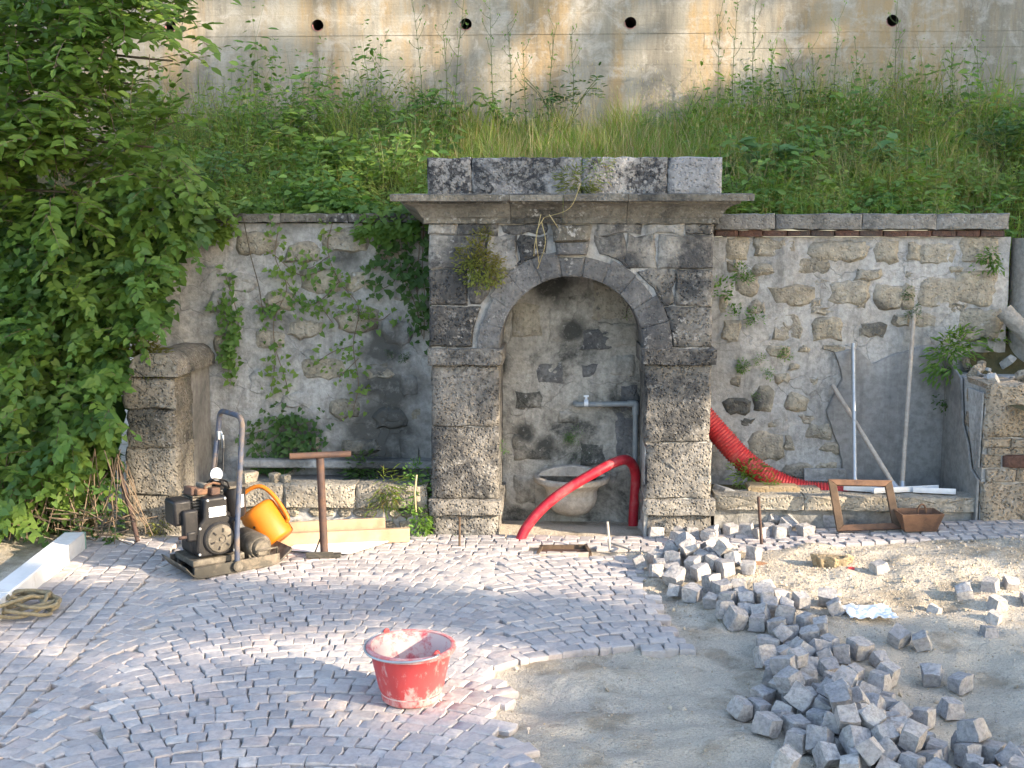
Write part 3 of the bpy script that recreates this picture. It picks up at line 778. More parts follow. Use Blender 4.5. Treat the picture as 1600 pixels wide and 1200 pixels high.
# cement render peeling from the inner face
def side_patch(name, pts, x, mat, par, th=.014):
    mm = MB(); n = len(pts)
    mm.add([(x, y, z) for y, z in pts] + [(x - th, y, z) for y, z in pts], [tuple(range(n))[::-1], tuple(range(n, 2 * n))] + [(k, (k + 1) % n, n + (k + 1) % n, n + k) for k in range(n)])
    return mm.build(name, mat, par, bevel=.004)
zz = bz(610)
side_patch('cement_render', [(YF + .02, 0), (YW - .01, 0), (YW - .01, zz + .12), (YF + .36, zz + .02), (YF + .3, zz * .72), (YF + .2, zz * .6), (YF + .14, zz * .45), (YF + .02, zz * .40)], x0 - .004, M_PLASTER, rp)
side_patch('cement_render', [(YF + .03, zz * .48), (YF + .13, zz * .52), (YF + .2, zz * .7), (YF + .25, zz * .98), (YF + .02, zz * .98)], x0 - .003, M_MORTAR, rp, .010)
# broken crown of rubble on top
for k in range(26):
    x = rg.uniform(x0, x1); y = rg.uniform(YF + .05, YW); s = rg.uniform(.03, .09)
    mm = MB(); q = Euler((rg.uniform(0, 6), rg.uniform(0, 6), rg.uniform(0, 6))).to_matrix()
    vs, fs = SETT_VARS[rg.randrange(16)]
    mm.add([q @ Vector((v[0] * s, v[1] * s * .7, v[2] * s * .7)) + Vector((x, y, bz(603) + .04 * (y - YF) / .6 + s * .25)) for v in vs], fs)
    mm.build('rubble_stone', M_TUFFP if k % 2 else M_MORTAR, rp)

# ---- troughs
def trough(px0, px1, ytop, ybot, ybase, label, side):
    a, b = P(px0, 780, YF + .04).x, P(px1, 780, YF + .04).x
    y0 = YF + .04
    t = thing('stone_trough', label, 'trough', ((a + b) / 2, y0, 0))
    z1, z0 = P((px0 + px1) / 2, ytop, y0).z, P((px0 + px1) / 2, ybot, y0).z
    n = 3
    for i in range(n):
        xa, xb = a + (b - a) * i / n, a + (b - a) * (i + 1) / n
        poly_stone('rim_slab', rect(xa + .0015, z0, xb - .0015, z1), y0, .15, M_TROUGH, t, rg, rough=.008, bev=.014, step=.04)
    mm = MB(); mm.box(((a + b) / 2, y0 + .10, z0 / 2 - .055), (b - a - .01, .12, z0 + .1)); mm.build('front_wall', M_MORTAR, t)
    mm = MB(); mm.box(((a + b) / 2, (y0 + .152 + YW + .05) / 2, z1 / 2 - .08), (b - a - .01, YW + .05 - y0 - .152, z1 + .02)); mm.build('earth_fill', M_EARTH if side else M_PLASTER, t)
    return t, a, b, y0, z0, z1
tl, ta, tb, ty, tz0, tz1 = trough(330, 668, 758, 794, 840, 'low stone trough with worn rim left of the portal', 0)
for k in range(14):
    x = ta + (tb - ta) * (k + .5) / 14 + rg.uniform(-.02, .02); hh = rg.uniform(.05, .09)
    for zz in (.03, .10):
        c = (x + rg.uniform(-.02, .02), zz)
        pts = [(c[0] + rg.uniform(.03, .05) * math.cos(q), c[1] + rg.uniform(.025, .036) * math.sin(q)) for q in (0, .8, 1.6, 2.4, 3.2, 4.0, 4.8, 5.6)]
        poly_stone('stone', pts, ty + .028, .06, M_STONE, tl, rg, rough=.008, bev=.012, step=.05)
# raised back ledge inside the left trough
mm = MB(); mm.box(((ta + tb) / 2, YW - .07, tz1 + .02), (tb - ta - .02, .12, .05)); mm.build('back_ledge', M_MORTAR, tl, bevel=.012)
tr, ra, rb, ry, rz0, rz1 = trough(1117, 1542, 776, 799, 840, 'low stone trough holding poles and red hose right of the portal', 1)

# ---- concrete retaining wall on the bank
def concrete_material():
    b = NB('board_marked_concrete'); p = b.pos()
    sp = b.scalev(p, (1.0, 1.0, 0.12)); r = b.rnd()
    c = b.mix(b.ramp(b.noise(sp, 2.3, 7, 0.62), (0.36, 0.0), (0.62, 1.0)), (0.36, 0.33, 0.27), (0.25, 0.225, 0.175))
    c = b.mix(b.ramp(b.noise(sp, 3.7, 8, 0.68), (0.46, 0.0), (0.60, 0.85)), c, (0.34, 0.235, 0.115))
    c = b.mix(b.ramp(b.noise(b.vec('ADD', sp, (7.0, 3.0, 1.0)), 2.9, 8, 0.7), (0.48, 0.0), (0.62, 0.8)), c, (0.13, 0.12, 0.10))
    c = b.mix(b.math('MULTIPLY', r, 0.15), c, (0.30, 0.28, 0.24))
    c = b.mix(b.ramp(b.noise(p, 5.5, 9, 0.75, 0.5), (0.50, 0.0), (0.62, 0.6)), c, (0.42, 0.40, 0.36))
    c = b.mix(b.ramp(b.noise(p, 60, 6, 0.75), (0.30, 0.5), (0.48, 0.0)), c, (0.2, 0.18, 0.15))
    gr = b.noise(b.scalev(p, (2.0, 1.0, 60.0)), 1.0, 5, 0.7)
    return b.done(c, 0.9, b.math('ADD', b.noise(p, 28, 6, 0.7), b.math('MULTIPLY', gr, 0.5)), 0.6, 0.008, spec=0.2)
M_CONC = concrete_material()
M_DARKPIPE = flat_mat('drain_pipe_plastic', (0.035, 0.03, 0.028), 0.6)
M_PINKPIPE = flat_mat('drain_pipe_lip', (0.30, 0.14, 0.13), 0.7)
YC = 9.2
cw_ = thing('retaining_wall', 'tall board-marked concrete retaining wall with round drain holes above the bank', 'retaining wall', (0, YC, 2.0))
holes = [(P(x, y, YC).x) for x, y in ((268, 82), (497, 62), (728, 44), (985, 34), (1394, 36))]
zh = P(985, 36, YC).z
rows = []; z = zh - .08 - 9 * .118
while z < zh - .09: rows.append((z, z + .118)); z += .118
rows.append((zh - .08, zh + .08)); z = zh + .08
for _ in range(12): rows.append((z, z + .118)); z += .118
HR = P(1000, 34, YC).x - P(985, 34, YC).x
HR = .046
for ri, (za, zb) in enumerate(rows):
    ishole = abs(za - (zh - .08)) < 1e-4
    stops = [-8.0]
    x = -8.0 + rg.uniform(1, 3)
    while x < 8:
        if not ishole or min(abs(x - h) for h in holes) > .25: stops.append(x)
        x += rg.uniform(2.2, 3.8)
    stops.append(8.0)
    if ishole:
        for h in holes: stops += [h - .08, h + .08]
        stops.sort()
    for i in range(len(stops) - 1):
        xa, xb = stops[i], stops[i + 1]; dy = rg.uniform(-.0022, .0022) if not ishole else -.003
        hole = next((h for h in holes if ishole and abs((xa + xb) / 2 - h) < .02 and xb - xa < .2), None)
        mm = MB()
        if hole is None:
            mm.box(((xa + xb) / 2, YC + .15 + dy, (za + zb) / 2), (xb - xa, .3, zb - za - .0004))
            mm.build('board_imprint', M_CONC, cw_, bevel=.0008, segs=1)
        else:
            n = 32; vs = []; fs = []
            for k in range(n):
                t = 2 * math.pi * k / n; ct, st = math.cos(t), math.sin(t); s = .08 / max(abs(ct), abs(st))
                vs += [(hole + ct * s, YC - .003, zh + st * s), (hole + ct * HR, YC - .003, zh + st * HR), (hole + ct * HR, YC + .3, zh + st * HR), (hole + ct * s, YC + .3, zh + st * s)]
            for k in range(n):
                a, b2 = 4 * k, 4 * ((k + 1) % n)
                fs += [(a, b2, b2 + 1, a + 1), (a + 1, b2 + 1, b2 + 2, a + 2), (a + 3, b2 + 3, b2, a)]
            mm.add(vs, fs); mm.build('board_imprint', M_CONC, cw_)
            mm = MB(); mm.lathe([(HR - .001, -.006), (HR - .001, .5), (0.0005, .5)], (hole, YC, zh), 24, 'y'); q = mm.build('drain_pipe', M_DARKPIPE, cw_, smooth=True)
            mm = MB(); mm.lathe([(HR - .006, -.007), (HR - .001, -.007), (HR - .001, .02), (HR - .006, .02), (HR - .006, -.007)], (hole, YC, zh), 24, 'y', a0=math.pi * .95, a1=math.pi * 1.8)
            mm.build('pipe_lip', M_PINKPIPE, q)

# ---- hillside: earth bank between wall and concrete, running down on the left
def hill_z(x, y):
    top = 1.72 + 0.62 * sstep(6.9, 9.0, y) + .06 * fbm(x * 1.5, y * 1.5)
    if x > -2.6:
        z = top if y > 6.98 else -1.0
        # behind the right return the crown of rubble and earth
        if x > 2.32: z = .75 + (top - .75) * sstep(6.6, 7.6, y)
    else:
        f = sstep(-2.72, -3.6, x) if False else min(1, (-2.6 - x) / .6)
        low = -0.05 + 1.75 * sstep(6.15, 7.5, y) + .62 * sstep(7.3, 9.0, y) + .1 * fbm(x * 2, y * 2)
        z = low
    return z
hx = list(np.arange(-9.0, 9.01, .12)); hy = [6.0, 6.15, 6.3, 6.45, 6.6, 6.75, 6.97, 6.99] + list(np.arange(7.1, 9.31, .15))
hv = [(x, y, hill_z(x, y)) for y in hy for x in hx]; n = len(hx)
hf = []
for j in range(len(hy) - 1):
    for i in range(n - 1):
        q = (j * n + i, j * n + i + 1, (j + 1) * n + i + 1, (j + 1) * n + i)
        if min(hv[k][2] for k in q) > -.5: hf.append(q)
tag(link('hillside', mesh_from('hillside', hv, hf, M_EARTH, smooth=True)), 'dark earth bank behind and beside the walls', kind='structure')
# ------------------------------------------------------------------ materials of the things
M_RUST = flat_mat('rusty_iron', (0.075, 0.048, 0.042), 0.7, .4, (0.115, 0.066, 0.046), 22, metal=.25, dlo=.45, dhi=.62, bstr=.5)
M_RUSTO = flat_mat('orange_rust', (0.155, 0.085, 0.052), 0.85, .4, (0.075, 0.043, 0.032), 18, dlo=.5, dhi=.64, bstr=.6)
M_GALV = flat_mat('galvanised_steel', (0.42, 0.44, 0.46), 0.42, .25, (0.30, 0.30, 0.29), 20, metal=.6, dlo=.55, dhi=.75)
M_ALU = flat_mat('dull_aluminium', (0.66, 0.69, 0.74), 0.45, .15, (0.48, 0.48, 0.48), 20, metal=.2, dlo=.58, dhi=.75)
M_GREYWOOD = flat_mat('grey_weathered_wood', (0.40, 0.35, 0.30), 0.8, .3, (0.28, 0.24, 0.2), 26)
M_PINE = flat_mat('raw_pine', (0.44, 0.31, 0.20), 0.75, .3, (0.30, 0.20, 0.125), 12, dlo=.55, dhi=.7)
M_OLDWOOD = flat_mat('brown_old_wood', (0.105, 0.068, 0.043), 0.85, .4, (0.05, 0.034, 0.023), 16, dlo=.48, dhi=.62, bstr=.5)
M_BLACKM = flat_mat('black_enamel', (0.014, 0.014, 0.016), 0.45, .3, (0.05, 0.046, 0.042), 16, dlo=.56, dhi=.8, spec=.25)
M_GREASE = flat_mat('oily_dirty_iron', (0.085, 0.075, 0.062), 0.7, .4, (0.22, 0.195, 0.16), 18, metal=.2, dlo=.48, dhi=.66, bstr=.6)
M_PLATE = flat_mat('worn_base_plate', (0.07, 0.065, 0.055), 0.65, .4, (0.24, 0.20, 0.155), 14, metal=.3, dlo=.5, dhi=.66, bstr=.5)
M_BLUE = flat_mat('worn_blue_paint', (0.05, 0.065, 0.105), 0.5, .35, (0.13, 0.105, 0.09), 20, dlo=.46, dhi=.6)
M_ORANGE = flat_mat('orange_plastic', (0.48, 0.145, 0.007), 0.5, .25, (0.40, 0.17, 0.05), 9, dlo=.6, dhi=.8, bstr=.08)
M_WHITEP = flat_mat('white_plastic', (0.75, 0.76, 0.78), 0.45, .08)
M_MARBLE = flat_mat('white_kerb_stone', (0.70, 0.70, 0.70), 0.6, .12, (0.55, 0.53, 0.5), 9, local=False, bstr=.2)
M_SHEET = flat_mat('white_board', (0.74, 0.74, 0.76), 0.5, .06)
M_ROPE = flat_mat('hemp_rope', (0.30, 0.25, 0.155), 0.9, .35, (0.16, 0.13, 0.08), 60, bstr=.8, bdist=.008)
M_CLOTH = flat_mat('white_cloth', (0.78, 0.79, 0.80), 0.85, .06)
M_GREYPVC = flat_mat('grey_pipe', (0.22, 0.24, 0.25), 0.45, .2, (0.34, 0.33, 0.31), 20, dlo=.55, dhi=.75)
M_GREEN = flat_mat('green_edging', (0.22, 0.36, 0.30), 0.6, .2)
M_TAN = stone_mat('tan_broken_stone', (0.45, 0.35, 0.22), (0.36, 0.28, 0.18), (0.2, 0.16, 0.11), stain=(.6, .75), pock=.5)
M_RED = flat_mat('red_plastic_hose', (0.36, 0.012, 0.026), 0.42, .25, (0.36, 0.11, 0.11), 18, dlo=.50, dhi=.74, bstr=.1)
M_REDC = flat_mat('red_corrugated_plastic', (0.44, 0.022, 0.024), 0.5, .25, (0.36, 0.14, 0.11), 14, dlo=.48, dhi=.74, bstr=.1)
def bucket_material():
    b = NB('mortar_stained_red_plastic'); p = b.obj()
    z = b.new('ShaderNodeSeparateXYZ'); b.put(z.inputs[0], p)
    k = b.noise(b.scalev(p, (1, 1, .5)), 30, 8, .7, .3)
    low = b.ramp(z.outputs[2], (0.0, .16), (.09, 0.0))          # more splashes round the foot
    m = b.ramp(b.math('ADD', k, low), (.55, 0.0), (.68, .65))
    c = b.mix(b.ramp(b.noise(p, 7, 4), (.35, 0.0), (.7, 1.0)), (0.50, 0.06, 0.06), (0.40, 0.065, 0.07))
    c = b.mix(m, c, (0.58, 0.42, 0.40))
    return b.done(c, b.math('MULTIPLY_ADD', m, .4, .42), b.noise(p, 40, 5), .3, .004)
M_BUCKET = bucket_material()
def bucket_in():
    b = NB('cement_coated_inside'); p = b.obj()
    c = b.mix(b.ramp(b.noise(p, 14, 8, .7), (.47, 0.0), (.60, 1.0)), (0.56, 0.44, 0.41), (0.46, 0.09, 0.11))
    return b.done(c, .8, b.noise(p, 50, 6), .4, .004)
M_BUCKIN = bucket_in()
M_BRIM = flat_mat('worn_red_rim', (0.52, 0.10, 0.10), 0.6, .2, (0.55, 0.36, 0.34), 18, dlo=.42, dhi=.58)

# ------------------------------------------------------------------ red bucket
c = G(643, 1091)
bk = thing('bucket', 'red plastic mason\'s bucket smeared with cement on the setts', 'bucket', (c.x, c.y, c.z + .003))
RT_, RB_, HB = .149, .107, .196
m = MB(); m.lathe([(0.0005, .004), (RB_ - .006, .0), (RB_, .006), (RB_ + .002, .03)] + [(RB_ + (RT_ - RB_) * t, HB * t) for t in (.25, .5, .75, .93, 1.0)], n=56)
m.build('body', M_BUCKET, bk, world=False, smooth=True, sharp=60)
m = MB(); m.lathe([(RT_ - .004, HB)] + [(RB_ - .004 + (RT_ - RB_) * t, HB * t) for t in (.93, .6, .3, .06)] + [(0.0005, .012)], n=56)
m.build('inner_wall', M_BUCKIN, bk, world=False, smooth=True, sharp=60)
m = MB(); m.lathe([(RT_ - .0045, HB - .002), (RT_ - .004, HB + .004), (RT_ + .004, HB + .006), (RT_ + .011, HB + .002), (RT_ + .012, HB - .012), (RT_ + .002, HB - .014)], n=56)
m.build('rim', M_BRIM, bk, world=False, smooth=True, sharp=70)
A0 = R(-46)
for k, a in enumerate((A0, A0 + math.pi)):
    m = MB(); pts = []
    for t in range(9):
        q = math.pi * t / 8; pts.append((math.cos(q) * .013, .008 + math.sin(q) * .015))
    n = len(pts); ca, sa = math.cos(a), math.sin(a)
    def tw(u, d, z): return (ca * (RT_ + d) - sa * u, sa * (RT_ + d) + ca * u, HB + z)
    m.add([tw(u, -.002, z) for u, z in pts] + [tw(u, .006, z) for u, z in pts], [tuple(range(n)), tuple(range(n, 2 * n))[::-1]] + [(i, i + n, (i + 1) % n + n, (i + 1) % n) for i in range(n)])
    m.build('handle_lug', M_BUCKET, bk, world=False, bevel=.002)
m = MB(); m.tube([((RT_ + .016) * math.cos(A0 - math.pi * t / 30), (RT_ + .016) * math.sin(A0 - math.pi * t / 30), HB + .006 - .012 * math.sin(math.pi * t / 30) + (.006 if t in (0, 30) else 0)) for t in range(31)], .0042, 8)
m.build('bail_handle', M_GALV, bk, world=False, smooth=True)

# ------------------------------------------------------------------ plate compactor
n0, n1 = G(322, 911), G(440, 884)
ang = math.atan2(n1.y - n0.y, n1.x - n0.x) * .86
ctr = G(352, 884)
pc = thing('plate_compactor', 'black petrol plate compactor with upright blue tube handle on the setts', 'plate compactor', (ctr.x, ctr.y, ctr.z + .004), (0, 0, ang))
pc.scale = (1.07, 1.07, 1.07)
PL, PWD = .43, .30
def loc(name, m, mat, par=pc, **k): return m.build(name, mat, par, world=False, **k)
# base plate: dished, ends turned up
m = MB(); vs = []; prof = [(-PL / 2 - .035, .055), (-PL / 2, .012), (-PL / 2 + .03, 0), (PL / 2 - .05, 0), (PL / 2, .012), (PL / 2 + .06, .06)]
for y in (-PWD / 2, PWD / 2): vs += [(x, y, z) for x, z in prof] + [(x, y, z + .012) for x, z in prof]
n = len(prof); q = 2 * n
fs = []
for i in range(n - 1):
    fs += [(i, i + 1, q + i + 1, q + i), (n + i, q + n + i, q + n + i + 1, n + i + 1), (i, n + i, n + i + 1, i + 1), (q + i, q + i + 1, q + n + i + 1, q + n + i)]
fs += [(0, q, q + n, n), (n - 1, 2 * n - 1, q + 2 * n - 1, q + n - 1)]
m.add(vs, fs); base = loc('base_plate', m, M_PLATE, bevel=.003)
for s in (-1, 1):
    m = MB(); m.box((.0, s * (PWD / 2 - .006), .032), (PL * .98, .010, .045)); loc('side_flange', m, M_PLATE, base, bevel=.002)
m = MB(); m.box((-.075, 0, .062), (.25, .22, .03)); m.box((-.075, -.095, .035), (.24, .02, .045)); m.box((-.075, .095, .035), (.24, .02, .045)); loc('engine_bed', m, M_GREASE, bevel=.004)
for sx in (-.17, .02):
    for sy in (-.08, .08):
        m = MB(); m.lathe([(.0005, .046), (.02, .046), (.024, .05), (.02, .0545), (.024, .059), (.0005, .06)], (sx, sy, -.014), 14); loc('rubber_mount', m, M_BLACKM, smooth=True)
# exciter housing with rounded cover at the front end
m = MB(); m.lathe([(.0005, -.10), (.05, -.10), (.062, -.085), (.062, .085), (.05, .10), (.0005, .10)], (.135, 0, .083), 26, 'y'); ex = loc('exciter_housing', m, M_GREASE, smooth=True, sharp=40)
m = MB(); m.lathe([(.0005, -.118), (.034, -.118), (.042, -.108), (.045, -.098)], (.135, 0, .083), 24, 'y'); loc('end_cover', m, M_GREASE, ex, smooth=True, sharp=40)
m = MB(); m.box((.135, 0, .035), (.11, .18, .05)); loc('exciter_foot', m, M_GREASE, bevel=.006)
# engine: crankcase, fan shroud with neck, recoil starter
EX, EZ = -.080, .175
m = MB(); m.box((EX, .02, EZ), (.19, .16, .19)); loc('crankcase', m, M_BLACKM, bevel=.02, segs=3)
sh = [(-.105, -.055), (-.085, -.09), (.07, -.09), (.10, -.06), (.105, .03), (.085, .075), (.055, .09), (.05, .185), (-.06, .185), (-.066, .095), (-.098, .05)]
m = MB(); n = len(sh)
m.add([(EX + x, -.118, EZ + z) for x, z in sh] + [(EX + x, -.055, EZ + z) for x, z in sh], [tuple(range(n)), tuple(range(n, 2 * n))[::-1]] + [(i, i + n, (i + 1) % n + n, (i + 1) % n) for i in range(n)])
shroud = loc('fan_shroud', m, M_BLACKM, bevel=.013, segs=3)
m = MB(); m.lathe([(.078, -.112), (.078, -.122), (.071, -.128), (.066, -.128)], (EX + .006, 0, EZ - .008), 36, 'y'); loc('starter_ring', m, M_BLACKM, shroud, smooth=True, sharp=40)
m = MB(); m.lathe([(.066, -.127), (.060, -.135), (.045, -.139), (.022, -.140), (.020, -.136), (.010, -.136), (.008, -.143), (.0005, -.143)], (EX + .006, 0, EZ - .008), 36, 'y'); st = loc('recoil_starter', m, M_GREASE, smooth=True, sharp=30)
for k in range(6):
    t = k * math.pi / 3 + .3
    m = MB(); m.box((EX + .006 + .042 * math.cos(t), -.1400, EZ - .008 + .042 * math.sin(t)), (.018, .004, .008), (0, -t, 0)); loc('vent_slot', m, M_BLACKM, st)
for k, (bx_, bz_) in enumerate(((-.09, -.07), (.075, -.075), (.09, .04), (-.085, .05), (-.045, .175), (.038, .175))):
    m = MB(); m.lathe([(.0005, -.1225), (.006, -.1225), (.007, -.117)], (EX + bx_, 0, EZ + bz_), 6, 'y'); loc('bolt', m, M_GALV, shroud)
m = MB(); m.tube(catmull([(EX - .02, .0, EZ + .21), (EX + .0, -.07, EZ + .26), (EX + .07, -.06, EZ + .24), (EX + .1, -.03, EZ + .2)]), .004, 6); loc('ignition_lead', m, M_BLACKM, smooth=True)
m = MB(); m.tube([(EX + .06, -.13, EZ + .065), (EX + .085, -.145, EZ + .085)], .008, 8); loc('starter_grip', m, M_BLACKM, smooth=True)
# label plate: white with a blue band and dark print lines
def label_mat():
    b = NB('engine_label_print'); p = b.obj(); sx = b.new('ShaderNodeSeparateXYZ'); b.put(sx.inputs[0], p)
    band = b.math('MULTIPLY', b.math('GREATER_THAN', sx.outputs[2], EZ + .108), b.math('LESS_THAN', sx.outputs[2], EZ + .123))
    txt = b.math('GREATER_THAN', b.noise(b.scalev(p, (1, 0, .5)), 260, 2), .52)
    up = b.math('MULTIPLY', b.math('GREATER_THAN', sx.outputs[2], EZ + .127), b.math('GREATER_THAN', b.noise(b.scalev(p, (1, 0, .6)), 330, 2), .56))
    c = b.mix(b.math('MULTIPLY', band, txt), (.72, .74, .76), (.05, .07, .18)); c = b.mix(up, c, (.2, .2, .24))
    return b.done(c, .4)
m = MB(); m.box((EX + .0, -.1195, EZ + .118), (.082, .003, .046)); loc('label_plate', m, label_mat(), bevel=.001)
# cylinder head with fins, carburettor clutter, air cleaner, muffler, tank
m = MB()
for k in range(7): m.box((EX - .01, .02, EZ + .10 + k * .014), (.15, .13, .007))
m.box((EX - .01, .02, EZ + .14), (.10, .09, .10)); loc('cooling_fins', m, M_GREASE)
m = MB(); m.box((EX - .15, -.03, EZ + .125), (.085, .12, .115)); af = loc('air_cleaner', m, M_BLACKM, bevel=.012)
m = MB(); m.box((EX - .125, -.1, EZ + .08), (.07, .04, .12)); m.box((EX - .125, -.1, EZ + .02), (.05, .05, .05)); loc('air_duct', m, M_BLACKM, bevel=.01)
m = MB(); m.tube([(EX - .13, -.11, EZ + .02), (EX - .185, -.12, EZ + .022)], .008, 10); loc('oil_filler', m, M_RUST, smooth=True)
m = MB(); m.lathe([(.0005, -.07), (.045, -.07), (.052, -.06), (.052, .06), (.045, .07), (.0005, .07)], (EX + .145, .02, EZ + .12), 22, 'z'); tk = loc('fuel_tank', m, M_BLACKM, smooth=True, sharp=40)
m = MB(); m.box((EX + .158, -.0335, EZ + .13), (.022, .003, .06), (0, 0, .25)); loc('sticker', m, M_WHITEP, tk)
m = MB(); m.box((EX + .145, .02, EZ + .198), (.10, .10, .014)); loc('tank_lid', m, M_GREASE, tk, bevel=.004)
for (x, y, z, dx, dy, dz, mt) in ((-.05, -.04, .205, .06, .05, .03, M_RUSTO), (-.02, -.02, .225, .05, .06, .03, M_GREASE), (.01, -.05, .20, .05, .05, .035, M_RUST), (-.085, -.02, .21, .035, .06, .04, M_RUST), (.05, .0, .215, .05, .05, .045, M_BLACKM)):
    m = MB(); m.box((EX + x, y, EZ + z), (dx, dy, dz), (0, .1, .3)); loc('carburettor', m, mt, bevel=.006)
m = MB(); m.tube([(EX - .04, -.05, EZ + .21), (EX - .03, -.07, EZ + .235), (EX + .01, -.06, EZ + .24), (EX + .05, -.04, EZ + .225)], .006, 8); loc('fuel_hose', m, M_RUSTO, smooth=True)
m = MB(); m.lathe([(.0005, .0), (.026, .0), (.030, .006), (.030, .014), (.024, .018), (.0005, .019)], (EX + .035, -.03, EZ + .272), 22, rot=(R(80), 0, 0)); loc('fuel_cap', m, M_WHITEP, smooth=True, sharp=40)
m = MB(); m.tube([(EX + .035, .0, EZ + .21), (EX + .035, -.01, EZ + .272)], .012, 10); loc('filler_neck', m, M_BLACKM, smooth=True)
# handle: two uprights and a top bar, pivoted on the plate sides
HX = .012
def hpath():
    p = [(HX - .02, -PWD / 2 - .005, .035), (HX - .015, -PWD / 2 - .004, .2), (HX + .015, -.135, .45), (HX + .035, -.13, .66)]
    for t in range(1, 6):
        a = math.pi / 2 * t / 6; p.append((HX + .037, -.13 + .045 * (1 - math.cos(a)), .66 + .045 * math.sin(a) + .012))
    p += [(HX + .037, -.07, .72), (HX + .037, .07, .72)]
    for t in range(1, 6):
        a = math.pi / 2 * (1 - t / 6); p.append((HX + .037, .13 - .045 * (1 - math.cos(a)), .66 + .045 * math.sin(a) + .012))
    p += [(HX + .035, .13, .66), (HX + .0, .14, .40), (HX - .01, PWD / 2 + .004, .2), (HX - .02, PWD / 2 + .005, .035)]
    return p
m = MB(); m.tube(hpath(), .0125, 12); hd = loc('handle', m, M_BLUE, smooth=True, sharp=60)
for s in (-1, 1):
    m = MB(); m.lathe([(.0005, -.016), (.024, -.016), (.024, .016), (.0005, .016)], (HX - .02, s * (PWD / 2 + .004), .035), 18, 'y'); loc('handle_pivot', m, M_GREASE, hd, smooth=True, sharp=40)
m = MB(); m.box((HX + .03, .125, .60), (.02, .03, .04)); m.tube([(HX + .035, .115, .62), (HX + .04, .10, .60), (HX + .038, .10, .54)], .006, 8); thr = loc('throttle_lever', m, M_GALV, hd, bevel=.003)
m = MB(); m.tube([(HX + .04, .10, .61), (HX + .03, .085, .45), (HX - .02, .05, .32), (EX, -.0, EZ + .22)], .0035, 6); loc('throttle_cable', m, M_BLACKM, hd, smooth=True)
m = MB(); m.tube([(.10, -.145, .05), (.10, -.15, .085), (.20, -.145, .085), (.20, -.14, .05)], .005, 8); loc('lifting_bail', m, M_GREASE, smooth=True)

# ------------------------------------------------------------------ orange can leaning on the compactor
b0 = G(424, 868)
axd = Vector((-.60, .18, .76)).normalized()
qr = axd.to_track_quat('Z', 'Y')
oc = thing('watering_can', 'orange plastic can with hoop handle tipped over behind the compactor', 'can', (0, 0, 0))
RC, HC = .096, .215
oc.rotation_mode = 'QUATERNION'; oc.rotation_quaternion = qr
low = min((qr @ Vector((math.cos(t) * RC, math.sin(t) * RC, 0))).z for t in np.linspace(0, 6.28, 40))
oc.location = (b0.x + .03, b0.y + .05, b0.z - low + .004)
m = MB(); m.lathe([(.0005, .004), (RC - .016, .0), (RC - .004, .006), (RC, .016), (RC + .002, .10), (RC + .004, HC - .03), (RC - .002, HC - .012), (RC - .02, HC), (RC - .034, HC + .002), (RC - .038, HC - .01), (RC - .03, HC - .05), (.0005, HC - .06)], n=40)
m.build('body', M_ORANGE, oc, world=False, smooth=True, sharp=55)
hv_ = [qr.inverted() @ Vector(v) for v in ((-1, 0, 0), (0, -1, 0))]
rv = (qr.inverted() @ Vector((.8, -.1, .55))); rv.z = 0; rv.normalize()
pth = [rv * (RC - .0) + Vector((0, 0, .055)), rv * (RC + .022) + Vector((0, 0, .075)), rv * (RC + .028) + Vector((0, 0, .20)), rv * (RC + .0) + Vector((0, 0, .285)), rv * (.02) + Vector((0, 0, .315)), rv * (-.045) + Vector((0, 0, .30)), rv * (-RC + .002) + Vector((0, 0, .235)), rv * (-RC + .008) + Vector((0, 0, .195))]
m = MB(); m.tube(catmull(pth), .0115, 10); m.build('handle', M_ORANGE, oc, world=False, smooth=True)
m = MB(); m.lathe([(.0005, 0), (.007, 0), (.007, .006), (.0005, .006)], rv * -.03 + (qr.inverted() @ Vector((0, -1, 0))) * (RC - .002) + Vector((0, 0, .14)), 12, 'x'); m.build('plug', M_BLACKM, oc, world=False)

# ------------------------------------------------------------------ hand tamper
b0 = G(507, 871)
tm = thing('hand_tamper', 'rusty iron T-handled hand tamper standing on the setts', 'tamper', tuple(b0))
tp = P(500, 716, b0.y + .04)
m = MB(); m.tube([b0 + Vector((0, 0, .01)), tp], .0205, 16); m.build('post', M_RUST, tm, smooth=True, sharp=60)
m = MB(); m.tube([P(452, 713, tp.y - .06), P(548, 709, tp.y + .05)], .0165, 14); m.build('handle', M_RUST, tm, smooth=True, sharp=60)
m = MB(); m.box(b0 + Vector((.0, -.0, .012)), (.17, .05, .016), (0, 0, .12)); m.box(b0 + Vector((-.02, -.022, .02)), (.14, .006, .03), (0, 0, .12)); m.build('foot_plate', M_PLATE, tm, bevel=.002)
m = MB(); m.tube([b0 + Vector((-.05, -.01, .02)), b0 + Vector((-.02, 0, .10))], .004, 6); m.build('brace_wire', M_BLACKM, tm)

# ------------------------------------------------------------------ planks and white sheet
def bar(name, label, cat, a, b, w, h, mat, group=None, bevel=.003, roll=0.0):
    a, b = Vector(a), Vector(b); d = b - a
    o = thing(name, label, cat, tuple((a + b) / 2), group=group) if False else None
    m = MB(); m.box((0, 0, 0), (d.length, w, h))
    me = m.build(name, mat, None, world=False, bevel=bevel)
    me.rotation_mode = 'QUATERNION'
    z = Vector((0, 0, 1)); x = d.normalized(); y = z.cross(x).normalized(); z = x.cross(y)
    M3 = Matrix((x, y, z)).transposed() @ Matrix.Rotation(roll, 3, 'X')
    me.rotation_quaternion = M3.to_quaternion(); me.location = (a + b) / 2
    return tag(me, label, cat, group)
a, b = G(425, 856), G(640, 847)
bar('timber_plank', 'pale pine plank on edge along the foot of the left trough', 'plank', a + Vector((0, 0, .042)), b + Vector((0, .0, .042)), .035, .074, M_PINE)
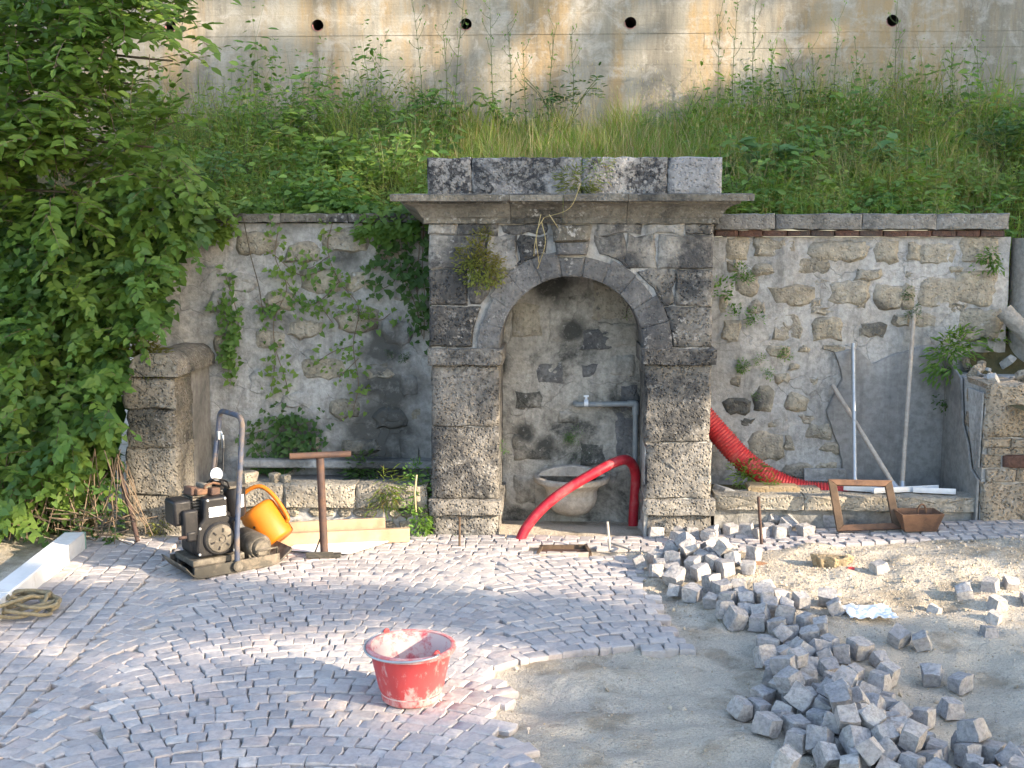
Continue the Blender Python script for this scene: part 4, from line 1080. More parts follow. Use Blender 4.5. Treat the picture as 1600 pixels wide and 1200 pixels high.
a, b = G(440, 851), G(600, 843)
bar('timber_plank', 'thin pine plank lying behind the thicker one by the left trough', 'plank', a + Vector((0, .05, .06)), b + Vector((0, .05, .06)), .02, .10, M_PINE)
pts = [G(446, 863), G(545, 869), G(612, 848), G(470, 851)]
m = MB(); m.add([p + Vector((0, 0, .010)) for p in pts] + [p + Vector((0, 0, .016)) for p in pts], [(0, 3, 2, 1), (4, 5, 6, 7), (0, 1, 5, 4), (1, 2, 6, 5), (2, 3, 7, 6), (3, 0, 4, 7)])
c = sum(pts, Vector()) / 4
t = thing('white_board', 'thin white board lying flat beneath the plank by the tamper', 'board', tuple(c)); m.build('sheet', M_SHEET, t, bevel=.001)

# ------------------------------------------------------------------ white kerb on the left
kv = VA; ku = UA
e = G(134, 856); nearp = e - kv * 2.6
t = thing('kerbstone', 'long white kerbstone edging the paving at far left', 'kerb', tuple(e))
for i, (s0, s1) in enumerate(((0.0, 1.05), (1.053, 2.1))):
    c = e - kv * ((s0 + s1) / 2) - ku * .055 + Vector((0, 0, .022))
    m = MB(); m.box((0, 0, 0), (.108, s1 - s0, .13)); q = Matrix.Rotation(AL, 3, 'Z'); m.v = [q @ v + c for v in m.v]
    m.build('kerb_block', M_MARBLE, t, bevel=.006)
c = e + kv * .006 - ku * .055 + Vector((0, 0, .02)); m = MB(); m.box((0, 0, 0), (.112, .009, .132)); q = Matrix.Rotation(AL, 3, 'Z'); m.v = [q @ v + c for v in m.v]; m.build('edging_strip', M_GREEN, t)

# ------------------------------------------------------------------ rope coil
c = G(38, 958); rr = random.Random(8); pts = []
for i in range(150):
    t = i * .235; r1 = .082 + .028 * math.sin(i * .37) + rr.uniform(-.004, .004)
    pts.append((c.x + 1.45 * r1 * math.cos(t) + .025 * math.sin(i * .09), c.y + r1 * math.sin(t) * 1.2, c.z + .012 + .024 * abs(math.sin(i * .13)) + .045 * (i / 150) + .016 * math.sin(t * 1.7)))
s0 = pts[-1]
pts += catmull([s0, (c.x - .03, c.y + .08, c.z + .13), (c.x - .06, c.y + .05, c.z + .16), (c.x - .10, c.y - .02, c.z + .06), (c.x - .12, c.y - .10, c.z + .015), (c.x - .04, c.y - .17, c.z + .012), (c.x + .08, c.y - .13, c.z + .012), (c.x + .13, c.y - .03, c.z + .02)])
m = MB(); m.tube(catmull(pts, 2), .0085, 8)
t = thing('rope', 'coil of dirty tan rope lying beside the white kerb', 'rope', tuple(c)); m.build('coil', M_ROPE, t, smooth=True)

# ------------------------------------------------------------------ stakes, rods and the leaning pipe
def rod(name, label, cat, a, b, r, mat, n=8, group=None, wig=0.0):
    a, b = Vector(a), Vector(b); pts = [a.lerp(b, t / 6) + Vector((rr.uniform(-wig, wig), rr.uniform(-wig, wig), 0)) for t in range(7)]
    m = MB(); m.tube([p - a for p in pts], r, n)
    o = m.build(name, mat, None, world=False, smooth=True, sharp=60); o.location = a
    return tag(o, label, cat, group)
a = G(216, 846); rod('iron_pipe', 'rusty iron pipe leaning in the brambles beside the left return wall', 'pipe', a, P(152, 600, a.y + .45), .0125, M_RUST, 12, wig=.004)
a = G(131, 772, .25); rod('dead_stick', 'short bare stick leaning among the brambles at far left', 'stick', P(130, 770, 6.1), P(105, 660, 6.25), .009, M_GREYWOOD, wig=.006)
a = G(718, 853); rod('marker_stake', 'thin wooden stake standing before the left pier of the portal', 'stake', a, P(718, 808, a.y), .006, M_OLDWOOD)
a = G(953, 860); rod('marker_stake', 'thin pale stake standing at the edge of the setts below the niche', 'stake', a, P(949, 815, a.y + .02), .007, M_GREYWOOD)
a = G(1190, 850); rod('iron_rod', 'thin rusty iron rod standing upright before the right trough', 'rod', a, P(1185, 776, a.y), .0085, M_RUST)
a, b = G(955, 852), G(985, 862); rod('wood_stick', 'small stick lying on the setts beside the pale stake', 'stick', a + Vector((0, 0, .012)), b + Vector((0, 0, .012)), .006, M_GREYWOOD)

# ------------------------------------------------------------------ small wooden frame round a drain
p0, p1 = G(840, 866), G(922, 864); p2, p3 = G(915, 852), G(846, 853)
t = thing('drain_frame', 'small wooden frame set round a drain in the setts below the niche', 'drain frame', tuple((p0 + p2) / 2))
for a, b in ((p0, p1), (p1, p2), (p2, p3), (p3, p0)):
    d = (b - a); m = MB(); m.box((0, 0, 0), (d.length + .02, .018, .05)); q = Matrix.Rotation(math.atan2(d.y, d.x), 3, 'Z'); m.v = [q @ v + (a + b) / 2 + Vector((0, 0, -.021)) for v in m.v]
    m.build('side_board', M_OLDWOOD if a is not p0 else M_GREYWOOD, t, bevel=.002)
m = MB(); cc = (p0 + p1 + p2 + p3) / 4; m.box(cc + Vector((0, 0, -.016)), (.24, .085, .012)); m.build('drain_cover', M_RUST, t)  # dark plate stands in for the shade of the pit inside the frame

# ------------------------------------------------------------------ basin, tap pipe and red hose in the niche
YB = YN - .085
M_BASIN = stone_mat('pale_basin_marble', (0.56, 0.52, 0.47), (0.45, 0.41, 0.37), (0.20, 0.18, 0.16), stain=(.60, .76), pock=.15, bstr=.4)
zb = P(893, 748, YN - .17).z
t = thing('stone_basin', 'pale half-round stone basin on the back wall of the niche', 'basin', (P(893, 760, YB).x, YB, zb))
br = 59 * (YN - .1) / FPX
pr = [(.0005, -.235), (.05, -.232), (.10, -.212), (.135, -.175), (.150, -.135), (.153, -.115), (.148, -.108), (.150, -.085), (.16, -.062), (.185, -.045), (br, -.030), (br + .008, -.016), (br + .006, .0), (br - .006, .006), (br - .03, .0), (br - .055, -.05), (.10, -.10), (.0005, -.12)]
m = MB(); m.lathe(pr, (0, 0, 0), 48); m.build('bowl', M_BASIN, t, world=False, smooth=True, sharp=50)
hb = [(-br * .95, .0), (br * .95, .0), (br * .8, .03), (br * .45, .055), (0, .065), (-br * .45, .055), (-br * .8, .03)]
m = MB(); n = len(hb); m.add([(x, -.03, z) for x, z in hb] + [(x, .02, z) for x, z in hb], [tuple(range(n)), tuple(range(n, 2 * n))[::-1]] + [(i, i + n, (i + 1) % n + n, (i + 1) % n) for i in range(n)])
bp = m.build('back_plate', M_BASIN, t, world=False, bevel=.006)
m = MB(); m.lathe([(.0005, -.034), (.010, -.034), (.012, -.03)], (.085, 0, .016), 14, 'y'); m.build('overflow_hole', M_DARKPIPE, bp, world=False)  # flat dark disc in place of the shaded opening

a = P(899, 632, YN - .045); b = P(990, 631, YN - .045); d = P(993, 640, YN - .045); f = P(992, 760, YN - .05)
t = thing('tap_pipe', 'grey water pipe bent down the right side of the niche', 'pipe', tuple(a))
m = MB(); m.tube([a + Vector((0, .06, 0)), a + Vector((0, .012, 0)), a + Vector((.01, 0, 0)), b], .0155, 12); m.build('pipe', M_GREYPVC, t, smooth=True, sharp=60)
m = MB(); m.tube(catmull([b + Vector((-.035, 0, 0)), b, Vector((d.x, b.y, b.z - .006)), d, d + Vector((0, 0, -.03))]), .021, 12); m.build('elbow', M_GREYPVC, t, smooth=True, sharp=60)
m = MB(); m.tube([d, f], .0155, 12); m.build('downpipe', M_GREYPVC, t, smooth=True, sharp=60)
v = P(916, 630, YN - .045); m = MB(); m.tube([v + Vector((-.012, 0, 0)), v + Vector((.012, 0, 0))], .022, 14); m.tube([v, v + Vector((0, 0, .04))], .008, 8); m.box(v + Vector((0, 0, .042)), (.03, .012, .01)); m.build('valve', M_ALU, t, smooth=True, sharp=40)

pth = [P(988, 846, 6.58), P(990, 800, 6.58), P(993, 755, 6.57), P(991, 732, 6.54), P(980, 719, 6.47), P(962, 722, 6.38), P(930, 738, 6.32), P(880, 768, 6.27), P(845, 797, 6.23), P(822, 825, 6.20), P(812, 846, 6.18)]
t = thing('red_hose', 'dark red plastic hose looping out of the niche in front of the basin', 'hose', tuple(pth[0]))
dense = catmull(pth, 30); pp = [dense[0]]; acc = 0.0
for i in range(1, len(dense)):
    a, b = dense[i - 1], dense[i]; seg = (b - a).length; s0 = 0.0
    while acc + seg - s0 >= .0035:
        s0 += .0035 - acc; acc = 0.0; pp.append(a.lerp(b, s0 / seg))
    acc += seg - s0
m = MB(); m.tube(pp, [.028 + (.0006, .0006, -.0006)[i % 3] for i in range(len(pp))], 16); m.build('hose', M_RED, t, smooth=True)

# ------------------------------------------------------------------ red corrugated conduit in the right trough
pth = [P(1095, 645, 6.66), P(1128, 683, 6.62), P(1165, 722, 6.58), P(1210, 752, 6.55), P(1255, 768, 6.53), P(1300, 772, 6.50), P(1345, 772, 6.50), P(1375, 775, 6.50)]
dense = catmull(pth, 40); L = 0.0; out = [dense[0]]; acc = 0.0
for i in range(1, len(dense)):
    a, b = dense[i - 1], dense[i]; seg = (b - a).length; s0 = 0.0
    while acc + seg - s0 >= .0045:
        s0 += .0045 - acc; acc = 0.0; out.append(a.lerp(b, s0 / seg))
    acc += seg - s0
rads = [.064 + (.0035, .0035, -.003, -.003)[i % 4] for i in range(len(out))]
t = thing('corrugated_conduit', 'thick red corrugated conduit curving down behind the right trough', 'conduit', tuple(out[0]))
m = MB(); m.tube(out, rads, 20); m.build('conduit', M_REDC, t, smooth=True, sharp=80)

# ------------------------------------------------------------------ rakes with long handles
def rake(label, top, foot, mat, r, heada, headb, hw=.045, hh=.012, group='long-handled levelling rakes'):
    t = thing('levelling_rake', label, 'rake', tuple(foot), group=group)
    m = MB(); m.tube([top, foot], r, 12); m.build('handle', mat, t, smooth=True, sharp=60)
    a, b = (Vector((q.x, q.y, rz1 + .013)) for q in (Vector(heada), Vector(headb))); d = b - a
    m = MB(); m.box((0, 0, 0), (d.length, hw, hh)); m.box((0, -hw / 2 + .003, hh), (d.length, .006, hh * 2.2))
    q = d.to_track_quat('X', 'Z'); m.v = [q @ v + (a + b) / 2 for v in m.v]; m.build('head', M_ALU, t, bevel=.002)
    u = (Vector(top) - Vector(foot)).normalized()
    m = MB(); m.tube([Vector(foot) - u * .01, Vector(foot) + u * .06], [r * 2.0, r * 1.25], 12); m.build('socket', M_GALV, t, smooth=True, sharp=50)
yk = 6.52
rake('rake with galvanised handle standing upright against the right wall', P(1333, 537, YW - .035), P(1336, 768, yk), M_GALV, .0125, P(1318, 768, 6.44), P(1392, 778, 6.37))
rake('rake with pale wooden handle slanting to the left above the rusty frame', P(1301, 602, YW - .03), P(1403, 768, yk - .06), M_GREYWOOD, .013, P(1362, 779, 6.36), P(1463, 768, 6.46))
rake('rake with tallest grey handle leaning in the right corner of the wall', P(1428, 490, YW - .03), P(1409, 768, yk + .05), M_GREYWOOD, .0125, P(1425, 775, 6.40), P(1492, 780, 6.36))

# ------------------------------------------------------------------ rusty frame and tray
bl, brr = G(1307, 832), G(1407, 828); tl_, tr_ = P(1293, 750, 6.262), P(1392, 752, 6.262)
bl += Vector((0, 0, .004)); brr += Vector((0, 0, .004))
t = thing('square_frame', 'rusty brown square frame leaning against the right trough', 'frame', tuple((bl + brr) / 2))
cen = (bl + brr + tl_ + tr_) / 4; nrm = (brr - bl).cross(tl_ - bl).normalized()
if nrm.y > 0: nrm = -nrm
inn = [cen + (q - cen) * .76 for q in (bl, brr, tr_, tl_)]; out_ = [bl, brr, tr_, tl_]
for k in range(4):
    a, b, c, d = out_[k], out_[(k + 1) % 4], inn[(k + 1) % 4], inn[k]
    m = MB(); th = nrm * .036
    m.add([a, b, c, d, a + th, b + th, c + th, d + th], [(0, 1, 2, 3), (7, 6, 5, 4), (0, 4, 5, 1), (1, 5, 6, 2), (2, 6, 7, 3), (3, 7, 4, 0)])
    m.build('frame_bar', M_OLDWOOD if k in (1, 3) else M_RUSTO, t, bevel=.003)
f0 = G(1438, 832); w1, d1, w2, d2, hh = .115, .075, .085, .052, .10
t = thing('iron_tray', 'rusty square iron tray with ring handle standing beside the frame', 'tray', tuple(f0 + Vector((0, .055, .003))), (0, 0, R(5)))
m = MB()
def ringv(w, d, z): return [(-w, -d, z), (w, -d, z), (w, d, z), (-w, d, z)]
th = .006
vs = ringv(w2, d2, 0) + ringv(w1, d1, hh) + ringv(w1 - th, d1 - th, hh) + ringv(w2 - th, d2 - th, .03)
fs = [(3, 2, 1, 0), (12, 13, 14, 15)]
for a in (0, 4, 8):
    for k in range(4): fs.append((a + k, a + (k + 1) % 4, a + 4 + (k + 1) % 4, a + 4 + k))
m.add(vs, fs); m.build('body', M_RUSTO, t, world=False, bevel=.002)
m = MB(); m.tube([(.02 + .022 * math.cos(q), .0, .098 + .038 * math.sin(q)) for q in np.linspace(-.6, math.pi + .6, 18)], .005, 8); m.build('ring_handle', M_RUSTO, t, world=False, smooth=True)

# ------------------------------------------------------------------ blocks in and on the troughs
def chunk(name, label, cat, p, d, mat, rot=(0, 0, 0), group=None, k=None):
    vs, fs = SETT_VARS[rr.randrange(16) if k is None else k]
    m = MB(); m.add([(v[0] * d[0], v[1] * d[1], (v[2] + .8) / .8 * d[2]) for v in vs], fs)
    o = m.build(name, mat, None, world=False, smooth=True, sharp=35); o.location = p; o.rotation_euler = rot
    return tag(o, label, cat, group)
def on_right(px, y): q = P(px, 780, y); return Vector((q.x, y, rz1 - .068))
chunk('stone_block', 'rough tan stone block lying on the right trough by the conduit', 'stone', on_right(1204, 6.46) + Vector((0, 0, .0)), (.28, .13, .10), M_TAN)
chunk('stone_block', 'small dark stone on the right trough next to the red conduit', 'stone', on_right(1262, 6.44), (.12, .10, .09), M_ROUGHP)
chunk('stone_block', 'grey wedge of stone at the foot of the portal in the right trough', 'stone', on_right(1130, 6.44), (.10, .12, .08), M_MORTAR, (0, .3, .4))
q = P(1288, 742, YW - .05)
o = MB().box((0, 0, 0), (.245, .035, .075)).build('stone_slab', M_MORTAR, None, world=False, bevel=.004); o.location = q; tag(o, 'small white slab on edge against the right wall', 'slab')
zl = tz1
for i, (px, w, d, h, lb) in enumerate(((387, .095, .08, .062, 'largest loose stone on the left trough rim'), (430, .05, .045, .055, 'middle one of the three loose stones on the left trough rim'), (447, .042, .04, .045, 'smallest loose stone on the left trough rim, nearest the tamper'))):
    q = P(px, 760, YF + .11); chunk('loose_stone', lb, 'stone', (q.x, YF + .11, zl - .002), (w, d, h), M_TROUGH, (0, 0, rr.uniform(0, 1)))
# worn half round of stone, scraps and cloth on the sand
c = G(1301, 884, -.01); m = MB(); n = 14; top = []; bot = []
for k in range(n + 1):
    a = math.pi + math.pi * k / n; r1 = .105 + .012 * math.sin(k * 2.1)
    top.append((r1 * math.cos(a), r1 * .75 * math.sin(a) + .03, .052 + .01 * math.sin(k * 1.3))); bot.append((r1 * .82 * math.cos(a), r1 * .62 * math.sin(a) + .03, -.012))
m.add(top + bot, [tuple(range(n + 1)), tuple(range(n + 1, 2 * n + 2))[::-1]] + [(i, i + n + 1, (i + 1) % (n + 1) + n + 1, (i + 1) % (n + 1)) for i in range(n + 1)])
o = m.build('broken_stone', M_TAN, None, world=False, bevel=.005); o.location = c; tag(o, 'broken half-round tan stone lying on the gravel', 'stone')
c = G(1328, 892, -.01); m = MB(); m.add([(-.02, 0, .004), (.02, -.006, .004), (.026, .012, .016), (-.012, .014, .012), (0, .004, .02)], [(0, 1, 4), (1, 2, 4), (2, 3, 4), (3, 0, 4), (0, 3, 2, 1)])
o = m.build('plastic_scrap', M_REDC, None, world=False); o.location = c; tag(o, 'tiny red plastic scrap beside the broken tan stone', 'scrap')
c = G(1187, 887, -.01); m = MB(); m.box((0, 0, .02), (.09, .012, .02), (0, .25, .5)); m.box((.03, .012, .012), (.05, .05, .006), (.2, .1, .3)); o = m.build('rusty_bracket', M_RUSTO, None, world=False); o.location = c; tag(o, 'rusty iron bracket lying beside the sett heap', 'scrap')
c = G(1358, 962, -.02); m = MB(); n = 26; vs = []
for j in range(n):
    for i in range(n):
        u, v = i / (n - 1) * 2 - 1, j / (n - 1) * 2 - 1
        r1 = 1 - .16 * abs(fbm(u * 1.5, v * 1.5, 4)) ; x, y = u * .105 * r1 + .012 * fbm(v * 3, u * 2, 7), v * .085 * r1 + .014 * fbm(u * 3, v, 3)
        z = .010 + .030 * abs(fbm(u * 2.6, v * 2.6, 1)) * 1.8 * (1 - .5 * max(abs(u), abs(v))) + .012 * abs(math.sin(7 * u + 3 * v + 3 * fbm(u * 2, v * 2, 9)))
        vs.append((x, y, z))
m.add(vs, [(j * n + i, j * n + i + 1, (j + 1) * n + i + 1, (j + 1) * n + i) for j in range(n - 1) for i in range(n - 1)])
o = m.build('cloth', M_CLOTH, None, world=False, smooth=True, recalc=False); o.location = (c.x, c.y, ground_z(c.x, c.y) - .002); tag(o, 'crumpled white cloth thrown down on the sand', 'cloth')
# upper right: concrete post, splintered boards on the return wall
M_POST = stone_mat('grey_cement_pipe', (0.40, 0.38, 0.35), (0.33, 0.31, 0.28), (0.15, 0.14, 0.12), stain=(.58, .75), pock=.2)
c = P(1608, 480, 6.95); m = MB(); m.tube([Vector((c.x, 6.95, .8)), Vector((c.x, 6.95, P(1608, 372, 6.95).z))], .115, 24)
o = m.build('concrete_pipe', M_POST, None, smooth=True, sharp=50); tag(o, 'grey concrete pipe standing upright at the end of the right wall', 'pipe')
m = MB(); m.tube([P(1568, 485, 6.8), P(1640, 560, 6.7)], .05, 14); o = m.build('concrete_pipe', M_POST, None, smooth=True, sharp=50); tag(o, 'slanting grey pipe below the upright one at the right edge', 'pipe')
for i, (a, b, w, lb) in enumerate((((1560, 600), (1640, 606), .03, 'long splintered board on top of the right return wall'), ((1566, 597), (1610, 586), .022, 'short pale splinter of wood atop the right return wall'), ((1580, 590), (1650, 592), .04, 'broad weathered board atop the right return wall'))):
    bar('broken_board', lb, 'board', P(a[0], a[1], YF + .10 + .08 * i), P(b[0], b[1], YF + .06 + .12 * i), w, .014, M_PINE if i != 2 else M_GREYWOOD, group='broken boards on the right return wall')
# ------------------------------------------------------------------ plants
M_LEAF_TREE = leaf_mat('tree_leaf', (0.065, 0.125, 0.022), (0.12, 0.205, 0.035), (0.155, 0.23, 0.04), trans=.4)  # third tone puts yellow sunlit patches into the leaf colour
M_LEAF_CREEP = leaf_mat('creeper_leaf', (0.06, 0.13, 0.028), (0.11, 0.205, 0.04), (0.17, 0.24, 0.045), trans=.4)
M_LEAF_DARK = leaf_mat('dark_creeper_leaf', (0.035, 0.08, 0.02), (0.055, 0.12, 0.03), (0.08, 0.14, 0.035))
M_LEAF_BANK = leaf_mat('weed_leaf', (0.075, 0.16, 0.04), (0.13, 0.24, 0.055), (0.17, 0.25, 0.05), trans=.4)
M_LEAF_BLUE = leaf_mat('burdock_leaf', (0.075, 0.165, 0.065), (0.12, 0.23, 0.09), (0.11, 0.21, 0.065), trans=.4)
M_GRASS = leaf_mat('grass_blade', (0.11, 0.215, 0.038), (0.21, 0.30, 0.065), (0.28, 0.30, 0.09), dry=.14, trans=.4)
M_DRY = leaf_mat('dry_grass', (0.36, 0.30, 0.15), (0.42, 0.36, 0.20), (0.30, 0.24, 0.12), trans=.2)
M_FERN = leaf_mat('ochre_fern', (0.10, 0.14, 0.025), (0.17, 0.20, 0.045), (0.22, 0.17, 0.055))
M_TUFT = leaf_mat('wall_tuft', (0.05, 0.14, 0.03), (0.10, 0.22, 0.04), (0.16, 0.26, 0.05), trans=.4)
M_STEM = flat_mat('green_stem', (0.10, 0.13, 0.05), 0.7, .3, local=False)
M_BARK = flat_mat('bark', (0.10, 0.08, 0.055), 0.9, .4, (0.05, 0.045, 0.035), 20, local=False, bstr=.8)
M_TWIG = flat_mat('dry_twig', (0.17, 0.125, 0.085), 0.9, .4, local=False)
nr = np.random.default_rng(4)
OV = np.array([(0, 0, 0), (.28, .40, .05), (.66, .36, .03), (1, 0, -.10), (.66, -.36, .03), (.28, -.40, .05)])
LN = np.array([(0, 0, 0), (.3, .5, .03), (.7, .40, .0), (1, 0, -.12), (.7, -.40, .0), (.3, -.5, .03)])
HT = np.array([(.10, 0, 0), (-.06, .40, .03), (.42, .46, .05), (1, 0, -.12), (.42, -.46, .05), (-.06, -.40, .03)])
def unit(a): return a / np.maximum(1e-9, np.linalg.norm(a, axis=1, keepdims=True))
def leaf_geo(Pn, D, U, L, Wd, shape=OV):
    D = unit(D); S_ = unit(np.cross(D, U)); U2 = np.cross(S_, D)
    N = len(Pn)
    v = (Pn[:, None, :] + D[:, None, :] * (shape[None, :, 0:1] * L[:, None, None]) + S_[:, None, :] * (shape[None, :, 1:2] * Wd[:, None, None]) + U2[:, None, :] * (shape[None, :, 2:3] * L[:, None, None]))
    base = (np.arange(N) * 6)[:, None]
    f = np.concatenate([base + np.array([[0, 1, 2, 3]]), base + np.array([[0, 3, 4, 5]])], 0)
    return v.reshape(-1, 3), f
def np_mesh(name, v, f, mat, smooth=False):
    me = bpy.data.meshes.new(name); nf, k = f.shape
    me.vertices.add(len(v)); me.vertices.foreach_set('co', v.astype(np.float32).ravel())
    me.loops.add(nf * k); me.loops.foreach_set('vertex_index', f.astype(np.int32).ravel())
    me.polygons.add(nf); me.polygons.foreach_set('loop_start', np.arange(0, nf * k, k, dtype=np.int32))
    try: me.polygons.foreach_set('loop_total', np.full(nf, k, dtype=np.int32))
    except Exception: pass
    if smooth: me.polygons.foreach_set('use_smooth', np.ones(nf, dtype=bool))
    me.materials.append(mat); me.update(calc_edges=True); me.validate()
    return me
class Leaves:
    def __init__(s): s.p, s.d, s.u, s.l, s.w = [], [], [], [], []
    def add(s, p, d, u, l, w):
        s.p.append(tuple(p)); s.d.append(tuple(d)); s.u.append(tuple(u)); s.l.append(l); s.w.append(w)
    def arr(s): return np.array(s.p), np.array(s.d), np.array(s.u), np.array(s.l), np.array(s.w)
    def build(s, name, mat, parent=None, shape=OV, kind=None):
        p, d, u, l, w = s.arr()
        if parent is not None: p = p - np.array(origin_of(parent))
        v, f = leaf_geo(p, d, u, l, w, shape)
        o = link(name, np_mesh(name, v, f, mat), parent)
        return tag(o, kind=kind) if kind else o
pr_ = random.Random(9)
def rv3(s=1.0): return Vector((pr_.uniform(-s, s), pr_.uniform(-s, s), pr_.uniform(-s, s)))
def twig(lv, p, d, length, n, l, w, droop=.25, face=Vector((0, -.55, .8)), stems=None, r=.0025):
    """leaves set alternately along a drooping twig"""
    p = Vector(p); d = Vector(d).normalized(); pts = [p.copy()]
    for i in range(n):
        t = (i + 1) / n
        d = (d + Vector((0, 0, -droop / n)) + rv3(.10)).normalized(); p = p + d * (length / n); pts.append(p.copy())
        side = d.cross(Vector((0, 0, 1))); side = side.normalized() if side.length > .05 else Vector((1, 0, 0))
        s = 1 if i % 2 else -1
        ld = (d * pr_.uniform(.3, .8) + side * s * pr_.uniform(.6, 1.1) + Vector((0, -.15, -.12)) + rv3(.25))
        if i == n - 1: ld = d
        k = l * pr_.uniform(.65, 1.15) * (1 - .25 * t)
        lv.add(p, ld, face + rv3(.55), k, k * w / l)
    if stems is not None: stems.tube(pts, [r * (1 - .7 * i / len(pts)) for i in range(len(pts))], 4, cap=False)
def sample_poly(poly):
    xs = [q[0] for q in poly]; ys = [q[1] for q in poly]
    while True:
        x, y = pr_.uniform(min(xs), max(xs)), pr_.uniform(min(ys), max(ys))
        if in_poly(x, y, poly): return x, y

# ---- tree at the left
TREE_PX = [(-90, -90), (262, -90), (262, 30), (285, 60), (235, 95), (205, 60), (150, 55), (135, 100), (210, 125), (235, 165), (258, 235), (200, 320), (60, 345), (-90, 380)]
tree = thing('broadleaf_tree', 'leafy green tree overhanging the bank at upper left', 'tree', (-4.3, 6.9, 0.2))
tb = Vector((-4.3, 6.9, .1))
m = MB(); m.tube(catmull([tb, tb + Vector((.1, -.05, 1.2)), tb + Vector((-.05, -.1, 2.3)), tb + Vector((.15, -.1, 3.6)), tb + Vector((.1, -.2, 5.0))]), [.11 - .0028 * i for i in range(25)], 12); m.build('trunk', M_BARK, tree, smooth=True)
lv = Leaves(); st = MB()
limbs = [((.0, -.05, 1.7), P(60, 150, 6.2)), ((.0, -.1, 2.2), P(200, 130, 6.4)), ((.05, -.1, 2.6), P(230, 60, 6.3)), ((.05, -.1, 1.9), P(240, 230, 6.3)), ((.05, -.1, 3.0), P(160, -40, 6.2)), ((0, 0, 1.5), P(120, 300, 6.1)), ((.05, -.1, 2.4), P(270, 95, 6.5))]
lends = []
for a, b in limbs:
    a = tb + Vector(a); mid = a.lerp(b, .5) + Vector((0, 0, .15))
    path = catmull([a, mid, b], 8); q = MB(); q.tube(path, [.018 - .0008 * i for i in range(len(path))], 8); q.build('branch', M_BARK, tree, smooth=True); lends += path[5:]
clus = []
for i in range(105):
    x, y = sample_poly(TREE_PX); clus.append(P(x, y, 5.75 + 1.2 * pr_.random()))
for i in range(1250):
    p = clus[i % 105] + Vector((pr_.gauss(0, .11), pr_.gauss(0, .11), pr_.gauss(0, .065))); tgt = min(lends, key=lambda e: (e - p).length)
    d = (p - tgt).normalized() * .6 + Vector((.45, -.35, .1)) + rv3(.5)
    twig(lv, p - d.normalized() * .12, d, pr_.uniform(.2, .36), pr_.randint(7, 10), .098, .054, droop=.5, stems=st)
for a, b in ((P(250, 90, 6.5), P(372, 72, 6.6)), (P(200, 20, 6.4), P(300, 30, 6.4)), (P(230, 110, 6.4), P(330, 88, 6.5))):
    twig(lv, a, b - a, (b - a).length, 12, .07, .034, droop=.12, stems=st)
st.build('twigs', M_TWIG, tree, recalc=False)['kind'] = 'stuff'
# the nearest leaves singly, the rest as one crown
p, d, u, l, w = lv.arr()
order = np.argsort(p[:, 1]); inside = [i for i in order if 10 < (lambda q: 800 + FPX * (Vector(q) - _C).dot(_cr) / (Vector(q) - _C).dot(_cf))(p[i]) and p[i][2] < 3.2][:220]
v1, f1 = leaf_geo(np.zeros((1, 3)), np.array([[1., 0, 0]]), np.array([[0, 0, 1.]]), np.array([1.]), np.array([.47]))
lm = np_mesh('leaf', v1, f1, M_LEAF_TREE); o0 = origin_of(tree)
for i in inside:
    D = Vector(d[i]).normalized(); Sd = D.cross(Vector(u[i])).normalized(); U2 = Sd.cross(D)
    q = Matrix((D, -Sd, U2)).transposed().to_quaternion()
    o = link('leaf', lm, tree, Vector(p[i]) - o0, None, (l[i],) * 3); o.rotation_mode = 'QUATERNION'; o.rotation_quaternion = q
keep = np.ones(len(p), bool); keep[inside] = False
v, f = leaf_geo(p[keep] - np.array(o0), d[keep], u[keep], l[keep], w[keep]); tag(link('crown', np_mesh('crown', v, f, M_LEAF_TREE), tree), kind='stuff')

# ---- bramble and creeper thicket below it
HEDGE_PX = [(-90, 320), (120, 300), (250, 255), (320, 280), (345, 325), (305, 375), (262, 425), (258, 470), (262, 500), (230, 505), (200, 525), (188, 575), (190, 640), (180, 720), (150, 770), (60, 800), (-90, 830)]
hedge = thing('bramble_thicket', 'dense green bramble and creeper thicket left of the return wall', 'thicket', (-3.4, 6.4, 0))
lv = Leaves(); lv2 = Leaves(); st = MB()
for i in range(1500):
    x, y = sample_poly(HEDGE_PX)
    Y = 6.18 + .42 * fbm(x * .016, y * .016, 2.0) * 1.8 + pr_.uniform(-.05, .3) - .1 * sstep(500, 760, y)
    if x > 255 and y < 480: Y = max(Y, 6.5) + (.2 if x > 300 else 0)
    p = P(x, y, Y); d = Vector((pr_.uniform(-.6, .7), -.55, pr_.uniform(-.5, .4)))
    twig(lv if pr_.random() < .8 else lv2, p, d, pr_.uniform(.12, .26), pr_.randint(5, 9), .072, .052, droop=.5, face=Vector((0, -.7, .7)), stems=st if i % 3 == 0 else None, r=.002)
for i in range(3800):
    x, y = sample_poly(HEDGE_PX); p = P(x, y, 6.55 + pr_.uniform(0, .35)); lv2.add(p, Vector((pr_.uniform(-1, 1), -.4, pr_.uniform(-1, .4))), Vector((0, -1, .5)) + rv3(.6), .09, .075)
lv.build('foliage', M_LEAF_CREEP, hedge, HT, 'stuff'); lv2.build('inner_foliage', M_LEAF_DARK, hedge, HT, 'stuff'); st.build('stems', M_TWIG, hedge, recalc=False)['kind'] = 'stuff'
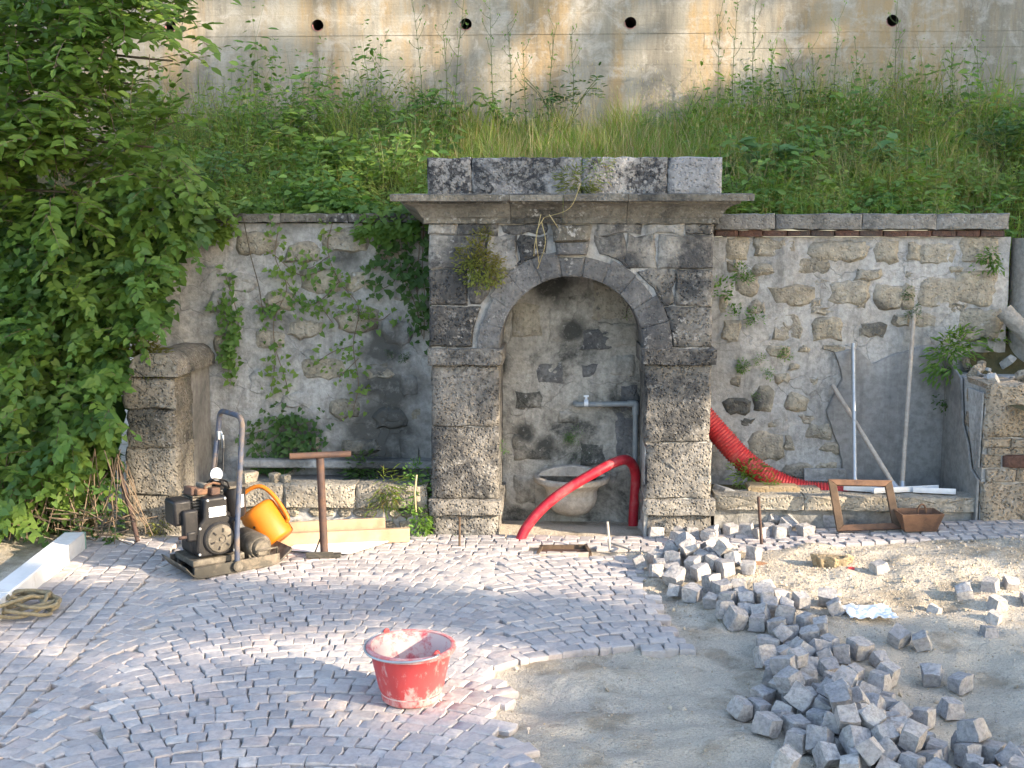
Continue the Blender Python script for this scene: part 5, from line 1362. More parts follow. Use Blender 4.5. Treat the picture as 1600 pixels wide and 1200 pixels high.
# dead twigs hanging below
dt = MB()
for i in range(130):
    a = P(pr_.uniform(-20, 205), pr_.uniform(690, 800), 6.05 + pr_.uniform(-.05, .35)); b = P(pr_.uniform(-20, 215), 856, 6.0); b = Vector((a.x + pr_.uniform(-.15, .2), a.y - pr_.uniform(-.05, .1), pr_.uniform(-.0, .12)))
    dt.tube(catmull([a, a.lerp(b, .5) + rv3(.05), b], 3), .0032, 4, cap=False)
for i in range(70):
    a = P(pr_.uniform(-20, 200), pr_.uniform(800, 850), 6.0 + pr_.uniform(-.1, .2)); dt.tube([a, a + Vector((pr_.uniform(-.2, .2), pr_.uniform(-.1, .1), pr_.uniform(-.03, .06)))], .0028, 4, cap=False)
t = thing('dead_brambles', 'tangle of dead brown bramble stems at the foot of the thicket', 'brambles', (-3.0, 6.1, 0)); dt.build('stems', M_TWIG, t, recalc=False)['kind'] = 'stuff'
lv = Leaves()
for i in range(420):
    p = P(pr_.uniform(-60, 200), pr_.uniform(740, 868), pr_.uniform(5.95, 6.35)); p.z = max(.01, p.z); lv.add(p, Vector((pr_.uniform(-1, 1), -.3, pr_.uniform(-.3, .8))), Vector((0, -.5, 1)) + rv3(.5), pr_.uniform(.03, .06), pr_.uniform(.012, .035))
lv.build('leaf_litter', M_LEAF_DARK, t, OV, 'stuff')

# ---- creepers on the left wall
def creeper(label, paths, dens, l, mat, Y=YW - .03, spread=.03):
    a = P(*paths[0][0], Y); t = thing('creeper', label, 'creeper', tuple(a)); lv = Leaves(); st = MB()
    for path in paths:
        pts = catmull([P(x, y, Y + pr_.uniform(-.015, .01)) for x, y in path], 8)
        st.tube(pts, .0025, 4, cap=False)
        for p in pts:
            for _ in range(dens):
                if pr_.random() < .12: continue
                k = l * pr_.uniform(.5, 1.2); q = p + Vector((pr_.uniform(-spread, spread), pr_.uniform(-.04, .0), pr_.uniform(-spread, spread)))
                lv.add(q, Vector((pr_.uniform(-.8, .8), -.35, pr_.uniform(-1, .25))), Vector((0, -1, .45)) + rv3(.45), k, k * .72)
    lv.build('foliage', mat, t, HT, 'stuff'); st.build('stem', M_TWIG, t, recalc=False)
    return t
creeper('light green creeper trailing down the middle of the left wall', [[(438, 345), (430, 400), (448, 450), (428, 500), (430, 560), (424, 610)], [(448, 440), (470, 470), (500, 480), (520, 505)], [(430, 545), (445, 590), (450, 610)], [(430, 400), (470, 430), (510, 420)], [(440, 470), (415, 480), (400, 470)]], 2, .04, M_LEAF_CREEP, spread=.075)
creeper('creeper hanging between the middle one and the dense ivy on the left wall', [[(520, 345), (512, 390), (530, 440), (560, 480), (552, 540), (560, 600), (552, 640)], [(515, 400), (480, 420), (462, 400)], [(545, 480), (590, 500), (610, 490)], [(560, 560), (530, 590)], [(530, 440), (500, 470), (470, 480)], [(552, 540), (520, 550), (490, 570)]], 2, .04, M_LEAF_CREEP, spread=.075)
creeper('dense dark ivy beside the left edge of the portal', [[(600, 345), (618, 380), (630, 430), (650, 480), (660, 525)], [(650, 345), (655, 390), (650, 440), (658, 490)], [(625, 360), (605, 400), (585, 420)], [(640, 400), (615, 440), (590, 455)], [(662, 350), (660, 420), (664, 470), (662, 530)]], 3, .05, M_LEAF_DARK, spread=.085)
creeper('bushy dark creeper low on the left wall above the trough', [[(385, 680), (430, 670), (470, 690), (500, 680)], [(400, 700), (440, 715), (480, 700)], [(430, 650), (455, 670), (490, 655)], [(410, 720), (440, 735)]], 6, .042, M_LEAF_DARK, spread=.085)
creeper('thin creeper sprays beside the return wall at the left end of the wall', [[(352, 430), (372, 500), (360, 545), (368, 590)], [(340, 470), (360, 520), (352, 560)]], 5, .045, M_LEAF_CREEP, spread=.05)
t = thing('bare_vine', 'thin dark bare vine hanging down the left wall', 'vine', tuple(P(380, 340, YW - .03))); m = MB()
m.tube(catmull([P(380, 340, YW - .06), P(392, 400, YW - .035), P(405, 450, YW - .035), P(412, 500, YW - .03)], 6), .003, 5); m.build('stem', M_BARK, t)

# ---- ground cover and grass on the bank
def bank_pt(px, yw): x = P(px, 300, yw).x; return Vector((x, yw, hill_z(x, yw)))
lv = Leaves(); lvb = Leaves()
bst = MB()
for i in range(4300):
    px = pr_.uniform(180, 700) if pr_.random() < .5 else pr_.uniform(1090, 1720)
    y = 6.92 + 2.1 * pr_.random() ** 1.3
    b = bank_pt(px, y); cl = max(.25, 1 + 2.2 * fbm(b.x * 2.4, y * 2.4, 12)); h = pr_.uniform(.05, .30) * cl * (1.0 if y > 7.2 else .7) * (1 + 1.1 * sstep(7.9, 8.7, y)) * (1 + .6 * fbm(b.x * 1.7, y, 4)); 
    L_ = pr_.random() < .5
    if y > 7.8 and pr_.random() < .4: bst.tube([b, b + Vector((pr_.uniform(-.05, .05), 0, h * .6)), b + Vector((pr_.uniform(-.10, .10), 0, h * 1.02))], [.0018, .0014, .0008], 3, cap=False)
    for k in range(pr_.randint(6, 11)):
        a = pr_.uniform(0, 6.28); rr_ = pr_.uniform(.01, .10); q = b + Vector((math.cos(a) * rr_, math.sin(a) * rr_, h * pr_.uniform(.2, 1.05)))
        s = pr_.uniform(.03, .07) * (1.0 if L_ else .75) * (1.35 if cl > 1.25 and L_ else 1.0)
        (lv if L_ else lvb).add(q, Vector((math.cos(a), math.sin(a) - .35, pr_.uniform(-.5, .3))), Vector((math.cos(a) * .3, -.55, .9)) + rv3(.75), s, s * .55)
# ivy mat spilling over the coping on the left
for i in range(2400):
    px = pr_.uniform(215, 668); y = pr_.uniform(6.80, 7.05); b = P(px, 300, y); z = 1.735 + pr_.uniform(-.06, .10) + .03 * math.sin(px * .05) - (.05 if pr_.random() < .25 else 0)
    if z < 1.70: y = 6.81
    if 372 < px < 560 and (z < 1.76 or y < 6.9): continue
    s = pr_.uniform(.035, .065); lvb.add((b.x, y, z), Vector((pr_.uniform(-.8, .8), -.6, pr_.uniform(-.9, .2))), Vector((0, -.7, .7)) + rv3(.4), s, s * .68)
lvf = Leaves()
for i in range(900):
    px = pr_.choice((pr_.uniform(230, 680), pr_.uniform(1120, 1640), pr_.uniform(1180, 1480))); y = 7.0 + 2.0 * pr_.random(); b = bank_pt(px, y); h = pr_.uniform(.12, .38) * (1 + .6 * sstep(7.9, 8.8, y)) * (.6 if y < 7.3 else 1)
    ln = Vector((pr_.uniform(-.25, .25), pr_.uniform(-.2, .1), 1)); bst.tube([b, b + ln * h], .0012, 3, cap=False)
    for k in range(pr_.randint(16, 30)):
        a = pr_.uniform(0, 6.28); t_ = pr_.uniform(.25, 1); s = pr_.uniform(.025, .06) * (1.2 - .6 * t_)
        lvf.add(b + ln * (h * t_), Vector((math.cos(a), math.sin(a), pr_.uniform(.1, 1.0))), Vector((0, -.5, .8)) + rv3(.6), s, s * .16)
gc = thing('ground_cover', 'mass of leafy weeds and ivy covering the bank', 'ground cover', (0, 8, 1.7)); gc['kind'] = 'stuff'
bst.build('weed_stems', M_STEM, gc, recalc=False)['kind'] = 'stuff'
lvf.build('feathery_leaves', M_GRASS, gc, LN, 'stuff'); lv.build('weed_leaves', M_LEAF_BANK, gc, OV, 'stuff'); lvb.build('ivy_leaves', M_LEAF_CREEP, gc, HT, 'stuff')

def blades(pts, L, Wd, lean, mat, name, parent):
    N = len(pts); pts = np.array(pts); az = nr.uniform(0, 2 * np.pi, N); dirx = np.stack([np.cos(az), np.sin(az), np.zeros(N)], 1)
    sa = az + nr.uniform(.6, 2.5, N); side = np.stack([np.cos(sa), np.sin(sa) * .5, np.zeros(N)], 1)
    vs = []
    for t, wf in ((0, 1.0), (.4, .85), (.75, .5)):
        c = pts + dirx * (lean * L * t ** 2)[:, None] + np.array([0, 0, 1.]) * (L * (t - .35 * lean * t ** 2))[:, None]
        vs += [c - side * (Wd * wf)[:, None], c + side * (Wd * wf)[:, None]]
    c = pts + dirx * (lean * L)[:, None] + np.array([0, 0, 1.]) * (L * (1 - .35 * lean))[:, None]
    vs += [c, c + side * .0004]
    v = np.stack(vs, 1).reshape(-1, 3); b = (np.arange(N) * 8)[:, None]
    f = np.concatenate([b + np.array([[0, 1, 3, 2]]), b + np.array([[2, 3, 5, 4]]), b + np.array([[4, 5, 7, 6]])], 0)
    return link(name, np_mesh(name, v, f, mat), parent)
pts = []; Ls = []
while len(pts) < 30000:
    px = pr_.uniform(200, 1720); y = 6.98 + 2.15 * pr_.random()
    mid = math.exp(-((px - 900) / 190) ** 2); rgt = math.exp(-((px - 1330) / 260) ** 2)
    if pr_.random() > .25 + .75 * mid + .55 * rgt: continue
    b = bank_pt(px, y)
    if 640 < px < 1140 and y < 7.02: continue
    if fbm(b.x * 2.2, b.y * 2.2, 3) < -.16 and pr_.random() < .7: continue
    h = pr_.uniform(.12, .34) * (1 - .25 * mid) * (1 + .5 * (fbm(b.x * 1.4, b.y * 1.4, 6)))
    if y < 7.25: h *= .6
    h *= 1 + .8 * sstep(8.0, 8.8, y) * (1 - .6 * mid)
    h *= max(.4, 1 + 1.8 * fbm(b.x * 3.0, b.y * 3.0, 15))
    pts.append(b); Ls.append(h)
grass = thing('grass', 'rough green and yellowed grass growing over the bank', 'grass', (0, 0, 0)); grass['kind'] = 'stuff'
N = len(pts); blades(pts, np.array(Ls), nr.uniform(.0018, .0042, N), nr.uniform(.15, 1.0, N), M_GRASS, 'blades', grass)['kind'] = 'stuff'
pts = []; Ls = []
for i in range(3600):
    px = pr_.choice((pr_.uniform(760, 1150), pr_.uniform(1130, 1560), pr_.uniform(560, 1500))); y = 6.98 + 2.1 * pr_.random(); b = bank_pt(px, y); pts.append(b); Ls.append(pr_.uniform(.15, .5) * (.45 if y < 7.3 else 1))
N = len(pts); blades(pts, np.array(Ls), nr.uniform(.001, .002, N), nr.uniform(.05, .6, N), M_DRY, 'dry_stalks', grass)['kind'] = 'stuff'
# grass heads
lv = Leaves()
for i in range(900):
    px = pr_.uniform(560, 1480); y = pr_.uniform(7.6, 9.0); b = bank_pt(px, y) + Vector((0, 0, pr_.uniform(.3, .6))); lv.add(b, Vector((pr_.uniform(-.4, .4), 0, 1)), Vector((0, -1, 0)) + rv3(.4), .03, .004)
lv.build('seed_heads', M_DRY, grass, LN, 'stuff')

# ---- tall weed stalks seen against the concrete
ORD = ['first', 'second', 'third', 'fourth', 'fifth', 'sixth', 'seventh', 'eighth', 'ninth', 'tenth', 'eleventh', 'twelfth', 'thirteenth', 'fourteenth', 'fifteenth', 'sixteenth', 'seventeenth', 'eighteenth', 'nineteenth', 'twentieth']
TALL = [(597, 75), (652, 5), (690, 40), (722, 0), (765, 0), (790, 40), (822, 80), (868, 45), (888, 55), (1130, 25), (1152, 5), (1180, 10), (1205, 70), (1232, 85), (1275, 75), (1316, 30), (1340, 85), (1405, 10), (1480, 90), (1528, 70)]
for i, (px, py) in enumerate(TALL):
    Y = pr_.uniform(8.5, 8.95); top = P(px + pr_.uniform(-8, 8), py, Y); base = bank_pt(px + pr_.uniform(-14, 10), Y)
    t = thing('tall_weed', ORD[i] + ' tall thin weed stalk from the left against the concrete wall', 'weed', tuple(base), group='tall weed stalks on the bank')
    path = catmull([base, base.lerp(top, .5) + Vector((pr_.uniform(-.03, .03), 0, 0)), top], 8)
    m = MB(); m.tube(path, [.0045 - .0002 * k for k in range(len(path))], 5, cap=False); lv = Leaves()
    for k, p in enumerate(path):
        for _ in range(3):
            s = pr_.uniform(.025, .06) * (1.3 - k / len(path)); a = pr_.uniform(0, 6.28)
            lv.add(p, Vector((math.cos(a), math.sin(a), pr_.uniform(.0, .9))), Vector((0, -.4, 1)) + rv3(.4), s, s * .30)
        if k > len(path) * .55:
            e = p + Vector((pr_.uniform(-.07, .07), pr_.uniform(-.04, .04), pr_.uniform(.05, .12))); m.tube([p, p.lerp(e, .6) + Vector((0, 0, -.01)), e], .0016, 4, cap=False)
            for _ in range(3): lv.add(e + rv3(.012), Vector((pr_.uniform(-.3, .3), 0, 1)), Vector((0, -1, 0)) + rv3(.3), .018, .008)
    m.build('stem', M_STEM, t, recalc=False); lv.build('foliage', M_LEAF_BANK, t, LN, 'stuff')

# ---- bushier weeds on the bank
def bushy(label, px, py, w, h, Y, mat, n, l, wr, shape=OV, stalks=7, comp=False):
    base = P(px, py, Y); base.z = min(base.z, hill_z(base.x, Y) + .05); t = thing('leafy_weed', label, 'weed', tuple(base), group='leafy weeds on the bank'); lv = Leaves(); m = MB(); k = Y / FPX
    for s in range(stalks):
        a = pr_.uniform(0, 6.28); tip = base + Vector((math.cos(a) * w * k * .5 * pr_.uniform(.4, 1), math.sin(a) * .12, h * k * pr_.uniform(.55, 1.05)))
        path = catmull([base, base.lerp(tip, .55) + Vector((0, 0, h * k * .12)), tip], 6); m.tube(path, .003, 4, cap=False)
        for j in range(n):
            p = path[pr_.randint(3, len(path) - 1)]; b = pr_.uniform(0, 6.28); sz = l * pr_.uniform(.6, 1.2)
            if comp:
                d = Vector((math.cos(b), math.sin(b) * .6 - .2, pr_.uniform(-.1, .5))).normalized(); sd = d.cross(Vector((0, 0, 1))).normalized()
                for q in range(5):
                    c = p + d * (.035 * (q + 1)) + Vector((0, 0, -.004 * q * q))
                    for g in (-1, 1): lv.add(c, d * .5 + sd * g, Vector((0, -.4, 1)) + rv3(.25), sz * .55, sz * .24)
                lv.add(p + d * .21, d, Vector((0, -.3, 1)), sz * .6, sz * .26)
            else: lv.add(p + rv3(.02), Vector((math.cos(b), math.sin(b) - .3, pr_.uniform(-.45, .4))), Vector((math.cos(b) * .2, -.6, .9)) + rv3(.35), sz, sz * wr)
    m.build('stalks', M_STEM, t, recalc=False); lv.build('foliage', mat, t, shape, 'stuff')
for a in (('elder-like shrub with pinnate leaves against the concrete above the portal', 880, 170, 130, 95, 8.8, M_LEAF_DARK, 3, .10, .4, OV, 8, True),
          ('broad-leaved weed clump above the left half of the portal', 700, 190, 150, 90, 8.6, M_LEAF_BANK, 14, .075, .5),
          ('leafy weed clump above the ivy left of the portal', 610, 190, 130, 80, 8.5, M_LEAF_BANK, 14, .07, .5),
          ('blue-green large-leaved weed on the bank right of the parapet', 1215, 235, 170, 70, 7.7, M_LEAF_BLUE, 9, .12, .68, HT),
          ('dark large-leaved weed in the middle of the right bank', 1290, 215, 150, 80, 7.9, M_LEAF_BANK, 10, .10, .6, HT),
          ('pale green weed clump low on the bank above the right parapet end', 1150, 300, 80, 60, 7.2, M_LEAF_CREEP, 12, .05, .6),
          ('yellow-green feathery weed clump high on the right bank', 1350, 170, 160, 90, 8.5, M_GRASS, 22, .07, .12, LN),
          ('second feathery weed clump further right on the bank', 1440, 210, 150, 90, 8.2, M_GRASS, 22, .07, .12, LN),
          ('tall feathery green clump in the middle of the right bank', 1290, 170, 120, 90, 8.6, M_GRASS, 22, .07, .12, LN),
          ('dark leafy weed at the right edge of the bank', 1570, 230, 120, 90, 8.0, M_LEAF_DARK, 14, .08, .5),
          ('weed clump below the concrete near the right edge', 1500, 180, 120, 70, 8.7, M_LEAF_BANK, 14, .07, .5),
          ('ragged green weed clump over the right coping end', 1520, 315, 130, 70, 7.3, M_LEAF_BANK, 14, .06, .5),
          ('leafy weed clump high on the bank below the leftmost drain holes', 440, 170, 160, 70, 8.5, M_LEAF_CREEP, 14, .06, .6),
          ('fine-leaved weed clump in the middle of the left bank', 380, 230, 150, 80, 7.9, M_GRASS, 20, .06, .14, LN),
          ('large pale-leaved weed between the feathery clumps on the right bank', 1395, 250, 120, 70, 7.7, M_LEAF_BLUE, 9, .10, .62, HT),
          ('broad bright weed clump behind the right end of the parapet', 1130, 235, 90, 70, 7.6, M_LEAF_BANK, 12, .09, .6, HT),
          ('big-leaved weed on the left bank above the ivy', 520, 250, 120, 80, 7.7, M_LEAF_BANK, 11, .09, .6, HT),
          ('grey-green weed clump on the left bank beside the tree', 320, 260, 130, 80, 7.5, M_LEAF_BLUE, 11, .075, .5),
          ('bright weed clump high on the bank left of the pinnate shrub', 790, 175, 100, 70, 8.7, M_LEAF_BANK, 12, .07, .5),
          ('dark pinnate weed high on the bank beside the right clumps', 1240, 165, 120, 90, 8.7, M_LEAF_DARK, 3, .09, .4, OV, 7, True),
          ('pale pinnate weed on the right bank below the third drain hole', 1060, 190, 110, 80, 8.5, M_LEAF_BANK, 3, .08, .4, OV, 6, True),
          ('weed spray hanging over the middle of the right coping', 1330, 345, 60, 40, 6.98, M_TUFT, 7, .035, .5),
          ('weed spray hanging over the right coping next to the cornice', 1180, 340, 60, 40, 6.98, M_TUFT, 7, .035, .5),
          ('tall leafy weed standing beside the parapet on the left', 605, 290, 110, 130, 7.4, M_LEAF_BANK, 14, .075, .5)):
    bushy(*a)

# ---- tufts rooted in the masonry
def tuft(label, px, py, r, Y, mat, n, name='wall_tuft', cat='plant', wr=.35, down=.1, shape=OV, ll=1.0, group='plants rooted in the walls'):
    c = P(px, py, Y); k = Y / FPX * r; t = thing(name, label, cat, tuple(c), group=group); lv = Leaves()
    lump = [(rv3(.55), pr_.uniform(.45, .8)) for _ in range(5)]
    for i in range(int(n * 2.2)):
        o_, lr = lump[pr_.randrange(5)]; q = rv3(1.0); q.normalize(); q = q * pr_.random() ** .4 * lr + o_
        p = c + Vector((q.x * k, -abs(q.y) * k * .55, q.z * k - down * k * .4 * abs(q.x)))
        d = Vector((q.x + pr_.uniform(-.5, .5), -.5, q.z * .6 + .25 - down)); s = k * pr_.uniform(.2, .42) * ll
        lv.add(p, d + rv3(.4), Vector((0, -.6, .8)) + rv3(.5), s, s * wr)
    lv.build('leaves', mat, t, shape, 'stuff'); return t
tuft('reddish-green fern growing on the left haunch of the arch', 748, 402, 42, YF - .01, M_FERN, 520, 'fern', 'fern', .55, ll=.42)
tuft('small fern sprig above the larger fern on the arch', 757, 365, 16, YF - .01, M_FERN, 90, 'fern', 'fern', .55, ll=.55)
tuft('bright green tuft high on the right wall beside the portal', 1163, 424, 17, YW - .02, M_TUFT, 90)
tuft('yellow-green leaves in the corner of portal and right wall', 1124, 452, 20, YW - .03, M_TUFT, 40, wr=.6)
tuft('small leafy sprig in the right wall below the corner leaves', 1146, 486, 14, YW - .02, M_TUFT, 36, wr=.55)
tuft('green tuft in the upper right wall left of the middle stones', 1180, 497, 16, YW - .02, M_TUFT, 70)
tuft('green tuft alone on the mortar above the render patch', 1226, 550, 13, YW - .02, M_TUFT, 60)
tuft('larger of the round green tufts on the lower right wall', 1163, 572, 14, YW - .02, M_TUFT, 90)
tuft('small round tuft right of the larger one on the lower right wall', 1187, 561, 10, YW - .02, M_TUFT, 50)
tuft('round tuft below the small one on the lower right wall', 1199, 583, 11, YW - .02, M_TUFT, 60)
tuft('tiny tuft above the dark stones of the right wall', 1181, 620, 8, YW - .02, M_TUFT, 30)
tuft('dark withered tuft in the upper middle of the right wall', 1417, 460, 11, YW - .02, M_LEAF_DARK, 50)
tuft('dark withered tuft at the tip of the tallest handle', 1426, 488, 12, YW - .02, M_LEAF_DARK, 60)
tuft('bushy plant where right wall and return wall meet', 1492, 545, 42, YW - .08, M_LEAF_BANK, 150, wr=.3, down=.3)
tuft('small dark plant hanging in the corner of the right return wall', 1476, 632, 20, YW - .05, M_LEAF_DARK, 50, wr=.5, down=.4)
tuft('loose green sprays at the top right end of the right wall', 1553, 402, 30, YW - .05, M_LEAF_CREEP, 70, wr=.3, down=.4)
tuft('green moss cushion on the niche wall above the basin', 896, 680, 17, YN - .02, M_TUFT, 420, 'moss', 'moss', .5, ll=.25)
tuft('dark moss streak below the green cushion in the niche', 905, 712, 26, YN - .01, M_LEAF_DARK, 160, 'moss', 'moss', .5, ll=.16)
tuft('small leafy sprig under the right side of the arch', 981, 488, 10, YN - .03, M_TUFT, 18)
tuft('small sprig on the inner edge of the left pier', 786, 698, 12, YF + .1, M_TUFT, 26)
tuft('dark tuft on the left wall near the ivy', 565, 495, 12, YW - .02, M_LEAF_DARK, 50)
tuft('round tuft on the left wall beside the portal impost', 628, 558, 10, YW - .02, M_LEAF_DARK, 50)
tuft('dark tuft left of the round one beside the portal impost', 608, 553, 9, YW - .02, M_LEAF_DARK, 40)
tuft('yellow grass tuft spilling from the top of the left return wall', 228, 548, 46, YF + .1, M_FERN, 330, 'grass_tuft', 'grass', .10, .0, LN, 1.3)
tuft('leafy weed at the right end of the left trough', 655, 760, 38, YF + .12, M_LEAF_BANK, 120, wr=.35)
tuft('yellow-green sprig on the stalk beside the portal base', 650, 735, 20, YF + .08, M_TUFT, 44, wr=.45)
tuft('low weed at the foot of the left trough by the portal', 655, 805, 28, YF + .0, M_TUFT, 90, wr=.4)
tuft('fine grass drooping over the rim of the left trough', 600, 770, 34, YF + .05, M_GRASS, 90, 'grass_tuft', 'grass', .04, .5, LN, 1.6)
tuft('weeds along the back of the left trough', 560, 735, 36, YW - .08, M_LEAF_DARK, 110, wr=.3)
tuft('green weeds between portal and stone block in the right trough', 1170, 745, 34, YF + .3, M_LEAF_BANK, 130, wr=.3)
tuft('mossy weed on the stone block in the right trough', 1205, 752, 16, YF + .2, M_TUFT, 70, wr=.3)
tuft('reddish trailing plant rooted on the parapet joint', 905, 285, 34, YF - .02, M_FERN, 160, 'trailing_plant', 'plant', .16, .3)
tuft('wispy plant hanging over the middle of the parapet', 930, 262, 30, YF - .02, M_GRASS, 70, 'trailing_plant', 'plant', .06, .2, LN, 1.2)
tuft('small moss tuft on the foot of the left return wall', 250, 828, 18, YF - .02, M_FERN, 70, wr=.3)
tuft('sparse grass at the foot of the left pier by the stake', 722, 845, 14, YF - .06, M_TUFT, 40, 'grass_tuft', 'grass', .1, -.3, LN)
# dry stems hanging from the cornice
t = thing('dry_stems', 'dry straw stems dangling from the cornice over the keystone', 'dry grass', tuple(P(845, 345, YF - .1))); m = MB()
for a, b, c in (((908, 285), (890, 325), (850, 340)), ((850, 340), (838, 365), (842, 410)), ((845, 335), (836, 380), (834, 400)), ((858, 335), (868, 350), (872, 356)), ((846, 345), (852, 380), (840, 420))):
    m.tube(catmull([P(*a, YF - .2), P(*b, YF - .19), P(*c, YF - .08)], 6), .0022, 4, cap=False)
m.build('straw', M_DRY, t, recalc=False)
t = thing('dead_stalk', 'dry brown seed stalk standing at the end of the left trough', 'stalk', tuple(P(650, 795, YF))); m = MB(); m.tube([P(650, 800, YF - .02), P(648, 770, YF), P(651, 742, YF + .03)], .006, 6); m.build('stalk', M_DRY, t)
# ------------------------------------------------------------------ unseen trees added beyond the right edge, crowns cut to pattern the low sun
XS = 16.0
def sunplane(p):
    """where the sun ray through p crosses the vertical plane x = XS"""
    t = (XS - p[0]) / -SUN_DIR.x
    return p[1] - SUN_DIR.y * t, p[2] - SUN_DIR.z * t
GAP = [sunplane(G(*q)) for q in ((-40, 905), (240, 905), (430, 905), (640, 905), (830, 925), (1000, 915), (1150, 935), (1330, 948), (1480, 942), (1640, 950), (1760, 950))]
up = [sunplane(q) for q in (P(1750, 560, YF), P(1550, 560, YF), P(1545, 740, YF), P(1125, 735, YF), P(1112, 650, YF), P(1010, 655, YF), P(778, 640, YF), P(676, 670, YF), P(664, 755, YF), P(380, 745, YF), P(300, 780, YF), P(240, 740, YF), P(-40, 790, YF))]
GAP = GAP + up
gc_ = (sum(q[0] for q in GAP) / len(GAP), sum(q[1] for q in GAP) / len(GAP))
def grow(q):
    d = math.hypot(q[0] - gc_[0], q[1] - gc_[1]); k = 1 + .07 / max(d, .2)
    return gc_[0] + (q[0] - gc_[0]) * k, gc_[1] + (q[1] - gc_[1]) * k
GAP = [grow(q) for q in GAP]
HOLES = []
def hole(p, ry, rz): q = sunplane(p); HOLES.append((q[0], q[1], ry, rz))
for px, py, ry, rz in ((300, 985, .16, .05), (480, 995, .16, .035), (420, 1012, .14, .03), (640, 1010, .26, .12), (720, 1085, .24, .10), (560, 975, .2, .05), (640, 1075, .2, .12), (600, 1125, .24, .035), (900, 1055, .12, .06), (830, 1030, .2, .05), (860, 1085, .12, .04), (240, 1030, .14, .05), (130, 1000, .14, .04), (60, 1040, .12, .04), (760, 1000, .16, .05)):
    hole(G(px, py), ry, rz)
hole(G(640, 1080) + Vector((0, 0, .12)), .2, .16)
for px, py, r in ((600, 60, .16), (560, 105, .12), (655, 100, .16), (690, 20, .16), (620, 20, .12), (1060, 50, .2), (1120, 100, .16), (1020, 110, .16), (1200, 20, .2), (1260, 70, .12), (1090, 5, .2), (780, 95, .12), (300, 60, .2), (290, 15, .2), (345, 40, .12), (860, 60, .1), (1310, 105, .1), (1460, 15, .1), (970, 15, .14), (1150, 60, .12), (740, 60, .1), (430, 30, .1), (520, 20, .1), (1000, 60, .12)):
    hole(P(px, py, YC), r * .9, r * .55)
for px, py, r in ((60, 130, .16), (180, 140, .14), (30, 60, .14), (110, 240, .10), (60, 430, .12), (30, 560, .10), (260, 370, .10), (150, 30, .1), (1040, 160, .12), (900, 190, .14)):
    hole(P(px, py, 6.2 if px < 400 else 8), r, r * .8)
sr = random.Random(31)
def shade_ok(y, z):
    if in_poly(y, z, GAP): return False
    for a, b, ry, rz in HOLES:
        if ((y - a) / ry) ** 2 + ((z - b) / rz) ** 2 < 1: return False
    if z > 8.7 and y > -.4 and fbm(y * 2.6, z * 3.6, 8) > .10: return False      # upper crown thinned to dapple the sunlight on the concrete
    return True
crowns = [('first', -8.2, .5, 11.0, 2.9), ('second', -4.2, .5, 11.6, 2.7), ('third', -.7, .6, 12.2, 2.4), ('fourth', 2.4, .6, 12.0, 2.6), ('fifth', 5.4, .6, 11.8, 2.4)]
LAB_S = ['broad leafy tree outside the picture nearest behind the camera', 'leafy tree outside the picture beside the camera to the right', 'tall leafy tree outside the picture to the right of the yard', 'leafy tree outside the picture beyond the right return wall', 'leafy tree outside the picture furthest along the bank to the right']
for i, (nm, cy, z0, z1, ry) in enumerate(crowns):
    t = thing('shade_tree', LAB_S[i], 'tree', (XS + .3, cy - .2, 0), group='trees standing outside the picture to the right')
    off = 2.6 if i == 2 else 0.0
    m = MB(); b = Vector((XS + .3, cy - .2, -.1)); m.tube(catmull([b + Vector((0, off, 0)), b + Vector((.1, off, 2.5)), b + Vector((0, off, 7.2)), b + Vector((-.1, 0, z1 - 1))]), [.17 - .007 * k for k in range(19)], 10)
    lv = Leaves(); n = 0
    while n < 9500:
        y = cy + ry * sr.uniform(-1, 1); z = sr.uniform(3.2, z1)
        if not (shade_ok(y, z) and shade_ok(y + .07, z + .05) and shade_ok(y - .07, z - .05)): n += .3; continue
        dx = sr.gauss(0, .4); p = Vector((XS + dx, y - SUN_DIR.y / SUN_DIR.x * -dx, z - SUN_DIR.z / SUN_DIR.x * -dx))
        s = sr.uniform(.15, .27); lv.add(p, Vector((sr.uniform(-.5, .5), sr.uniform(-1, 1), sr.uniform(-1, .6))), Vector((1, sr.uniform(-.6, .3), sr.uniform(-.2, .9))), s, s * .7); n += 1
    m.build('trunk', M_BARK, t, smooth=True); lv.build('crown', M_LEAF_TREE, t, OV, 'stuff')
rv_ = random.Random(21)
LOOSE_VARS = []
for _ in range(8):
    vs, fs = sett_mesh('loose_sett', 1.0, 1.0, 0.8, rv_, chip=.07)
    LOOSE_VARS.append(([(v[0] + rv_.uniform(-.05, .05) + .12 * v[1] * rv_.uniform(-1, 1) * .3, v[1] + rv_.uniform(-.05, .05), v[2] + rv_.uniform(-.035, .035)) for v in vs], fs))
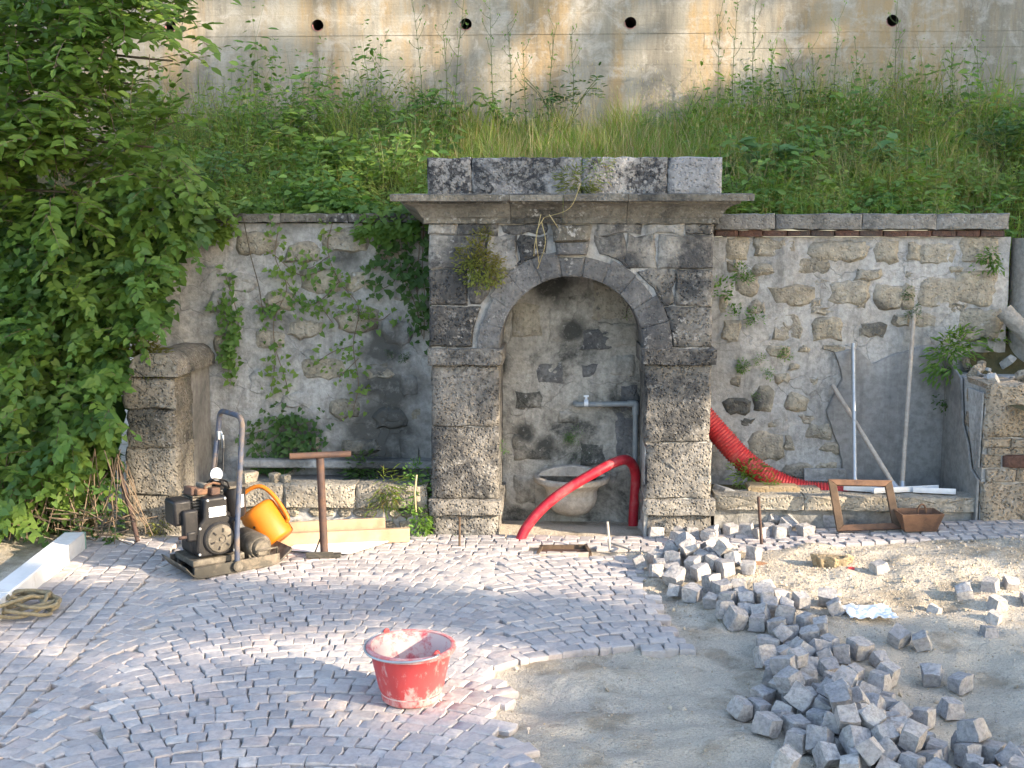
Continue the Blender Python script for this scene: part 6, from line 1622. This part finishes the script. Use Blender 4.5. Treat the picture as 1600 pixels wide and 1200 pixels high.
LOOSE = [('u',1,0.479,5.697,0.040,-2.95,0.15,-1.01,0.073,0.071,0.071), ('u',6,0.639,5.725,0.042,0.31,0.03,0.06,0.063,0.057,0.078), ('u',1,0.545,5.498,0.029,-0.16,0.14,-3.04,0.068,0.063,0.067), ('u',7,0.564,5.650,0.043,1.34,-0.11,-0.40,0.079,0.077,0.080),
('u',6,0.391,5.642,0.033,1.86,-2.01,-0.06,0.068,0.054,0.072), ('u',1,0.691,5.792,0.027,-3.13,0.18,0.86,0.065,0.055,0.073), ('u',0,0.649,5.559,0.049,1.50,-0.19,0.93,0.069,0.063,0.081), ('u',0,0.770,5.892,0.039,-0.16,-1.20,2.27,0.068,0.062,0.075),
('u',6,0.492,5.582,0.029,1.77,0.11,-1.52,0.064,0.063,0.070), ('u',1,0.811,5.982,0.035,1.41,-0.08,-1.67,0.071,0.079,0.083), ('u',4,0.799,5.670,0.064,1.43,0.16,-2.49,0.083,0.079,0.084), ('u',6,0.700,5.620,0.056,0.97,1.45,1.66,0.070,0.073,0.078),
('u',0,0.684,5.892,0.034,-0.00,0.03,-2.80,0.070,0.064,0.076), ('u',2,0.760,5.572,0.054,0.36,-1.39,-1.42,0.071,0.073,0.087), ('u',0,0.798,5.592,0.125,0.65,0.13,0.96,0.075,0.067,0.084), ('u',4,0.545,5.377,0.034,-0.13,0.46,-2.32,0.083,0.075,0.093),
('u',7,0.853,5.618,0.062,1.30,-0.03,-0.61,0.067,0.066,0.071), ('u',1,0.838,5.552,0.075,-1.12,2.78,-0.31,0.067,0.069,0.071), ('u',3,0.672,5.449,0.040,-1.55,0.20,-2.59,0.076,0.069,0.084), ('u',2,0.799,5.470,0.055,1.66,-0.09,-1.30,0.086,0.077,0.088),
('u',7,0.466,5.494,0.030,2.90,0.03,0.21,0.069,0.063,0.078), ('u',0,0.638,5.667,0.093,0.57,-0.40,0.39,0.071,0.075,0.079), ('u',4,0.753,5.745,0.049,-1.70,-2.32,-0.61,0.074,0.070,0.079), ('u',3,0.637,5.786,0.091,-0.97,0.61,0.42,0.076,0.078,0.092),
('u',1,0.573,5.819,0.049,1.21,-0.11,-1.90,0.078,0.074,0.089), ('u',3,0.788,5.803,0.034,-0.07,0.04,2.44,0.073,0.058,0.076), ('u',6,0.869,5.788,0.048,0.09,-0.19,-1.60,0.076,0.065,0.078), ('u',5,0.974,5.704,0.065,0.13,1.33,-2.19,0.070,0.057,0.082),
('u',6,0.911,5.496,0.051,0.02,0.04,2.86,0.066,0.067,0.071), ('u',2,0.536,5.244,0.006,-1.58,0.42,1.09,0.070,0.056,0.066), ('u',1,0.607,5.182,0.016,-1.51,-0.06,1.03,0.079,0.063,0.090), ('u',5,0.707,5.285,0.035,-0.50,-1.41,2.73,0.080,0.068,0.085),
('u',2,0.749,5.056,0.029,1.53,0.01,1.03,0.077,0.075,0.075), ('u',5,0.741,5.169,0.040,-1.65,-0.07,0.38,0.074,0.076,0.096), ('u',6,0.681,5.067,0.016,1.60,0.21,-2.06,0.061,0.056,0.075), ('u',6,0.827,5.017,0.029,0.46,-1.21,-2.05,0.082,0.067,0.075),
('u',2,0.813,4.951,0.004,-0.18,-1.18,-1.42,0.062,0.064,0.080), ('u',3,0.824,5.103,0.024,0.11,-1.36,-0.97,0.075,0.064,0.091), ('u',1,0.985,5.107,0.031,1.49,-0.11,-1.19,0.085,0.069,0.095), ('u',4,0.874,4.903,0.012,-2.26,-2.06,0.38,0.071,0.065,0.078),
('u',0,0.920,4.981,0.029,1.46,0.41,-1.74,0.079,0.079,0.094), ('u',6,0.757,4.842,0.013,-0.80,1.18,2.64,0.086,0.074,0.092), ('u',3,0.846,4.836,-0.001,0.05,3.09,1.27,0.069,0.072,0.078), ('u',6,1.096,4.748,0.021,2.06,-1.78,0.86,0.063,0.072,0.071),
('u',2,0.921,4.781,0.000,1.29,1.32,-0.29,0.074,0.074,0.093), ('u',6,1.051,4.825,0.014,3.09,-0.23,0.58,0.068,0.057,0.073), ('u',0,1.034,4.646,0.011,1.36,2.88,-0.17,0.080,0.072,0.087), ('u',0,0.999,4.997,0.023,1.31,0.33,-1.86,0.065,0.056,0.079),
('u',7,1.081,5.063,0.027,-1.53,-0.03,0.23,0.063,0.062,0.084), ('u',0,0.813,5.180,0.053,-0.25,0.41,1.58,0.061,0.062,0.074), ('u',0,0.829,5.251,0.031,-3.07,-0.07,0.15,0.070,0.067,0.078), ('u',4,0.956,5.224,0.032,1.33,-2.37,-0.98,0.057,0.058,0.078),
('u',3,0.721,4.916,0.029,2.91,0.03,0.14,0.074,0.071,0.094), ('u',2,0.910,5.068,0.049,-0.32,0.01,-3.09,0.082,0.083,0.099), ('u',0,0.976,4.882,0.024,-1.44,-0.12,2.92,0.075,0.077,0.079), ('u',7,1.202,5.097,0.031,-0.44,-0.09,2.89,0.076,0.065,0.081),
('u',7,0.912,4.625,0.028,2.65,-0.68,0.26,0.065,0.064,0.076), ('u',6,1.213,4.990,0.023,-1.12,-0.03,-1.70,0.072,0.063,0.075), ('h',6,0.850,4.639,-0.023,1.52,0.08,-0.29,0.070,0.070,0.081), ('h',7,0.840,4.545,-0.006,0.23,-0.07,3.02,0.083,0.081,0.094),
('h',1,0.807,4.415,0.003,1.02,0.05,0.36,0.076,0.078,0.093), ('h',4,0.951,4.696,-0.002,0.09,1.35,-1.27,0.069,0.078,0.091), ('h',6,0.886,4.423,0.004,-0.41,3.03,-1.28,0.076,0.063,0.089), ('h',5,0.952,4.446,0.027,-2.37,0.01,-1.38,0.086,0.068,0.082),
('h',6,0.960,4.353,-0.006,1.06,0.22,0.46,0.069,0.058,0.076), ('h',7,1.031,4.291,0.004,1.25,0.06,-2.85,0.065,0.065,0.075), ('h',2,0.958,4.570,-0.020,0.09,-0.17,-1.78,0.068,0.072,0.074), ('h',0,1.093,4.557,0.009,-0.09,-3.11,-0.92,0.070,0.061,0.080),
('h',6,1.034,4.485,0.003,1.07,0.29,0.38,0.083,0.076,0.080), ('h',1,1.036,4.394,0.008,1.23,0.38,1.49,0.074,0.070,0.072), ('h',0,1.204,4.531,0.000,0.13,0.07,0.47,0.086,0.082,0.091), ('h',0,1.272,4.475,-0.024,1.12,-0.06,-2.74,0.061,0.055,0.066),
('h',1,1.128,4.296,-0.017,-2.87,0.06,0.75,0.066,0.059,0.077), ('h',4,1.116,4.456,0.006,-1.47,-0.24,-1.84,0.075,0.071,0.080), ('h',3,1.218,4.273,-0.032,0.14,-3.14,-0.70,0.071,0.069,0.085), ('h',7,1.402,4.681,-0.001,-1.27,0.32,-0.84,0.072,0.070,0.083),
('h',2,1.454,4.398,-0.058,-1.25,-0.11,-0.27,0.079,0.071,0.080), ('h',6,0.818,4.272,0.005,1.37,0.09,1.47,0.069,0.076,0.082), ('h',5,0.736,4.064,-0.014,-0.01,0.05,-0.79,0.063,0.067,0.069), ('h',7,0.841,4.045,-0.008,-3.01,-0.16,-1.12,0.058,0.057,0.073),
('h',3,0.807,4.101,0.001,1.68,-1.83,0.67,0.069,0.063,0.072), ('h',7,0.923,4.218,0.006,0.09,-3.07,-1.50,0.078,0.077,0.092), ('h',3,0.708,3.958,-0.020,-1.49,-0.07,2.14,0.076,0.060,0.073), ('h',7,0.786,3.897,-0.006,1.17,0.02,-0.73,0.068,0.061,0.074),
('h',4,0.830,4.148,0.073,1.58,-0.13,-0.55,0.078,0.067,0.081), ('h',4,0.806,4.200,0.006,0.00,-3.08,-0.20,0.079,0.061,0.088), ('h',1,0.881,3.981,0.004,1.54,0.26,-2.74,0.073,0.068,0.086), ('h',5,0.958,4.044,0.005,-0.00,-0.04,0.41,0.070,0.064,0.084),
('h',0,0.762,3.829,0.001,-1.44,-0.25,-2.66,0.058,0.058,0.067), ('h',4,0.914,3.888,0.014,-0.22,-1.26,-0.25,0.064,0.070,0.079), ('h',0,1.094,4.124,-0.016,-0.06,0.19,-0.57,0.079,0.068,0.078), ('h',3,0.974,3.835,-0.005,0.16,-3.01,-0.71,0.058,0.057,0.071),
('h',2,0.887,4.134,0.005,-0.05,-0.09,-1.24,0.072,0.069,0.083), ('h',5,1.190,3.935,-0.014,2.51,0.43,1.60,0.062,0.061,0.071), ('h',6,0.827,4.027,0.059,1.82,0.26,-2.46,0.082,0.068,0.085), ('h',6,1.078,3.846,-0.003,2.14,-1.04,1.48,0.068,0.066,0.077),
('h',2,1.040,4.081,0.045,2.31,0.33,-0.61,0.078,0.073,0.093), ('h',5,1.045,3.744,-0.020,-0.01,-0.28,1.86,0.068,0.064,0.079), ('h',3,1.189,4.086,-0.030,2.94,0.00,-0.59,0.061,0.055,0.065), ('h',7,0.940,3.750,0.006,-0.07,-1.97,-1.97,0.064,0.061,0.085),
('h',6,1.175,4.007,-0.021,-1.45,0.13,1.54,0.072,0.062,0.077), ('h',7,1.031,3.806,0.028,0.63,0.72,2.51,0.057,0.056,0.077), ('h',6,1.280,3.949,-0.037,1.57,0.15,0.90,0.071,0.066,0.080), ('h',1,1.035,3.911,0.036,2.40,0.72,0.74,0.078,0.077,0.087),
('h',2,1.147,3.865,-0.017,-1.43,1.39,-1.43,0.062,0.061,0.069), ('h',3,0.640,3.933,-0.007,0.32,-2.95,-1.08,0.073,0.060,0.078), ('h',5,0.894,4.215,0.077,1.45,0.04,-2.60,0.061,0.058,0.069), ('h',5,0.964,3.965,0.046,-1.37,0.72,0.73,0.070,0.062,0.081),
('h',4,0.845,3.908,0.041,-0.94,-0.45,2.41,0.077,0.076,0.095), ('h',5,0.966,3.881,0.075,-0.14,0.31,-3.01,0.078,0.064,0.074), ('h',5,1.033,4.204,-0.014,1.38,0.07,-0.82,0.080,0.062,0.077), ('h',4,1.031,3.994,-0.001,-0.21,-2.81,1.05,0.067,0.060,0.075),
('h',5,1.110,4.040,0.015,0.53,-0.40,2.88,0.072,0.062,0.071), ('h',1,1.153,3.787,-0.009,-2.75,-0.13,-0.08,0.067,0.060,0.071), ('h',1,1.192,3.705,-0.014,0.02,0.16,0.76,0.075,0.068,0.078), ('h',2,1.106,3.950,0.005,0.86,3.03,-0.74,0.074,0.063,0.080),
('h',2,0.799,3.754,0.002,-0.10,-0.09,-1.25,0.078,0.068,0.082), ('h',2,0.921,3.656,-0.019,0.26,0.07,1.74,0.074,0.065,0.071), ('h',7,0.887,3.819,0.002,-0.03,3.08,-0.72,0.075,0.064,0.076), ('h',0,0.851,3.534,0.008,1.43,0.64,-1.39,0.069,0.067,0.077),
('h',0,0.906,3.700,0.042,1.32,-0.34,-1.90,0.065,0.062,0.082), ('h',1,0.954,3.800,0.074,-1.32,0.22,-1.59,0.085,0.075,0.082), ('h',7,0.951,3.525,0.001,3.13,0.03,-1.48,0.061,0.063,0.073), ('h',7,0.849,3.628,0.018,1.88,0.94,-1.87,0.082,0.072,0.087),
('h',6,1.020,3.716,0.042,1.56,1.30,0.52,0.071,0.069,0.081), ('h',6,1.086,3.674,0.028,-0.00,-0.01,-2.19,0.071,0.066,0.071), ('h',0,1.074,3.664,-0.033,0.06,2.87,-0.50,0.064,0.053,0.066), ('h',1,1.014,3.629,-0.012,0.78,2.26,1.24,0.076,0.070,0.073),
('h',5,1.146,3.648,-0.009,1.08,-0.06,-2.12,0.062,0.060,0.077), ('h',6,1.009,3.435,-0.002,0.95,1.21,1.82,0.069,0.063,0.076), ('h',3,0.958,3.598,0.029,-0.86,0.26,0.24,0.077,0.069,0.092), ('h',5,1.100,3.482,0.004,3.14,0.21,0.81,0.072,0.065,0.084),
('h',2,1.014,3.641,0.086,-0.59,0.25,-2.47,0.067,0.062,0.069), ('h',1,1.039,3.521,0.019,1.08,-0.75,-2.13,0.080,0.075,0.080), ('h',0,1.223,3.622,-0.012,3.13,0.08,-0.47,0.068,0.078,0.082), ('h',4,1.356,3.723,-0.030,-1.56,0.05,-0.25,0.081,0.065,0.082),
('h',0,1.304,3.519,-0.012,-1.89,-1.41,-0.03,0.056,0.057,0.068), ('h',2,1.400,3.641,-0.023,-1.62,-0.00,-2.33,0.076,0.069,0.093), ('h',2,1.172,3.537,-0.006,1.32,0.05,0.81,0.072,0.068,0.089), ('h',4,1.330,3.422,-0.001,3.12,0.14,0.55,0.075,0.074,0.077),
('h',5,1.319,3.609,-0.016,0.73,-1.39,1.47,0.072,0.066,0.073), ('h',2,1.156,3.396,0.013,-0.07,2.84,0.51,0.078,0.077,0.095), ('h',7,1.125,3.229,0.008,0.42,-1.39,-1.45,0.082,0.079,0.095), ('h',6,1.245,3.311,-0.003,1.50,-0.11,-1.33,0.073,0.066,0.094),
('h',5,1.322,3.342,0.022,0.79,0.80,-0.53,0.067,0.069,0.081), ('h',0,1.335,3.216,0.006,0.53,1.48,-1.62,0.060,0.062,0.077), ('h',6,0.781,3.658,-0.001,-3.14,0.09,1.00,0.073,0.068,0.083), ('h',2,0.700,3.744,0.016,1.50,-0.28,-2.46,0.073,0.069,0.090),
('h',3,0.714,3.488,0.007,-0.34,-1.25,-0.30,0.075,0.069,0.077), ('h',3,0.939,3.644,0.089,1.52,-0.68,1.63,0.068,0.063,0.082), ('h',2,0.906,3.453,0.007,2.43,-1.72,0.39,0.070,0.065,0.077), ('h',5,0.969,3.465,0.060,-0.74,-2.85,1.12,0.071,0.064,0.072),
('h',6,1.127,3.563,0.059,1.21,1.29,2.18,0.081,0.068,0.087), ('h',0,1.049,3.594,0.056,-0.69,2.98,0.35,0.069,0.063,0.080), ('h',2,1.353,3.663,0.047,2.73,0.09,0.65,0.084,0.077,0.082), ('h',6,1.099,3.581,-0.019,0.16,1.29,-0.13,0.068,0.074,0.077),
('h',7,1.430,3.461,-0.000,1.16,-1.54,-1.84,0.071,0.071,0.079), ('h',0,1.386,3.276,0.017,0.95,-0.06,-2.12,0.072,0.075,0.078), ('h',7,1.487,4.642,-0.005,0.26,1.16,-0.00,0.066,0.067,0.078), ('h',0,1.543,4.337,-0.059,-1.53,0.06,-2.48,0.081,0.064,0.082),
('h',7,1.263,4.337,-0.028,-2.84,0.07,0.80,0.077,0.075,0.094), ('h',5,1.443,3.567,-0.008,0.73,-0.79,0.03,0.072,0.063,0.081), ('h',1,1.508,3.630,-0.032,0.52,-1.73,-1.36,0.064,0.070,0.084), ('h',4,1.431,4.107,-0.067,3.05,0.01,-1.27,0.066,0.070,0.076),
('s',6,0.478,6.467,0.013,-3.10,-0.03,-1.29,0.065,0.061,0.071), ('s',6,0.503,6.337,0.013,1.39,-0.00,0.82,0.064,0.066,0.088), ('s',1,0.577,6.393,0.015,-3.12,0.01,0.80,0.062,0.068,0.072), ('s',7,0.523,6.247,0.019,0.67,-1.40,1.11,0.073,0.077,0.090),
('s',4,0.637,6.139,0.022,2.22,1.71,-0.27,0.070,0.072,0.089), ('s',0,0.651,6.281,0.031,-2.42,-0.03,-1.69,0.082,0.068,0.079), ('s',2,0.648,6.490,0.018,-0.68,1.32,1.65,0.066,0.061,0.078), ('s',0,0.749,6.415,0.024,1.40,0.14,1.71,0.077,0.070,0.094),
('s',2,0.726,6.251,0.025,1.50,-0.05,-0.06,0.065,0.067,0.080), ('s',6,0.820,6.477,0.030,-0.46,1.22,0.46,0.078,0.070,0.082), ('s',2,0.835,6.259,0.028,-0.26,-1.39,2.89,0.072,0.073,0.084), ('s',3,0.806,6.159,0.029,-0.01,-0.04,1.08,0.080,0.075,0.088),
('s',3,0.939,6.259,0.037,0.90,-1.55,-1.96,0.073,0.068,0.082), ('s',2,0.916,6.406,0.041,-0.05,0.24,-0.05,0.077,0.075,0.097), ('s',7,0.964,6.431,0.100,-1.65,-2.84,0.07,0.079,0.064,0.081), ('s',3,1.001,6.366,0.048,1.35,0.46,1.50,0.069,0.072,0.084),
('s',2,1.027,6.274,0.041,3.05,0.02,1.15,0.076,0.077,0.085), ('s',2,1.085,6.169,0.047,1.45,-0.15,0.36,0.071,0.069,0.083), ('s',3,1.184,6.348,0.089,-0.76,-2.97,0.22,0.073,0.068,0.076), ('s',1,1.113,6.374,0.043,0.47,-1.33,-2.69,0.067,0.061,0.079),
('s',7,1.150,6.282,0.044,3.11,0.00,1.57,0.073,0.068,0.072), ('s',6,1.184,6.156,0.051,0.73,1.47,-2.33,0.076,0.064,0.079), ('s',3,1.224,6.217,0.050,-1.38,-0.09,-0.39,0.068,0.062,0.068), ('s',2,1.259,6.305,0.065,0.10,0.54,-0.75,0.080,0.078,0.081),
('s',7,1.328,6.404,0.059,1.44,0.07,-1.93,0.074,0.064,0.076), ('s',5,1.502,6.357,0.080,0.08,-0.01,-1.71,0.079,0.074,0.090), ('s',5,1.324,6.164,0.064,0.05,-0.04,-1.15,0.077,0.068,0.086), ('s',1,1.403,6.406,0.070,-1.16,1.36,1.78,0.075,0.075,0.079),
('s',0,0.559,6.480,0.019,0.03,0.00,-2.89,0.078,0.081,0.089), ('s',1,0.802,6.629,0.016,-0.03,-0.07,-1.93,0.080,0.071,0.077), ('s',6,0.888,6.618,0.027,0.96,-0.05,-0.08,0.077,0.075,0.083), ('s',5,0.847,6.548,0.059,1.84,-0.74,1.01,0.075,0.068,0.088),
('s',3,0.925,6.519,0.036,-1.39,0.06,-1.73,0.071,0.081,0.089), ('s',4,1.052,6.481,0.041,0.11,0.01,-0.84,0.064,0.062,0.083), ('s',6,1.169,6.423,0.049,1.43,0.07,-2.42,0.076,0.076,0.090), ('s',6,1.239,6.480,0.062,1.21,0.38,2.24,0.078,0.074,0.088),
('r',0,1.963,5.200,0.087,-3.12,-0.17,1.00,0.080,0.081,0.087), ('r',3,2.063,5.220,0.087,1.25,-0.18,3.14,0.073,0.066,0.086), ('r',5,2.096,5.076,0.061,0.06,0.10,-1.57,0.076,0.082,0.084), ('r',2,1.665,5.039,0.017,-1.26,-1.30,0.47,0.057,0.055,0.069),
('r',0,1.874,4.902,0.034,-0.02,-2.88,-0.69,0.064,0.068,0.074), ('r',7,1.933,5.030,0.053,-0.01,-2.97,-1.18,0.081,0.067,0.089), ('r',5,1.803,4.767,0.015,3.07,-0.13,-1.51,0.067,0.062,0.073), ('r',5,1.539,5.490,0.079,-2.89,0.08,-1.24,0.074,0.077,0.083),
('r',6,1.825,5.139,0.070,1.33,-0.26,1.46,0.087,0.072,0.095)]
# ------------------------------------------------------------------ loose setts: where they came to rest
def loose_material():
    b = NB('split_grey_sett'); r = b.rnd(); w = b.pos()
    c = b.ramp(r, (0.0, (0.34, 0.325, 0.325)), (0.3, (0.43, 0.41, 0.405)), (0.6, (0.29, 0.28, 0.285)), (0.8, (0.40, 0.365, 0.345)), (1.0, (0.50, 0.475, 0.455)))
    c = b.mix(b.ramp(b.noise(w, 16, 6, 0.7), (0.45, 0.0), (0.64, 0.7)), c, (0.46, 0.42, 0.37))
    c = b.mix(b.ramp(b.noise(w, 60, 5, 0.7), (0.36, 0.6), (0.58, 0.0)), c, (0.14, 0.135, 0.135))
    h = b.math('ADD', b.noise(w, 36, 7, 0.7), b.noise(w, 14, 3))
    return b.done(c, 0.85, h, 0.9, 0.012, spec=0.25)
M_LOOSE = loose_material()
loose_meshes = [mesh_from('loose_sett', [(v[0], v[1], v[2] + .4) for v in vs], fs, M_LOOSE, smooth=True, sharp=30) for vs, fs in LOOSE_VARS]
LAB = {'h': ('loose grey sett in the big tumbled heap on the sand', 'setts in the big heap'),
       'u': ('loose pale sett in the upper end of the heap towards the wall', 'setts in the upper heap'),
       's': (' loose sett from the left in the row dumped before the right trough', 'setts along the trough'),
       'r': (' stray sett from the left on the sand at the right', 'stray setts at the right')}
TENS = ['', '', 'twenty', 'thirty', 'forty']
ORDL = ORD[:19] + ['twentieth'] + ['twenty-' + q for q in ORD[:9]] + ['thirtieth'] + ['thirty-' + q for q in ORD[:9]] + ['fortieth']
def scr_x(q): v = Vector(q[2:5]) - _C; return v.dot(_cr) / v.dot(_cf)
rank = {}
for kk in 'sr':
    for i, q in enumerate(sorted((q for q in LOOSE if q[0] == kk), key=scr_x)): rank[q] = i
for q in LOOSE:
    k, mi, x, y, z, a, b, c, sx, sy, sz = q
    f = .9 if k == 'r' else 1.0
    o = link('loose_sett', loose_meshes[mi], None, (x, y, z - (.022 if k == 'r' else 0)), (a, b, c), (sx * f, sy * f, sz * f))
    tag(o, LAB[k][0] if k in 'hu' else ORDL[rank[q]] + LAB[k][0], 'sett', LAB[k][1])
